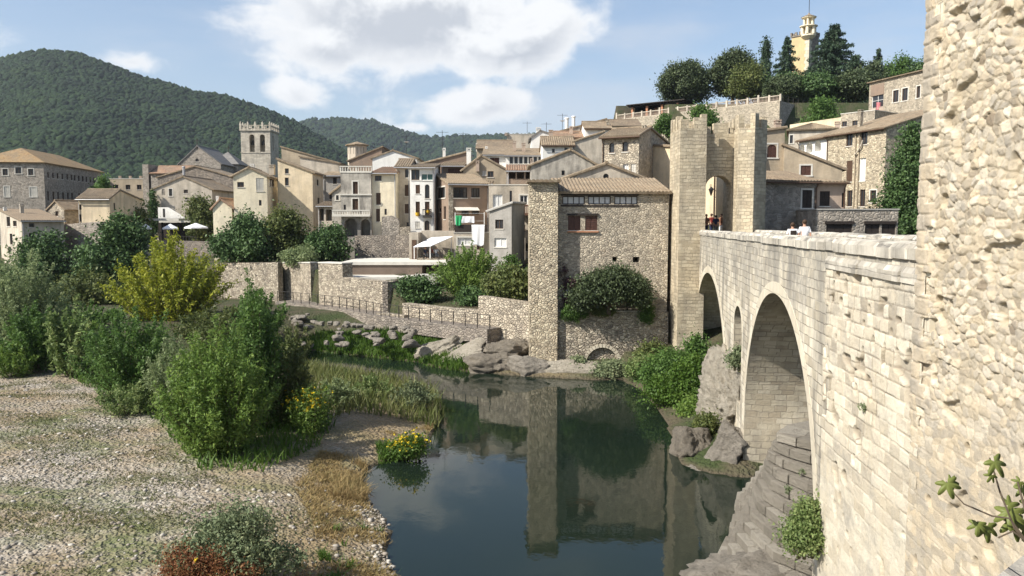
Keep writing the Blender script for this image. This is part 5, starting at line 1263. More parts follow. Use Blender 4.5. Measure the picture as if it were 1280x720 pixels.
wall_strip('retaining_wall', 'higher pale rubble wall joining the foot of the mill tower', [(598, 370, 64, 412), (663, 379, 60.4, 424)], .8)
wall_strip('stone_wall', 'big dark rubble wall in the shade below the bright cream house', [(443, 294.5, 93, 330), (513, 294, 92, 330)], .8, 'dark_shade_rubble')
wall_strip('ruined_wall', 'broken grey rubble wall stump in front of the bright cream house', [(477, 271, 94.3, 296), (489, 269.5, 94.3, 296), (497, 273, 94.3, 296), (499, 278, 94.3, 296)], .7, 'graystone')
wall_strip('ruined_wall', 'lower rubble wall corner right of the broken wall stump', [(499.5, 284, 94, 298), (512, 283, 94, 298)], .7, 'rubble')
wall_strip('retaining_wall', 'rough rock and rubble wall below the cream house among the left trees', [(76, 281, 108.5, 330), (97, 279, 106, 330), (126, 277, 105, 330)], .8, 'graystone')
wall_strip('retaining_wall', 'dark rubble embankment below the restaurant terrace', [(160, 300, 113, 340), (270, 302, 110, 340)], .8, 'dark_shade_rubble')
wall_strip('passage_shade_wall', 'dark wall added as the shade in the narrow passage between the two promenade walls', [(384, 331, 87.5, 384), (402, 331, 86.5, 384)], .5, 'dark_shade_rubble')  # added dark sheet standing in for the shade inside the open passage
# sunken terrace: pale slabs, shade painted as a brown upstand behind the promenade walls
def sunk_terrace():
    z0 = zv(345, 80); o = P(428, 340, 82)
    t = thing('roof_slab', 'flat pale terrace roof over shade painted as a brown upstand behind the promenade wall', 'terrace', (o.x, o.y, 5))
    W_ = P(548, 330, 84).x - o.x
    MB().box(0, 0, 0, W_ - 1.5, 5, zv(330.5, 83) - 5).build('upstand', M['shade'], t)
    MB().box(-.1, -.15, zv(330.5, 83) - 5 + .003, W_ + 1.2, 9, zv(328, 83) - 5 + .1).build('slab', M['lightconc'], t)
    MB().box(.5, -3.6, 0, W_ + .8, -.01, zv(345.5, 79.5) - 5).build('lower_terrace', M['lightconc'], t)
    MB().box(W_ - 1.7, -4.6, -1, W_ + .4, -3.61, zv(343, 77.5) - 5).build('light_box', M['lightconc'], t)
sunk_terrace()
def promenade():
    pts = [(345, 386, 83), (395, 390, 79), (430, 395, 75.5), (470, 404, 70.5), (505, 411, 67.6), (560, 417, 64.3), (612, 424, 61.4)]
    L_ = [Vector((P(u, 300, Y).x, Y, 0)) for u, v, Y in pts]; mb = MB(); zt = 2.72
    edge = []
    for i, p in enumerate(L_):
        d = (L_[min(i + 1, len(L_) - 1)] - L_[max(i - 1, 0)]).normalized(); n = Vector((-d.y, d.x, 0)); edge.append((p, n))
    for (p, n), (q, m_) in zip(edge[:-1], edge[1:]):
        v = [p + n * -.3, q + m_ * -.3, q + m_ * 2.2, p + n * 2.2]
        mb.add([(x.x, x.y, 1.6) for x in v] + [(x.x, x.y, zt) for x in v], [(4, 5, 6, 7), (0, 1, 5, 4), (1, 2, 6, 5), (2, 3, 7, 6), (3, 0, 4, 7)])
    tag(mb.build('promenade', M['dark_shade_rubble'], None), kind='structure')  # dark stone paints in the shadow band below the railing
    t = thing('railing', 'long thin metal railing on posts along the riverside promenade', 'railing', (L_[0].x, L_[0].y, zt)); o = Vector((L_[0].x, L_[0].y, zt))
    def along(s):
        for p, q in zip(L_[:-1], L_[1:]):
            l = (q - p).length
            if s <= l: return p + (q - p) * (s / l)
            s -= l
        return L_[-1]
    tot = sum((q - p).length for p, q in zip(L_[:-1], L_[1:])); k = 24; r = MB(); prev = None; post = None
    for i in range(k + 1):
        p = along(tot * i / k); p = Vector((p.x, p.y, zt)) - o
        if post is None: post = MB().tube([(0, 0, 0), (0, 0, 1.1)], .04, 6).build('post', M['metal'], t); post.location = p
        else: c = post.copy(); link(c); c.parent = t; c.location = p
        if prev is not None:
            for hh, rr in ((1.08, .022), (.72, .01), (.4, .01)): r.tube([prev + Vector((0, 0, hh)), p + Vector((0, 0, hh))], rr, 5)
        prev = p
    r.build('rail', M['metal'], t)
    c = P(417, 372, 79.6); s_ = thing('sign_post', 'small brown post standing on the promenade before the shaded wall', 'post', (c.x - .6, c.y, zt)); MB().box(-.09, -.09, 0, .09, .09, 1.9).build('pole', M['rust'], s_); MB().box(-.2, -.12, 1.9, .2, .12, 2.2).build('lamp_head', M['metal'], s_)
promenade()
# cafe awning on the bank above the promenade
def cafe():
    Y = 86.5; o = P(521, 325, Y); g = 6.4; zz = lambda v: zv(v, Y) - g
    t = thing('cafe_terrace', 'small raised terrace of pale stone with a wall opening beside the white awning', 'terrace', (o.x, Y, g))
    w = P(562, 320, Y).x - o.x
    MB().box(0, 0, -1.5, w, 4.5, zz(323)).build('floor', M['rubble'], t)
    MB().box(0, 4.51, -1.5, w + .5, 5, zz(289)).box(-1.0, 1.5, -1.5, -.01, 5, zz(291)).build('wall', M['beige'], t)
    MB().box(-.7, 1.44, .2, -.2, 1.49, 2.6).build('door', M['wood'], t)
    mb = MB(); 
    for i in range(12): mb.box(.1 + i * w / 12, -.0, zz(323), .16 + i * w / 12, .05, zz(323) + .9)
    mb.box(0, -.02, zz(323) + .9, w, .07, zz(323) + .96); mb.build('railing', M['metal'], t)
    a = thing('awning', 'bright white sloping awning on thin posts over the little cafe terrace', 'awning', (o.x, Y, g + zz(323)))
    b = zz(323); x0 = -.3; w2 = w * .98
    z1, z2, z3, z4 = zz(309) - b, zz(299) - b, 0, 0
    vs = [(x0, -.6, z1), (x0 + 1.9, -.6, z1 + .1), (w2 + .2, 3.6, z2 + .2), (1.2, 3.9, z2 + .05)]
    MB().add(vs + [(x, y, z + .07) for x, y, z in vs], [(3, 2, 1, 0), (4, 5, 6, 7), (0, 1, 5, 4), (1, 2, 6, 5), (2, 3, 7, 6), (3, 0, 4, 7)]).build('canvas', M['cloth'], a)
    for x, y, z in ((x0 + .1, -.5, z1), (x0 + 1.8, -.45, z1 + .1), (w2, 3.5, z2 + .15)): MB().tube([(x, y, 0), (x, y, z)], .05, 6).build('post', M['whitepaint'], a)
    return o, Y, g + zz(323)
CAFE = cafe()
# restaurant terrace far left
def restaurant():
    Y = 118; a, c = P(181, 290, Y), P(262, 290, Y); w = c.x - a.x; g = zv(303, Y)
    t = thing('restaurant_pavilion', 'dark open restaurant pavilion with a pale flat roof behind the white parasols', 'pavilion', (a.x, Y, g))
    zr = zv(275, Y) - g
    MB().box(0, -.5, zr - .1, w * .55, 5, zr + .22).box(w * .55 + .02, .3, zr - .35, w, 5, zr - .1).build('roof', M['lightconc'], t)
    mb = MB(); mb.box(0, 4.6, -1, w, 5, zr - .4); mb.build('back_wall', M['darkwood'], t)
    MB().box(-.5, -5.8, -3, w + .5, 4.59, -.02).build('floor', M['concrete'], t)
    for i in range(5): MB().box(w * i / 4 - .1, .4, 0, w * i / 4 + .1, .6, zr - .36).build('post', M['darkwood'], t)
    mb = MB(); [mb.box(x, -5.6, 0, x + .06, -5.5, .95) for x in np.linspace(0, w, 24)]; mb.box(0, -5.62, .95, w + .06, -5.48, 1.02); mb.build('railing', M['metal'], t)
    def parasol(u, v, wd, lab):
        p = P(u, v, Y - 3); r = wd / 2 / 1000 * (Y - 3); s = thing('parasol', lab, 'parasol', (p.x, p.y, g), 0, 'white parasols on the restaurant terrace'); top = p.z - g + .5
        MB().tube([(0, 0, 0), (0, 0, top)], .04, 6).build('pole', M['metal'], s)
        mb = MB(); n = 8; vs = [(0, 0, top)] + [(r * math.cos(6.283 * i / n), r * math.sin(6.283 * i / n), top - .62) for i in range(n)] + [(r * math.cos(6.283 * i / n), r * math.sin(6.283 * i / n), top - .8) for i in range(n)]
        mb.add(vs, [(0, i + 1, (i + 1) % n + 1) for i in range(n)] + [(i + 1, i + 1 + n, (i + 1) % n + 1 + n, (i + 1) % n + 1) for i in range(n)]); mb.build('canopy', M['cloth'], s)
        MB().lathe([(.3, 0), (.3, .1), (.05, .2)], 10).build('base', M['concrete'], s)
    parasol(182, 284, 15, 'smallest white parasol, half hidden at the left end of the restaurant terrace')
    parasol(213, 284, 20, 'pointed white parasol in the middle of the restaurant terrace')
    parasol(245, 283, 30, 'widest white parasol at the right end of the restaurant terrace')
    c = P(203, 266, 124); s = thing('stair', 'white walled outside stair on the wall behind the restaurant', 'stair', (c.x, 124, zv(273, 124)))
    MB().prism([(-.6, 0), (.4, 0), (2.9, 0), (2.9, .9), (-.6, .9)], -2, .1).build('steps', M['lightconc'], s)
    v = [(-.6, 0, 0), (3.6, 0, 0), (3.2, 0, .35), (1.0, 0, 1.7), (-.6, 0, 1.7)]; MB().add([(x, -.15, z) for x, y, z in v] + [(x, .0, z) for x, y, z in v], [(0, 1, 2, 3, 4), (9, 8, 7, 6, 5)] + [(i, i + 5, (i + 1) % 5 + 5, (i + 1) % 5) for i in range(5)]).build('side_wall', M['white'], s)
    MB().box(.15, -.18, .2, .45, -.151, 1.5).build('drainpipe', M['metal'], s)
restaurant()
# mill terrace: parasol and tables under the tree
def mill_terrace():
    p = P(710, 366, 59.9); s = thing('parasol', 'little white parasol on the shaded mill terrace left of the big tree', 'parasol', (p.x, p.y, zv(388, 59.9)))
    top = p.z - s.location.z + .3; MB().tube([(0, 0, 0), (0, 0, top)], .035, 6).build('pole', M['metal'], s); MB().lathe([(.7, top - .45), (.68, top - .4), (.05, top)], 8).build('canopy', M['cloth'], s)
    for u in (742, 792):
        p = P(u, 386, 59.6); tb = thing('table', 'small white table on the mill terrace ' + ('at the left of the tree trunk' if u == 742 else 'at the right of the tree trunk'), 'table', (p.x, p.y, zv(388, 59.6)), 0, 'tables on the mill terrace')
        MB().box(-.6, -.35, .7, .6, .35, .75).build('table_top', M['whitepaint'], tb)
        for x in (-.5, .5): MB().box(x - .03, -.3, 0, x + .03, .3, .699).build('leg', M['metal'], tb)
mill_terrace()
# antennas, dish, lamp
def antenna(u, v0, v1, Y, lab, dish=False):
    a, c = P(u, v1, Y), P(u, v0, Y); t = thing('antenna', lab, 'antenna', (a.x, Y, a.z - 1.2), 0, 'aerials on the roofs'); h = c.z - a.z + 1.2
    MB().tube([(0, 0, 0), (0, 0, h)], .035, 5).build('mast', M['metal'], t)
    mb = MB(); mb.tube([(-.8, 0, h - .25), (.8, 0, h - .25)], .02, 4)
    for x in np.linspace(-.75, .75, 7): mb.tube([(x, -.35, h - .25), (x, .35, h - .25)], .012, 4)
    mb.build('aerial', M['metal'], t)
    if dish: MB().lathe([(.02, -.12), (.25, -.08), (.42, 0), (.4, .01), (.02, -.1)], 14, (0, 0, h - 1.1)).build('dish', M['whitepaint'], t)
antenna(553, 163, 192, 107, 'thin aerial on the broad roof above the narrow white house')
antenna(579, 165, 185, 130, 'thin aerial on the back brown tiled house')
antenna(659, 152, 168, 140, 'aerial on the grey flat roofed top house')
antenna(703, 142, 158, 126, 'aerial with a white dish beside the white round chimneys', True)
antenna(508, 168, 190, 121, 'aerial above the wide white gable', True)
antenna(683, 153, 172, 127, 'aerial next to the stout white chimney')
antenna(886, 128, 150, 140, 'tall thin aerial behind the gate towers')
h = HS['alley']; p = P(899.5 - 12.5, 240, 69.0)
lt = thing('wall_lantern', 'black wall lantern on a bracket in the street behind the gate arch', 'lantern', (p.x, p.y - .5, zv(245, 69)))
MB().lathe([(.04, 0), (.2, .5), (.24, .52), (.05, .75)], 6).build('lamp_glass', M['metal'], lt); MB().tube([(0, 0, .7), (0, 0, .95), (.1, 1.0, .95)], .025, 5).build('bracket', M['metal'], lt)

# ------------------------------------------------------------------ foliage
def leaf_quads(C, ls, rng, asp=.55, up=.35, dirs=None):
    n = len(C); nr = rng.normal(size=(n, 3)); nr[:, 2] += up
    if dirs is not None: nr += dirs * .7
    nr /= np.linalg.norm(nr, axis=1, keepdims=True)
    a = np.cross(nr, rng.normal(size=(n, 3))); a /= np.linalg.norm(a, axis=1, keepdims=True); b2 = np.cross(nr, a)
    l = (ls * (.6 + .8 * rng.random(n)))[:, None]
    V = np.stack([C + a * l, C + b2 * l * asp + nr * l * .15, C - a * l, C - b2 * l * asp + nr * l * .15], 1).reshape(-1, 3)
    return V, np.arange(n * 4).reshape(-1, 4)
def crown(lobes, K, per, rc, ls, seed, asp=.55, shell=.55, gap=0.0):
    """lobes (x, y, z, rx, ry, rz); K clumps of `per` leaves spread through their volume"""
    rng = np.random.default_rng(seed); lb = np.array(lobes, float); w = (lb[:, 3] * lb[:, 4] * lb[:, 5]) ** .7; w /= w.sum()
    i = rng.choice(len(lb), K, p=w); d = rng.normal(size=(K, 3)); d /= np.linalg.norm(d, axis=1, keepdims=True)
    r = (shell + (1 - shell) * rng.random(K)) * (1 + .14 * rng.normal(size=K)); C = lb[i, :3] + d * lb[i, 3:] * r[:, None]
    if gap:
        q = np.sin(C[:, 0] * 1.7 + seed) * np.sin(C[:, 1] * 1.9 + 1) * np.sin(C[:, 2] * 2.1 + 2); C = C[q > -1 + gap]; d = d[q > -1 + gap]; K = len(C)
    rr = rc * (.5 + rng.random(K))
    P_ = C[:, None, :] + rng.normal(size=(K, per, 3)) * rr[:, None, None] * np.array([1, 1, .75]) * .6
    D = np.repeat(d, per, 0)
    return leaf_quads(P_.reshape(-1, 3), ls, rng, asp, .35, D)
def shoots(w, top, n, per, ls, seed, spread=1.0, rad_=.16, low=.12, asp=.4):
    rng = np.random.default_rng(seed); C = []; st = []
    for k in range(n):
        a = rng.random() * 6.283; q = rng.random() ** .5; bx, by = math.cos(a) * q * w * .45, math.sin(a) * q * w * .45
        hgt_s = top * (1 - .55 * q ** 1.6) * (.72 + .30 * rng.random()); tx, ty = bx + math.cos(a) * q * w * .62 * spread + rng.normal() * .08 * w, by + math.sin(a) * q * w * .62 * spread + rng.normal() * .08 * w
        m = max(10, int(per * hgt_s / top)); s = low + (1 - low) * rng.random(m) ** .85; cv = s ** 1.5
        R_ = rad_ * (1.25 - .85 * s)[:, None] * (top / 4) ** .5
        C.append(np.stack([bx + (tx - bx) * cv, by + (ty - by) * cv, hgt_s * s], 1) + rng.normal(size=(m, 3)) * R_); st.append(((bx * .5, by * .5, -.1), (bx + (tx - bx) * .35, by + (ty - by) * .35, hgt_s * .5), (tx, ty, hgt_s * .97)))
    C = np.concatenate(C); return leaf_quads(C, ls, rng, asp, .1), st
def tree(name, label, cat, base, lobes, leaf, K, per, rc, ls, seed, trunk=.2, group=None, shell=.5, stems=1, gap=0., asp=.55, extra=None, bark='bark'):
    t = thing(name, label, cat, base, 0, group); rng = random.Random(seed)
    if leaf == 'two': pass
    if extra:
        (V, F), st = shoots(*extra[:2], K, per, ls, seed, *extra[2:])
    else: V, F = crown(lobes, K, per, rc, ls, seed, asp, shell, gap)
    obj('crown' if stems == 1 else 'foliage', npmesh('crown', V, F, L[leaf]), t)
    mb = MB()
    if extra:
        for k, q in enumerate(st[::2]): mb.tube(q, [trunk, trunk * .6, trunk * .15], 5)
        mb.build('stems', M['stem'], t)
    elif stems == 1:
        zc = min(l[2] for l in lobes); top = Vector((rng.uniform(-.1, .1), rng.uniform(-.1, .1), max(.4, zc)))
        mb.tube([(0, 0, -.3), (top.x * .4, top.y * .4, top.z * .5), tuple(top)], [trunk * 1.25, trunk, trunk * .8], 8)
        for l in lobes:
            q = Vector(l[:3]); m_ = top.lerp(q, .5) + Vector((0, 0, -.15 * l[5])); mb.tube([tuple(top * .85), tuple(m_), tuple(q + Vector((0, 0, l[5] * .3)))], [trunk * .6, trunk * .4, trunk * .12], 6)
        mb.build('trunk', M[bark], t)
    else:
        for k in range(stems):
            l = lobes[k % len(lobes)]; q = Vector(l[:3]) + Vector((rng.uniform(-.5, .5) * l[3], rng.uniform(-.5, .5) * l[4], rng.uniform(.2, .8) * l[5])); b0 = Vector((rng.uniform(-.3, .3) + l[0] * .5, rng.uniform(-.3, .3) + l[1] * .5, -.2))
            mb.tube([tuple(b0), tuple(b0.lerp(q, .5) + Vector((0, 0, .2))), tuple(q)], [trunk, trunk * .7, trunk * .2], 5)
        mb.build('stems', M['stem'], t)
    return t
def bush(label, u0, u1, v0, v1, Y, leaf, K, per, rc, ls, seed, name='bush', cat='bush', n=6, dep=.9, group=None, z=None, shell=.4, stems=6, gap=0., form='dome', trunk=.05, sp=1.0):
    """plant filling the pixel box u0..u1, v0 (top)..v1 (base) at depth Y"""
    uc = (u0 + u1) / 2; b_ = P(uc, v1, Y); x = b_.x; g = H(x, Y) if z is None else z
    top = zv(v0, Y) - g; w = (u1 - u0) / 2000 * Y; rng = random.Random(seed); lobes = []
    for k in range(n):
        if form == 'dome':
            f = rng.random(); zc = top * (.22 + .5 * f); sp = w * (1 - .45 * f) * .6; a = rng.uniform(0, 6.28) + k * 2.4
            lobes.append((sp * math.cos(a), sp * math.sin(a) * dep, zc, w * rng.uniform(.38, .6), w * rng.uniform(.38, .6) * dep, top * rng.uniform(.2, .3)))
        elif form == 'spire':
            f = k / max(1, n - 1); lobes.append((w * .3 * rng.uniform(-1, 1) * (1 - f), w * .3 * rng.uniform(-1, 1) * (1 - f), top * (.12 + .76 * f), w * (1.0 - .72 * f), w * (1.0 - .72 * f), top * .17))
        elif form == 'round':
            a = k * 2.4; f = (k + .5) / n; q = .58 * (1 - abs(f - .4)); lobes.append((w * q * math.cos(a), w * q * math.sin(a), top * (.3 + .52 * f), w * rng.uniform(.4, .52), w * rng.uniform(.4, .52), top * rng.uniform(.17, .22)))
        elif form == 'fan':
            a = k * 2.4; f = (k + .5) / n; lobes.append((w * .75 * math.cos(a) * f ** .5, w * .6 * math.sin(a), top * rng.uniform(.55, .75), w * .32, w * .32, top * rng.uniform(.22, .32)))
    if form == 'dome': lobes.append((0, 0, top * .3, w * .8, w * .8 * dep, top * .3)); lobes.append((w * .1, 0, top * .74, w * .42, w * .42, top * .24))
    return tree(name, label, cat, (x, Y, g), lobes, leaf, K, per, rc, ls, seed, trunk, group, shell, stems, gap, extra=(w * 1.05, top * 1.04, sp) if form == 'shoot' else None)
RB = 'bushes and trees on the gravel bank'
SH = dict(group=RB, form='shoot', trunk=.03, stems=0)
bush('pale grey green willow tree at the far left edge of the gravel bank', -30, 92, 306, 445, 62, 'willow', 110, 260, 0, .13, 11, 'willow_tree', 'tree', z=.6, **SH)
bush('dark green leafy shrub at the left, below the pale willow', 4, 84, 376, 480, 53, 'green', 70, 220, 0, .115, 12, **SH)
bush('shrub with large pale tipped leaves in the middle of the left thicket', 58, 124, 368, 474, 51, 'pale', 34, 150, 0, .19, 13, **SH)
bush('broad mid green willow shrub below the yellow tree', 100, 226, 380, 516, 45.5, 'green', 120, 260, 0, .10, 14, **SH)
bush('soft grey green shrub left of the largest bush', 182, 262, 416, 536, 42, 'willow', 80, 220, 0, .085, 15, **SH)
bush('largest bright green bush in the front middle of the gravel bank', 204, 344, 398, 596, 34.5, 'bright', 150, 300, 0, .085, 16, sp=.9, **SH)
bush('tall slim young poplar tree rising above the largest bush', 278, 366, 338, 566, 38.5, 'green', 90, 330, 0, .085, 17, 'poplar_tree', 'tree', sp=.55, **SH)
bush('dark shaded shrub right of the young poplar', 322, 394, 416, 560, 39.5, 'olive', 70, 260, 0, .085, 18, **SH)
bush('small light green shrub at the foot of the broad willow shrub', 120, 204, 474, 532, 41.5, 'pale', 50, 130, 0, .08, 19, **SH)
bush('low bright shrub at the left edge in front of the thicket', -12, 46, 428, 484, 51, 'bright', 40, 140, 0, .1, 20, **SH)
bush('dense grey green shrub between the yellow tree and the young poplar', 226, 316, 384, 500, 48, 'olive', 90, 240, 0, .1, 21, **SH)
bush('green willow shrub filling the gap between the pale willow and the broad shrub', 70, 140, 392, 470, 56, 'bright', 60, 200, 0, .11, 121, **SH)
bush('low sage shrub at the left among the reeds', 392, 446, 470, 528, 43, 'willow', 50, 140, 0, .075, 122, **SH)
bush('low bright shrub in the middle of the reeds', 440, 496, 466, 520, 46, 'pale', 45, 130, 0, .08, 123, **SH)
bush('low sage shrub at the right tip of the reeds', 490, 546, 474, 524, 45, 'sage', 45, 120, 0, .075, 124, **SH)
bush('small shrub on the far grass bank behind the young poplar', 340, 392, 398, 446, 64, 'olive', 40, 150, 0, .11, 125, **SH)
bush('yellow leaved autumn tree on the far bank', 150, 282, 291, 408, 71, 'yellow', 190, 170, 0, .16, 22, 'yellow_tree', 'tree', z=1.2, form='shoot', stems=1, trunk=.06, sp=1.15, group='trees on the far bank')
bush('wide dark green shrub on the far bank left of the yellow tree', 50, 165, 376, 436, 68, 'green', 110, 170, 0, .13, 171, form='shoot', trunk=.03, stems=0, group='trees on the far bank', z=1.2)
bush('green shrub on the far bank at the right foot of the yellow tree', 220, 320, 378, 440, 64, 'olive', 100, 170, 0, .12, 172, form='shoot', trunk=.03, stems=0, group='trees on the far bank', z=1.0)
bush('grey green shrub on the far bank in front of the stone garden wall', 286, 362, 358, 436, 67, 'green', 80, 180, 0, .12, 173, form='shoot', trunk=.03, stems=0, group='trees on the far bank', z=1.2)
bush('dark green tree right behind the yellow tree, left of the restaurant', 100, 188, 262, 380, 92, 'dark', 420, 46, 1.0, .2, 23, 'dark_tree', 'tree', 7, stems=1, trunk=.25, z=2.5, group='trees on the far bank')
bush('dark tree in front of the leftmost small house', 24, 96, 283, 350, 96, 'dark', 300, 46, .9, .2, 24, 'dark_tree', 'tree', 6, z=2.0, stems=1, trunk=.25, group='trees on the far bank')
bush('dark thicket at the foot of the dark tree, above the pale willow', 60, 165, 340, 405, 84, 'olive', 320, 44, .9, .18, 25, 'thicket', 'bush', 8, z=1.2, group='trees on the far bank')
bush('low dark thicket at the far left behind the pale willow', -30, 45, 335, 395, 90, 'dark', 240, 44, .9, .19, 26, 'thicket', 'bush', 6, z=1.2, group='trees on the far bank')
bush('orange tinged tree beside the long low tan building', 150, 192, 258, 300, 116, 'olive', 220, 40, .9, .22, 27, 'small_tree', 'tree', 5, stems=1, z=6, group='trees among the houses')
bush('round green tree in front of the tan gabled house', 231, 270, 243, 292, 119, 'olive', 260, 44, .8, .2, 28, 'small_tree', 'tree', 6, stems=1, z=7.5, group='trees among the houses')
bush('green tree at the corner of the grey convent', 114, 142, 219, 252, 150, 'green', 180, 36, 1.0, .26, 29, 'small_tree', 'tree', 5, stems=1, z=12, group='trees among the houses')
bush('thin dark climbing plant up the corner left of the restaurant stair', 187, 197, 240, 280, 127, 'dark', 110, 36, .5, .18, 30, 'climbing_plant', 'plant', 5, stems=3, z=9.5, form='spire')
bush('dark green tree above the stone garden wall, left of its group', 270, 342, 266, 328, 90.5, 'dark', 380, 46, .85, .17, 31, 'garden_tree', 'tree', 7, stems=1, z=6.4, group='garden trees on the stone wall', trunk=.2)
bush('olive green tree in the middle of the group on the stone wall', 326, 396, 262, 327, 92, 'olive', 380, 46, .85, .17, 32, 'garden_tree', 'tree', 7, stems=1, z=6.4, group='garden trees on the stone wall', trunk=.2)
bush('dark shrubby tree at the right of the group, left of the big dark wall', 384, 442, 281, 328, 90, 'dark', 300, 46, .8, .17, 33, 'garden_tree', 'tree', 6, stems=1, z=6.4, group='garden trees on the stone wall', trunk=.2)
bush('low pale shrub at the foot of the garden tree group', 350, 400, 308, 330, 86.5, 'willow', 130, 36, .5, .13, 34, 'shrub', 'bush', 4, z=6.3)
bush('feathery bright green tree behind the promenade wall', 541, 632, 304, 392, 73, 'bright', 170, 170, 0, .12, 35, 'feathery_tree', 'tree', stems=1, z=4.2, trunk=.05, form='shoot', sp=1.1)
bush('dark shrub left of the feathery green tree', 500, 548, 349, 388, 71.5, 'dark', 220, 44, .6, .14, 36, 'shrub', 'bush', 5, z=4.1)
bush('dark shrub under the feathery green tree by the wall', 570, 606, 362, 392, 68.5, 'dark', 160, 44, .5, .13, 37, 'shrub', 'bush', 4, z=4.0)
bush('wide mixed green shrub left of the mill tower foot', 606, 664, 334, 378, 66, 'olive', 260, 44, .6, .13, 38, 'shrub', 'bush', 6, z=4.9)
bush('tuft of green shrub against the grey rendered block', 626, 650, 318, 362, 72, 'green', 120, 40, .5, .12, 39, 'shrub', 'bush', 4, z=4.5)
# mill terrace tree and hanging plants
p = P(762, 388, 58.0); gz = zv(389, 58.2)
w = 3.0
tree('terrace_tree', 'wide dark tree in front of the mill wall, standing on the mill terrace', 'tree', (p.x, 58.5, gz), [(-1.60, -0.34, 1.26, 1.05, 0.84, 0.76), (-0.76, -0.59, 2.02, 1.09, 0.92, 0.80), (0.42, -0.67, 2.35, 1.18, 1.01, 0.84), (1.51, -0.42, 1.85, 1.09, 0.92, 0.84), (2.10, -0.42, 1.13, 0.67, 0.76, 0.63), (0.00, -0.84, 1.43, 1.26, 0.92, 0.67), (-2.10, -0.25, 0.84, 0.50, 0.59, 0.42)], 'oak', 900, 50, .5, .09, 41, .16, None, .45)
for (u0, u1, v0, v1, lf, lab, sd) in ((700, 735, 381, 403, 'green', 'green hedge hanging over the left end of the mill terrace wall', 42), (737, 770, 383, 396, 'olive', 'small trailing plant in the middle of the mill terrace wall edge', 43), (798, 818, 378, 410, 'green', 'green plant hanging down at the right end of the mill terrace wall', 44)):
    a, c = P(u0, v0, 58.7), P(u1, v1, 58.7); x = (a.x + c.x) / 2; zz = (a.z + c.z) / 2; t = thing('hanging_plant', lab, 'plant', (x, 58.72, c.z), 0, 'plants hanging over the mill terrace')
    V, F = crown([(0, 0, (a.z - c.z) * .55, (c.x - a.x) / 2, .25, (a.z - c.z) / 2)], 130, 30, .2, .07, sd, .5, .2); obj('foliage', npmesh('foliage', V, F, L[lf]), t)
p = P(706, 372, 58.9); t = thing('vine', 'bare purple brown vine climbing at the corner of mill tower and mill house', 'vine', (p.x, 59.2, zv(390, 59)))
V, F = crown([(.1, 0, 1.0, .45, .15, .9), (.3, 0, 2.2, .4, .12, .6), (.0, 0, 3.0, .25, .1, .6)], 60, 22, .2, .07, 45, .5, .1); obj('foliage', npmesh('foliage', V, F, L['purple']), t)
MB().tube([(.0, .0, -.1), (.1, 0, 1), (-.1, 0, 2.2), (.2, 0, 3.6)], [.06, .05, .04, .015], 5).tube([(.1, 0, 1), (.5, 0, 2), (.7, 0, 2.9)], [.04, .03, .01], 5).build('stem', M['bark'], t)
# plants at the foot of the gate tower and the bridge
GB = 'bushes on the bank under the gate tower'
bush('yellow green shrub at the left foot of the gate tower', 784, 826, 446, 500, 54.0, 'pale', 150, 44, .42, .09, 51, group=GB, n=5, z=.3)
bush('dark shrub behind the yellow green shrub, right of the water arch', 792, 830, 430, 470, 57.3, 'olive', 150, 44, .42, .1, 52, group=GB, n=4, z=.8)
bush('bright green bush at the waterline below the gate tower', 806, 884, 455, 540, 46.5, 'grass', 380, 46, .45, .085, 53, group=GB, n=7, z=.2)
bush('ivy green bush climbing to the far bridge arch', 848, 890, 420, 500, 50.5, 'green', 330, 46, .45, .09, 54, group=GB, n=6, z=.6, form='spire')
bush('big leafy green bush between the waterline and the gate tower foot', 800, 872, 440, 515, 50.5, 'green', 420, 46, .5, .09, 151, group=GB, n=7, z=.3)
bush('bright ivy bush against the first pier of the bridge', 852, 892, 445, 530, 46, 'grass', 320, 46, .45, .085, 152, group=GB, n=6, z=.4)
bush('low green shrub between the bush at the waterline and the boulder', 846, 884, 500, 545, 43.5, 'bright', 170, 42, .4, .08, 55, group=GB, n=4, z=.1)
bush('green shrub growing between the two boulders', 868, 896, 520, 566, 38.5, 'olive', 150, 40, .3, .065, 56, group=GB, n=4, z=.6)
bush('tuft of dry shrub on the rough bridge footing below the small arch', 912, 934, 432, 466, 37.6, 'sage', 90, 36, .25, .06, 57, 'shrub', 'bush', 4, z=4.1)
bush('yellow green bush on the stepped footing beside the big bridge pier', 978, 1038, 620, 703, 20.9, 'pale', 330, 44, .22, .042, 58, 'bush', 'bush', 7, z=2.1)
bush('small brown shrub left of the water arch', 712, 732, 446, 470, 57.2, 'sage', 70, 34, .3, .08, 59, 'shrub', 'bush', 4, z=.4)
bush('rough tuft of weeds hanging below the water arch', 735, 790, 452, 487, 56.0, 'sage', 170, 38, .4, .08, 60, 'shrub', 'bush', 6, z=.05)
for (u, v, Y, k) in ((1098, 509, 17.6, 1), (985, 612, 23.5, 2), (1005, 590, 24.5, 3)):
    p = P(u, v, Y); lab = {1: 'small weed tuft growing out of the pale bridge pier', 2: 'small weed tuft on a lower step of the bridge footing', 3: 'small weed tuft on a middle step of the bridge footing'}[k]
    if k == 1: p = Vector((BPTS[1][0] + (17.6 - 20.8) / (15 - 20.8) * (7.8 - BPTS[1][0]) - .15, 17.6, p.z))
    t = thing('weed_tuft', lab, 'weed', p, 0, 'weeds on the bridge stones'); V, F = crown([(0, 0, 0, .12, .12, .1)], 14, 16, .06, .03, 70 + k, .5, .1); obj('foliage', npmesh('foliage', V, F, L['sage']), t)
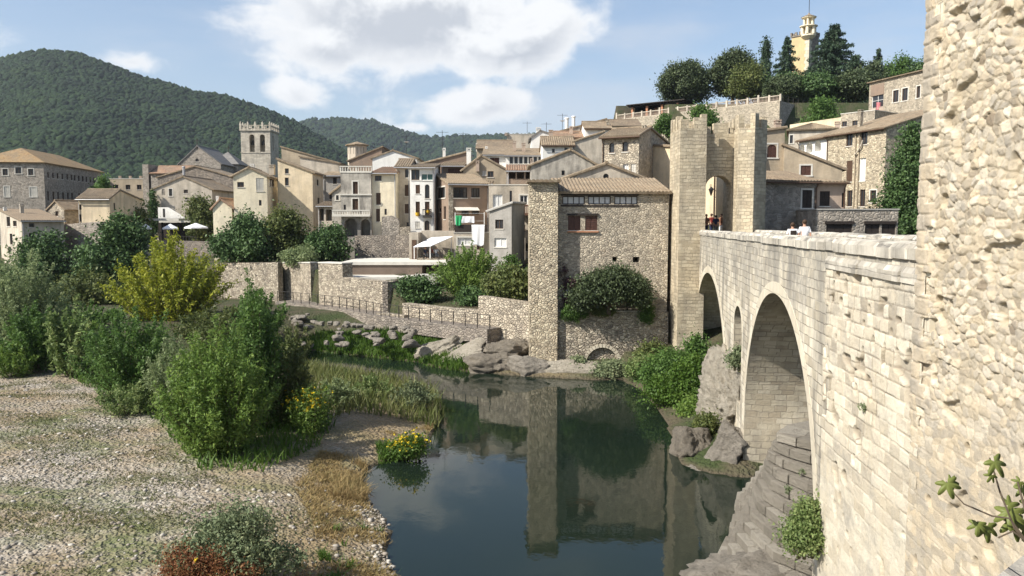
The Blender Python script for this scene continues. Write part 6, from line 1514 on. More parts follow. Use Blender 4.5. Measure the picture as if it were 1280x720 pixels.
# trees behind the bridge and on the hill
bush('tall dark ivy covered tree beside the near tower, in front of the stone house', 1098, 1172, 156, 300, 72, 'dark', 900, 46, .7, .13, 61, 'ivy_tree', 'tree', 9, z=9, stems=1, trunk=.3, form='spire')
HT = 'trees on the hilltop'
bush('broad round dark oak tree at the left end of the hilltop terrace', 820, 889, 78, 136, 181, 'oak', 900, 52, 1.2, .24, 62, 'oak_tree', 'tree', 9, z=36.5, stems=1, trunk=.4, form='round', group=HT)
bush('rounded grey green oak tree second from the left on the hilltop', 886, 945, 62, 126, 180, 'oak', 900, 52, 1.2, .24, 63, 'oak_tree', 'tree', 9, z=36.5, stems=1, trunk=.4, form='round', group=HT)
bush('lower brown green tree in front of the narrow cypress', 911, 956, 80, 126, 174, 'olive', 340, 44, 1.1, .26, 64, 'oak_tree', 'tree', 6, z=36, stems=1, trunk=.35, form='round', group=HT)
bush('narrow dark cypress tree on the hilltop skyline', 946, 965, 47, 128, 190, 'conifer', 420, 44, .7, .22, 65, 'cypress_tree', 'tree', 8, z=37, stems=1, trunk=.3, form='spire', group=HT)
def conifer(label, u, v0, Y, hw, z, seed, dens=1.0, name='cedar_tree'):
    b_ = P(u, 277, Y); top = zv(v0, Y) - z; R = hw / 1000 * Y; rng = np.random.default_rng(seed)
    t = thing(name, label, 'tree', (b_.x, Y, z), 0, HT); C = []; mb = MB(); mb.tube([(0, 0, -.5), (0, 0, top * .5), (0, 0, top * .98)], [.4, .25, .04], 8)
    lv = int(top / .75)
    for i in range(lv):
        h = top * (.08 + .9 * i / lv); r = 1.6 * R * (1 - (h / top)) ** .75 * (1.1 if i % 2 else .75)
        for k in range(int(9 * dens) + 1):
            a = rng.random() * 6.28; rr = r * (.7 + .5 * rng.random()); n = max(6, int(rr * 30)); s = rng.random(n) ** .7
            side = rng.normal(size=n) * .28 * (rr * .35) * (1.1 - s); x = np.cos(a) * s * rr - np.sin(a) * side; y = np.sin(a) * s * rr + np.cos(a) * side
            C.append(np.stack([x, y, h - s * rr * .12 + .22 * rng.normal(size=n)], 1)); mb.tube([(0, 0, h), (math.cos(a) * rr * .8, math.sin(a) * rr * .8, h - rr * .1)], [.06, .02], 4)
    V, F = leaf_quads(np.concatenate(C), .24, rng, .4, .6); obj('crown', npmesh('crown', V, F, L['conifer']), t); mb.build('trunk', M['bark'], t)
conifer('slim layered cedar tree just left of the yellow hilltop tower', 978, 42, 196, 17, 37, 1)
conifer('largest layered cedar tree right of the hilltop tower', 1035, 27, 188, 33, 37, 2, 1.5)
conifer('small pointed fir tree on the right part of the hilltop', 1090, 58, 200, 12, 38, 3)
conifer('low spreading cedar in front of the hilltop tower', 1008, 88, 176, 26, 36, 4, 1.2)
conifer('medium cedar close to the right of the largest cedar', 1062, 66, 182, 20, 36, 5, 1.2)
bush('dark tree under the cedars at the middle of the hilltop', 958, 1000, 92, 132, 172, 'dark', 300, 44, 1.1, .26, 66, 'oak_tree', 'tree', 6, z=35.5, stems=1, form='round', group=HT)
bush('bright green tree at the right end of the hilltop skyline', 1098, 1142, 70, 120, 195, 'green', 320, 44, 1.2, .27, 67, 'oak_tree', 'tree', 6, z=37, stems=1, form='round', group=HT)
bush('dark round tree right of the small pointed fir', 1066, 1106, 78, 125, 180, 'oak', 300, 44, 1.2, .27, 68, 'oak_tree', 'tree', 6, z=36.5, stems=1, form='round', group=HT)
bush('dark tree behind the near tower edge at the far right of the hilltop', 1136, 1182, 68, 120, 185, 'dark', 300, 44, 1.2, .27, 69, 'oak_tree', 'tree', 6, z=37, stems=1, form='round', group=HT)
bush('olive green tree low between the largest cedar and the upper stone house', 1042, 1088, 96, 134, 170, 'oak', 280, 44, 1.1, .26, 70, 'oak_tree', 'tree', 6, z=36, stems=1, form='round', group=HT)
bush('dark evergreen tree in front of the left cedar behind the terrace corner', 955, 1002, 96, 134, 166, 'oak', 420, 46, 1.0, .24, 161, 'oak_tree', 'tree', 7, z=35, stems=1, form='round', group=HT)
bush('dark evergreen tree under the largest cedar, behind the iron railing', 996, 1046, 92, 136, 164, 'dark', 420, 46, 1.0, .24, 162, 'oak_tree', 'tree', 7, z=35, stems=1, form='round', group=HT)
bush('dark evergreen tree left of the upper stone house roof', 1044, 1094, 88, 134, 162, 'oak', 420, 46, 1.0, .24, 163, 'oak_tree', 'tree', 7, z=35, stems=1, form='round', group=HT)
bush('green shrub above the yellowish wall below the cedars', 1008, 1052, 122, 148, 138, 'green', 230, 44, .9, .2, 71, 'shrub', 'bush', 6, z=26)
bush('round green tree rising behind the left gate tower', 862, 898, 131, 168, 138, 'green', 230, 44, .8, .2, 72, 'small_tree', 'tree', 5, z=24, stems=1, form='round', group='trees behind the gate')
bush('small green tree left of the gate tower top, over the roofs', 820, 840, 141, 162, 136, 'green', 130, 40, .6, .19, 73, 'small_tree', 'tree', 4, z=24.5, stems=1, form='round', group='trees behind the gate')
# flowers
def flowers(label, u0, u1, v0, v1, Y, nf, leaf, seed, z=None, K=150, ls=.06, per=36, stuff=None):
    t = bush(label, u0, u1, v0, v1, Y, leaf, K, per, .3, ls, seed, 'flower_bush', 'flowering plant', 6, z=z); f = t.children[0].data; n = len(f.vertices); co = np.empty(n * 3, np.float32); f.vertices.foreach_get('co', co); co = co.reshape(-1, 3)
    rng = np.random.default_rng(seed); zz = co[:, 2]; c = co[zz > np.percentile(zz, 55)]; c = c[rng.choice(len(c), nf)] + np.array([0, 0, .05]); c[:, 1] -= .05
    m = []
    for k in range(5): m.append(c + rng.normal(size=c.shape) * .035)
    V, F = leaf_quads(np.concatenate(m), .045, rng, .8, 1.0); o = obj('flowers', npmesh('flowers', V, F, L['flower']), t); o['kind'] = 'stuff'; return t
flowers('tall bush with yellow flowers right of the dark shaded shrub', 352, 420, 476, 556, 38.5, 130, 'bright', 81)
flowers('small clump of yellow flowers at the tip of the brown sand point', 484, 540, 542, 574, 36.3, 90, 'grass', 82, z=.12, K=120)
t = bush('rusty red and grey green bush at the bottom of the picture on the gravel', 212, 372, 634, 745, 21.5, 'sage', 520, 44, .28, .05, 83, 'flower_bush', 'bush', 8)
V, F = crown([(-.4, -.95, .95, .9, .5, .55), (.35, -.95, .8, .75, .45, .45), (-1.1, -.6, .85, .6, .5, .6), (-.8, -.8, 1.2, .5, .4, .4)], 460, 40, .22, .045, 84, .4, .2); obj('red_stalks', npmesh('red_stalks', V, F, L['red']), t)
rng = np.random.default_rng(5); V, F = leaf_quads(np.array([[-.55, -1.2, 1.35], [-.2, -1.3, 1.0], [-.52, -1.2, 1.38], [.3, -1.3, 1.1], [-.9, -1.1, 1.0]]), .055, rng, .9, 1); o = obj('flowers', npmesh('flowers', V, F, L['flower']), t)

# ground cover
def blades(name, label, cat, pts, hmin, hmax, wd, leaf, seed, lean=.35):
    rng = np.random.default_rng(seed); n = len(pts); pts = np.asarray(pts); z = hgt(pts[:, 0], pts[:, 1]) if pts.shape[1] == 2 else pts[:, 2]
    b = np.stack([pts[:, 0], pts[:, 1], z - .03], 1); h = (hmin + (hmax - hmin) * rng.random(n))[:, None]; a = rng.random(n) * 6.28
    d = np.stack([np.cos(a), np.sin(a), 0 * a], 1) * wd * (.6 + .8 * rng.random(n))[:, None]; ln = rng.normal(size=(n, 3)) * lean * h; ln[:, 2] = 0
    m = b + np.array([0, 0, 1]) * h * .55 + ln * .35; t = b + np.array([0, 0, 1]) * h + ln
    V = np.stack([b - d, b + d, m + d * .8, m - d * .8, t + d * .1, t - d * .1], 1).reshape(-1, 3); i = np.arange(n)[:, None] * 6
    F = np.concatenate([i + np.array([0, 1, 2, 3]), i + np.array([3, 2, 4, 5])], 0)
    return tag(obj(name, npmesh(name, V, F, L[leaf])), label, cat, kind='stuff')
def scatter(poly, n, seed, z=0.4, keep=None):
    """random points in a plan polygon given in pixels on the ground height z"""
    q = np.array([tuple(G(u, v, z).xy) for u, v in poly]); rng = np.random.default_rng(seed); lo, hi = q.min(0), q.max(0); p = lo + (hi - lo) * rng.random((n * 4, 2)); ins = np.zeros(len(p), bool)
    for i in range(len(q)):
        a, c = q[i], q[(i + 1) % len(q)]; k = ((a[1] > p[:, 1]) != (c[1] > p[:, 1])) & (p[:, 0] < (c[0] - a[0]) * (p[:, 1] - a[1]) / (c[1] - a[1] + 1e-9) + a[0]); ins ^= k
    p = p[ins]
    if keep is not None: p = p[keep(p)]
    p = p[:n]; return p[river_sd(p[:, 0], p[:, 1]) > -.25]
p = scatter([(372, 462), (390, 460), (430, 466), (490, 474), (545, 486), (556, 512), (545, 530), (500, 524), (430, 530), (392, 540)], 9000, 1)
blades('reeds', 'tall green and straw coloured reeds on the tip of the gravel bank', 'reeds', p[:4200], .3, 1.05, .028, 'reed', 2)
p = scatter([(340, 448), (391, 438), (447, 445), (527, 453), (560, 460), (598, 452), (606, 438), (560, 430), (480, 424), (400, 420), (340, 430)], 16000, 3, .8)
blades('grass', 'bright green grass strip on the far bank below the promenade', 'grass', p[:16000], .18, .6, .05, 'grass', 4)
p = scatter([(-30, 470), (60, 470), (120, 500), (200, 540), (250, 600), (330, 600), (400, 560), (420, 540), (350, 500), (100, 440), (-30, 440)], 12000, 5)
blades('undergrowth', 'green weeds along the foot of the thicket', 'weeds', p, .15, .7, .035, 'grass', 6, .5)
p = scatter([(-40, 480), (60, 478), (130, 512), (240, 590), (330, 620), (440, 610), (470, 660), (490, 725), (-40, 800)], 60000, 7, .6, keep=lambda p: fbm(p[:, 0] * .45 + 3, p[:, 1] * .8, 4, 5) > .44 + .16 * np.random.default_rng(1).random(len(p)))
blades('weeds', 'low patches of green weeds scattered over the gravel', 'weeds', p[:17000], .03, .13, .02, 'weed', 8, .8)
p = scatter([(400, 570), (470, 545), (530, 532), (548, 520), (520, 560), (470, 582), (452, 600), (462, 628), (488, 660), (482, 690), (500, 730), (360, 740), (395, 670), (365, 610)], 34000, 9, .3, keep=lambda p: fbm(p[:, 0] * .6, p[:, 1] * .6, 4, 6) > .40 + .2 * np.random.default_rng(2).random(len(p)))
blades('dry_grass', 'straw coloured dry grass on the sandy point by the water', 'dry grass', p[:15000], .03, .17, .02, 'dry', 10, .9)
p = scatter([(400, 670), (478, 660), (496, 712), (500, 740), (400, 740)], 9000, 11, .2, keep=lambda p: fbm(p[:, 0] * .9, p[:, 1] * .9, 4, 8) > .42 + .2 * np.random.default_rng(3).random(len(p)))[:3000]
blades('shore_grass', 'green grass fringe at the waterline at the bottom of the picture', 'grass', p, .08, .3, .018, 'grass', 12, .6)
p = scatter([(395, 580), (440, 570), (465, 580), (455, 625), (400, 620)], 6000, 13, .35, keep=lambda p: fbm(p[:, 0] * .8 + 9, p[:, 1] * .8, 4, 8) > .42 + .2 * np.random.default_rng(3).random(len(p)))[:1800]
blades('dry_tuft', 'brown dead grass tuft at the edge of the sand point', 'dry grass', p, .15, .45, .016, 'dry', 14, .6)
p = scatter([(470, 562), (520, 556), (534, 570), (512, 584), (476, 582)], 2500, 15, .15)
blades('shore_weeds', 'fresh green weeds on the inner shore of the sand point', 'weeds', p, .1, .4, .025, 'grass', 16, .6)
def pebbles():
    p = scatter([(-40, 480), (60, 478), (130, 512), (240, 590), (330, 620), (440, 600), (462, 630), (488, 655), (490, 725), (-40, 800)], 2600, 21, .6); rng = np.random.default_rng(3); n = len(p)
    e = scatter([(440, 600), (462, 626), (492, 655), (486, 690), (505, 730), (470, 730), (455, 660), (430, 610)], 700, 22, .1); p = np.concatenate([p, e]); n = len(p)
    z = hgt(p[:, 0], p[:, 1]); bv, bf = ico(1); r = .025 + .085 * rng.random(n) ** 6; nv = len(bv)
    V = bv[None] * (1 + .35 * (rng.random((n, nv, 1)) - .5)) * r[:, None, None] * np.stack([.8 + .6 * rng.random(n), .8 + .6 * rng.random(n), .45 + .3 * rng.random(n)], -1)[:, None, :]
    V = V + np.stack([p[:, 0], p[:, 1], z + r * .15], -1)[:, None, :]; F = bf[None] + (np.arange(n) * nv)[:, None, None]
    m, t, b = mat('pebble'); r_ = t.new('ShaderNodeNewGeometry').outputs['Random Per Island']; t.link(t.ramp(r_, [(0, (.18, .15, .115)), (.5, (.30, .265, .215)), (1, (.48, .45, .39))]), b.inputs['Base Color'])
    tag(obj('pebbles', npmesh('pebbles', V.reshape(-1, 3), F.reshape(-1, 3), m, True)), 'pale rounded pebbles strewn over the gravel bank', 'pebbles', kind='stuff')
pebbles()

# ------------------------------------------------------------------ rocks
def rock(name, label, c, size, seed, m='rock', rot=0, tilt=(0, 0), flat=0., group=None, sub=5, amp=.35):
    bm = bmesh.new(); bmesh.ops.create_icosphere(bm, subdivisions=sub, radius=1); o = Vector((seed * 3.7, seed * 1.3, seed * 2.1))
    R = Matrix.Rotation(rot, 3, 'Z') @ Matrix.Rotation(tilt[0], 3, 'X') @ Matrix.Rotation(tilt[1], 3, 'Y')
    rg = random.Random(seed * 13 + 1); cuts = [(Vector((rg.gauss(0, 1), rg.gauss(0, 1), rg.gauss(0, .8))).normalized(), rg.uniform(.5, .82)) for _ in range(13)]
    for v in bm.verts:
        p = v.co.copy(); q = p * 1.1 + o; rr_ = 1.0
        for n_, h_ in cuts:
            dt = n_.dot(p)
            if dt > .05: rr_ = min(rr_, h_ / dt)
        d = 1.22 * rr_ * (1 + amp * .75 * (mnoise.noise(q * 1.3) * .7 - abs(mnoise.noise(q * 3.1 + o)) * .6 - abs(mnoise.noise(q * 7)) * .35 + .25 + mnoise.noise(q * 15) * .14))
        k = 1.0
        mx = max(abs(p.x), abs(p.y), abs(p.z)); p = p.lerp(p / mx * .8, flat) * d
        st = .03 * math.sin(p.z * 16 + mnoise.noise(q * 2) * 4); p = Vector((p.x * (1 + st), p.y * (1 + st), p.z))
        v.co = R @ Vector((p.x * size[0], p.y * size[1], p.z * size[2]))
    me = bpy.data.meshes.new(name); bm.to_mesh(me); bm.free()
    for f in me.polygons: f.use_smooth = True
    me.materials.append(M[m]); return tag(obj(name, me, None, c), label, 'rock', group)
RK = 'rocks along the mill bank'
def rk(label, u, v, Y, sx, sy, sz, seed, **k): p = P(u, v, Y); return rock('rock', label, p, (sx, sy, sz), seed, **k)
rk('long tilted grey slab rock at the left end of the mill bank', 549, 440, 63.0, 2.6, 1.2, 1.0, 1, m='palerock', tilt=(0, rad(-26)), flat=.4, group=RK)
rk('broad tilted rock slab in front of the long grey slab', 575, 450, 61.2, 2.7, 1.5, 1.0, 2, m='palerock', tilt=(rad(10), rad(-20)), flat=.45, group=RK)
rk('jagged grey rock left of the mill tower foot', 620, 458, 59.0, 2.4, 1.6, 1.25, 3, flat=.2, group=RK, m='wetrock', amp=.5)
rk('dark low rock at the foot of the mill tower', 666, 465, 57.4, 1.9, 1.3, 1.3, 4, flat=.35, group=RK)
rk('long low rounded rock at the waterline below the mill', 714, 470, 57.2, 3.0, 1.3, 1.0, 5, m='palerock', flat=.35, group=RK)
rk('rocky lump right of the water arch', 766, 474, 57.0, 1.5, 1.0, .7, 6, m='wetrock', group=RK)
rk('high broken rock with reddish hollows left of the mill tower', 636, 440, 60.6, 2.2, .9, .8, 7, m='wetrock', flat=.45, amp=.7, group=RK)
rk('small pointed rock behind the jagged grey rock', 600, 440, 61.8, 1.0, .8, .8, 8, m='wetrock', group=RK)
rk('large dark boulder in the water below the gate tower bushes', 862, 560, 37.0, 1.05, 1.1, 1.25, 9, flat=.15, m='wetrock', group='boulders under the bridge')
rk('large grey boulder with a flat face right of the dark boulder', 910, 560, 35.6, .95, .9, 1.3, 10, flat=.35, group='boulders under the bridge', tilt=(0, .3))
rk('small pale boulder beside the bushes at the waterline', 812, 498, 51.5, .7, .6, .7, 12, group='boulders under the bridge')
rk('low pale rock shelf under the two boulders', 893, 590, 35.2, 1.8, .8, .35, 13, m='rock', group='boulders under the bridge')
rock('rock_footing', 'rough pale rock mass carrying the bridge below the small arch', (11.4, 40.0, 1.5), (1.6, 3.4, 2.4), 14, m='palerock', flat=.75, amp=.75, sub=6)
rock('rock_ledge', 'broken pale rock ledge at the bottom right below the stepped footing', (7.9, 23.4, .1), (2.3, 1.9, .95), 15, flat=.3, amp=.5)
rr = random.Random(9)
for k in range(46):
    u = 366 + 170 * rr.random() ** 1.4; v = 390 + (u - 366) * .15 + rr.uniform(0, 44) * (1 - (u - 366) / 260); z = 2.5 - (v - 390 - (u - 366) * .15) / 44 * 2.0; p = G(u, v, max(.5, z)); s = rr.uniform(.2, .52)
    rock('boulder', 'grey boulder among the loose boulders piled below the promenade', p, (s * rr.uniform(.9, 1.5), s, s * rr.uniform(.5, .8)), 20 + k, group='boulders below the promenade', sub=3, flat=.5, rot=rr.uniform(0, 3), m='rock')
# stepped footing of the near arch
def footing():
    bot = [(10.4, 32), (9.0, 31.2), (7.7, 27.4), (6.7, 25.2), (6.7, 22.2), (8.1, 20.2), (14, 20.4), (14, 32)]
    top = [(10.4, 27.6), (9.4, 27.0), (8.75, 26.0), (9.15, 25.3), (9.8, 24.5), (10.4, 23.9), (14, 23.9), (14, 27.6)]
    t = thing('stepped_footing', 'grey stepped stone footing under the near bridge arch, going down to the water', 'footing', (10, 26, 0)); rnd = random.Random(2); N = 12; z = -.6
    for k in range(N):
        f = k / (N - 1); z1 = -.1 + 4.15 * (k + 1) / N; ring = [Vector(bot[i]).lerp(Vector(top[i]), f ** .85) for i in range(8)]; q = []
        for i in range(5):
            a, c = ring[i], ring[i + 1]; l = (c - a).length; e = (c - a) / max(l, 1e-6); s = 0.0; j = rnd.uniform(-.05, .05); nn = Vector((-e.y, e.x))
            while s < l - .25:
                w = min(rnd.uniform(.5, 1.2), l - s)
                if l - s - w < .25: w = l - s
                j = rnd.uniform(-.05, .04); q += [a + e * (s + .014) + nn * j, a + e * (s + w - .014) + nn * (j + rnd.uniform(-.01, .01))]; s += w
        mb = MB(); O2 = Vector((10, 26))
        for a, c in zip(q[::2], q[1::2]):
            e = (c - a).normalized(); nn = Vector((-e.y, e.x)); nn = nn if nn.dot(Vector((11.5, 26)) - a) > 0 else -nn; zt = z1 + rnd.uniform(-.014, .014); w_ = .9; b_ = .03
            p = [a, c, c + nn * w_, a + nn * w_]; pt = [a + nn * b_ + e * b_, c + nn * b_ - e * b_, c + nn * w_ - e * b_, a + nn * w_ + e * b_]
            mb.prism([tuple(x - O2) for x in p], z + .055, zt - b_); mb.prism([tuple(x - O2) for x in p], zt - b_ + .0004, zt, [tuple(x - O2) for x in pt])
        cen = Vector((11.5, 26)); core = [p + (cen - p).normalized() * .3 for p in ring[:6]] + [ring[6], ring[7]]
        mb.prism([tuple(p - O2) for p in core], z - .02, z1 - .02); mb.build('course', M['footing'], t); z = z1
M['footing'] = m_rock('footing_stone', (.25, .225, .18), (.37, .335, .27), (.14, .122, .098))
def _vary(m_):
    t = NT(m_.node_tree); b = t.n['Principled BSDF']; src = b.inputs['Base Color'].links[0].from_socket; g = t.new('ShaderNodeNewGeometry').outputs['Random Per Island']
    t.link(t.mix(.55, src, t.ramp(g, [(0, (.22, .195, .155)), (.5, (.42, .375, .305)), (1, (.56, .51, .42))])), b.inputs['Base Color'])
_vary(M['footing'])
footing()

# ------------------------------------------------------------------ fig branches at the right
def fig():
    p0 = Vector((2.62, 3.55, 10.02)); Y = 4.3
    root = thing('fig_plant', 'fig branches with lobed green leaves in front of the pale tower wall', 'fig plant', P(1290, 690, Y)); o = root.location.copy()
    st = MB()
    for pts in ([(1300, 700), (1262, 648), (1240, 645), (1205, 630), (1188, 612), (1183, 602)], [(1300, 700), (1268, 660), (1250, 615), (1237, 572)], [(1300, 690), (1266, 664), (1248, 672)], [(1300, 690), (1282, 640), (1272, 602)]):
        v = [P(u, w_, Y + .05 * i) - o for i, (u, w_) in enumerate(pts)]; st.tube(v, [.007] + [.006 - .0008 * i for i in range(len(v) - 1)], 6)
    st.build('branch', M['bark'], root)
    def leaf(u, v, s, ang, tx, ty, k):
        n = 48; V = [(0, 0, 0)]
        for i in range(n):
            a = -2.55 + 5.1 * i / (n - 1); lob = 0
            for c, w_, l in ((0, .30, 1.0), (.95, .28, .85), (-.95, .28, .85), (1.85, .30, .58), (-1.85, .30, .58)): lob = max(lob, l * math.exp(-((a - c) / w_) ** 2 * .8))
            r = s * (.30 + .72 * lob); V.append((r * math.sin(a), r * math.cos(a), -.22 * r * r / s + .06 * s * math.cos(a * 3.2)))
        F = [(0, i, i + 1) for i in range(1, n)]
        me = bpy.data.meshes.new('leaf'); me.from_pydata(V, [], F); me.materials.append(L['fig'])
        for f in me.polygons: f.use_smooth = True
        ob = obj('leaf', me, root, P(u, v, Y + .02 * k) - o); ob.rotation_euler = (rad(tx), rad(ty), 0); ob.rotation_euler.rotate_axis('Z', rad(ang)); md = ob.modifiers.new('t', 'SOLIDIFY'); md.thickness = .0015
    for k, a in enumerate(((1184, 604, .088, 172, 65, -25), (1188, 602, .055, -95, 70, 10), (1243, 577, .095, -140, 60, 15), (1240, 594, .05, 160, 70, 20), (1222, 655, .07, 150, 60, -20), (1234, 658, .09, 185, 65, 10), (1230, 662, .06, -150, 75, 15), (1262, 640, .11, 150, 50, -25), (1266, 650, .12, 200, 55, 20), (1278, 610, .07, -160, 60, 10), (1275, 602, .05, 120, 65, -10), (1283, 655, .12, -140, 45, 15), (1260, 632, .08, -80, 60, 0), (1290, 630, .1, 180, 60, 0))): leaf(*a, k)
fig()

# ------------------------------------------------------------------ people
def skin(name, pts, edges, radii, m, parent, sub=2):
    me = bpy.data.meshes.new(name); me.from_pydata(pts, edges, []); o = bpy.data.objects.new('tmp', me); link(o)
    sk = o.modifiers.new('s', 'SKIN'); sk.use_smooth_shade = True; ss = o.modifiers.new('u', 'SUBSURF'); ss.levels = ss.render_levels = sub
    for i, r in enumerate(radii): me.skin_vertices[0].data[i].radius = r if hasattr(r, '__len__') else (r, r)
    me.skin_vertices[0].data[0].use_root = True
    dg = bpy.context.evaluated_depsgraph_get(); dg.update(); ev = bpy.data.meshes.new_from_object(o.evaluated_get(dg)); bpy.data.objects.remove(o); ev.name = name
    ev.materials.clear(); ev.materials.append(m); [setattr(f, 'use_smooth', True) for f in ev.polygons]
    q = bpy.data.objects.new(name, ev); link(q); q.parent = parent; return q
M['skin'] = m_flat('skin', (.42, .24, .16), .6, .1, 6)
def person(label, loc, rz_, h, shirt, trous, hair, pose='walk', group=None, pack=False):
    t = thing('person', label, 'person', loc, rz_, group); k = h / 1.75; w = .19 * k
    st = .16 if pose == 'walk' else .03; s = lambda x, y, z: (x * k, y * k, z * k)
    sit = pose == 'sit'; hz = .46 if sit else .95
    V = [s(0, 0, hz), s(0, .02, hz + .22), s(0, .01, hz + .45), s(0, 0, hz + .56), s(0, -.02, hz + .62), s(0, -.03, hz + .70), s(0, -.02, hz + .79)]
    E = [(0, 1), (1, 2), (2, 3), (3, 4), (4, 5), (5, 6)]; R = [(.15 * k, .11 * k), (.14 * k, .10 * k), (.17 * k, .11 * k), (.07 * k, .065 * k), (.06 * k, .06 * k), (.085 * k, .10 * k), (.075 * k, .09 * k)]
    arms = []; legs = []
    for sd in (-1, 1):
        b_ = len(V); sw = st * sd; bend = .2 if pose in ('sit', 'hold') else .03
        V += [s(sd * .19, 0, hz + .49), s(sd * .24, -sw * .3 + .02, hz + .21), s(sd * .25, -sw * .9 - bend, hz + (.06 if bend > .1 else -.03)), s(sd * .25, -sw - bend - .05, hz + (.03 if bend > .1 else -.12))]
        E += [(2, b_), (b_, b_ + 1), (b_ + 1, b_ + 2), (b_ + 2, b_ + 3)]; R += [.055 * k, .043 * k, .03 * k, (.022 * k, .035 * k)]; arms.append(b_)
    for sd in (-1, 1):
        b_ = len(V); sw = -st * sd
        if sit: V += [s(sd * .10, -.02, hz - .02), s(sd * .11, -.42, hz + .01), s(sd * .11, -.42, .08), s(sd * .11, -.56, .03)]
        else: V += [s(sd * .09, 0, hz - .08), s(sd * .10, -sw * .6 - .02, .5), s(sd * .10, -sw * .9 + .05, .08), s(sd * .10, -sw * .9 - .10, .03)]
        E += [(0, b_), (b_, b_ + 1), (b_ + 1, b_ + 2), (b_ + 2, b_ + 3)]; R += [.088 * k, .06 * k, .042 * k, .035 * k]; legs.append(b_)
    body = skin('body', V, E, R, M['skin'], t)
    # five fingers on each hand, nose and ears belong to the same body mesh
    mb = MB()
    for a in arms:
        hnd = Vector(V[a + 3]); sd = 1 if hnd.x > 0 else -1; d = (Vector(V[a + 3]) - Vector(V[a + 2])).normalized()
        for i in range(4):
            o = hnd + Vector((0, (-.027 + .018 * i) * k, 0)); l = (.07, .08, .075, .06)[i] * k; mb.tube([o, o + d * l * .55, o + d * l * .9 + Vector((-sd * .02 * k, 0, 0))], [.009 * k, .008 * k, .006 * k], 6)
        mb.tube([hnd - d * .03 * k, hnd + Vector((-sd * .01 * k, -.05 * k, 0)), hnd + Vector((-sd * .015 * k, -.055 * k, 0)) + d * .045 * k], [.011 * k, .01 * k, .007 * k], 6)
    hd = Vector(V[5])
    mb.tube([hd + Vector((0, -.085 * k, .03 * k)), hd + Vector((0, -.115 * k, -.005 * k)), hd + Vector((0, -.09 * k, -.015 * k))], [.008 * k, .014 * k, .012 * k], 6)
    for sd in (-1, 1): mb.tube([hd + Vector((sd * .083 * k, .0, -.02 * k)), hd + Vector((sd * .096 * k, .01 * k, .01 * k)), hd + Vector((sd * .085 * k, .012 * k, .03 * k))], [.008 * k, .014 * k, .008 * k], 6)
    bm = bmesh.new(); bm.from_mesh(body.data); tmp = bpy.data.meshes.new('tmp'); tmp.from_pydata(mb.v, [], mb.f); bm.from_mesh(tmp); bm.to_mesh(body.data); bm.free()
    g = .016 * k
    cv = [V[0], V[1], V[2], tuple(Vector(V[2]) + Vector((0, 0, .06 * k)))]; ce = [(0, 1), (1, 2), (2, 3)]; cr = [(.15 * k + g, .115 * k + g), (.14 * k + g, .105 * k + g), (.17 * k + g, .115 * k + g), (.10 * k, .085 * k)]
    for a in arms:
        b_ = len(cv); m_ = Vector(V[a]).lerp(Vector(V[a + 1]), .85); cv += [V[a], tuple(m_)]; ce += [(2, b_), (b_, b_ + 1)]; cr += [.055 * k + g, .05 * k + g]
    skin('shirt', cv, ce, cr, M[shirt], t)
    cv = [tuple(Vector(V[0]) + Vector((0, 0, .03 * k)))]; ce = []; cr = [(.155 * k + g, .118 * k + g)]
    for b0 in legs:
        b_ = len(cv); cv += [V[b0], V[b0 + 1], tuple(Vector(V[b0 + 1]).lerp(Vector(V[b0 + 2]), .9))]; ce += [(0, b_), (b_, b_ + 1), (b_ + 1, b_ + 2)]; cr += [.09 * k + g, .065 * k + g, .05 * k + g]
    skin('trousers', cv, ce, cr, M[trous], t)
    mb = MB(); n = 14; prof = [(.094, .0), (.105, .05), (.098, .1), (.07, .14), (.02, .158)]
    mb.lathe([(r * k, z * k) for r, z in prof], n); o = mb.build('hair', M[hair], t, True); o.location = hd + Vector((0, .014 * k, .0)); o.rotation_euler = (rad(-18), 0, 0)
    for sd in (-1, 1): MB().lathe([(.004 * k, -.008 * k), (.011 * k, 0), (.004 * k, .008 * k)], 8).build('eye', M['darkwood'], t, True, tuple(hd + Vector((sd * .033 * k, -.088 * k, .03 * k))))
    if pack:
        mb = MB(); mb.box(-.13 * k, .12 * k, (hz + .12) * k, .13 * k, .25 * k, (hz + .47) * k); mb.box(-.10 * k, .251 * k, (hz + .14) * k, .10 * k, .29 * k, (hz + .3) * k); o = mb.build('backpack', M['darkwood'], t); bv = o.modifiers.new('b', 'BEVEL'); bv.width = .03; bv.segments = 3
    return t
M['navy'] = m_flat('navy_cloth', (.03, .04, .09), .85, .15, 5); M['redcloth'] = m_flat('red_cloth', (.3, .05, .04), .85, .15, 5); M['greycloth'] = m_flat('grey_cloth', (.2, .2, .21), .85, .15, 5); M['hairbrown'] = m_flat('brown_hair', (.06, .035, .02), .7, .2, 20); M['hairgrey'] = m_flat('grey_hair', (.25, .22, .2), .7, .2, 20); M['browncloth'] = m_flat('brown_cloth', (.25, .12, .07), .85, .15, 5)
def on_deck(u, off=1.0, Y=None):
    Yd = Y; p, n = at_s(sY(Yd)); z = BT(sY(Yd)) - 1.22; return (P(u, 280, Yd).x, Yd, z)
PB = 'people on the bridge'
person('person in a white shirt with dark backpack walking away on the bridge', on_deck(991, Y=36), rad(172), 1.63, 'cloth', 'navy', 'hairbrown', 'walk', PB, True)
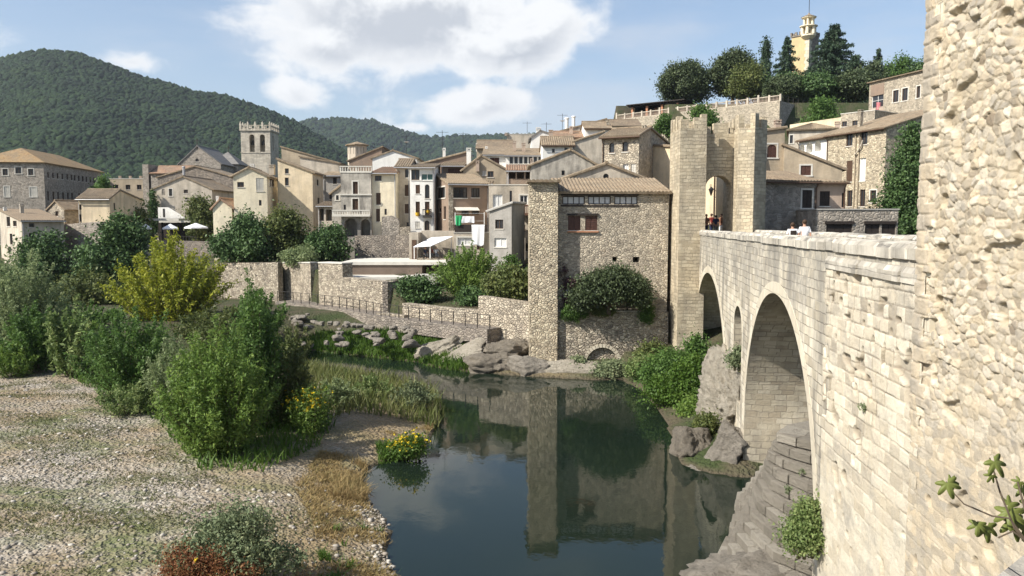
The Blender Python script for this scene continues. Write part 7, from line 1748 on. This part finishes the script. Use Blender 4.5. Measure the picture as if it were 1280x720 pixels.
person('person in a loose white shirt walking away on the bridge, right of two', on_deck(1006, Y=35), rad(185), 1.75, 'cloth', 'greycloth', 'hairbrown', 'walk', PB)
gz = 9.85
for (u, Y, rz_, h, sh, tr, ha, po, lab) in ((883, 62.0, 20, 1.68, 'browncloth', 'navy', 'hairbrown', 'walk', 'person in a brown top at the left side of the gate arch'), (889.5, 64, 200, 1.74, 'redcloth', 'navy', 'hairbrown', 'walk', 'person in a red shirt in the middle of the gate arch'), (895, 61, 170, 1.6, 'navy', 'greycloth', 'hairbrown', 'walk', 'person in dark clothes standing low in the middle of the gate arch'), (902, 63, -30, 1.72, 'browncloth', 'cloth', 'hairbrown', 'hold', 'person in a brown top and white trousers at the right side of the gate arch')):
    person(lab, (P(u, 270, Y).x, Y, gz), rad(rz_), h, sh, tr, ha, po, 'people in the gate arch')
tag(MB().add([(12.5, 58.2, 9.4), (18.0, 58.2, 9.4), (18.2, 61, 9.85), (12.6, 61, 9.85), (12.6, 74, 9.9), (24, 74, 9.9), (24, 61, 9.85)], [(0, 1, 2, 3), (3, 2, 6, 5, 4)]).build('street', M['concrete']), kind='structure')
o, Y, gz = CAFE
for u, yy, sh, ha, lab in ((532, 87.2, 'navy', 'hairbrown', 'seated person in dark clothes at the left of the cafe terrace'), (539, 87.6, 'redcloth', 'hairgrey', 'seated person in a red top on the cafe terrace'), (545, 87.2, 'cloth', 'hairgrey', 'seated person in a white shirt at the right of the cafe terrace')):
    x = P(u, 318, yy).x; person(lab, (x, yy, gz), rad(20), 1.7, sh, 'greycloth', ha, 'sit', 'people under the cafe awning')
    c = thing('chair', 'dark chair of the ' + lab.replace('seated ', '').replace(' of the cafe terrace', '').replace(' on the cafe terrace', ''), 'chair', (x, yy + .02, gz), rad(20), 'cafe chairs')
    MB().box(-.21, -.22, .36, .21, .2, .39).build('seat', M['darkwood'], c); MB().box(-.2, .2, .39, .2, .23, .8).build('backrest', M['darkwood'], c)
    for i in (-1, 1):
        for j in (-1, 1): MB().box(i * .19 - .015, j * .19 - .015, 0, i * .19 + .015, j * .19 + .015, .359).build('leg', M['darkwood'], c)
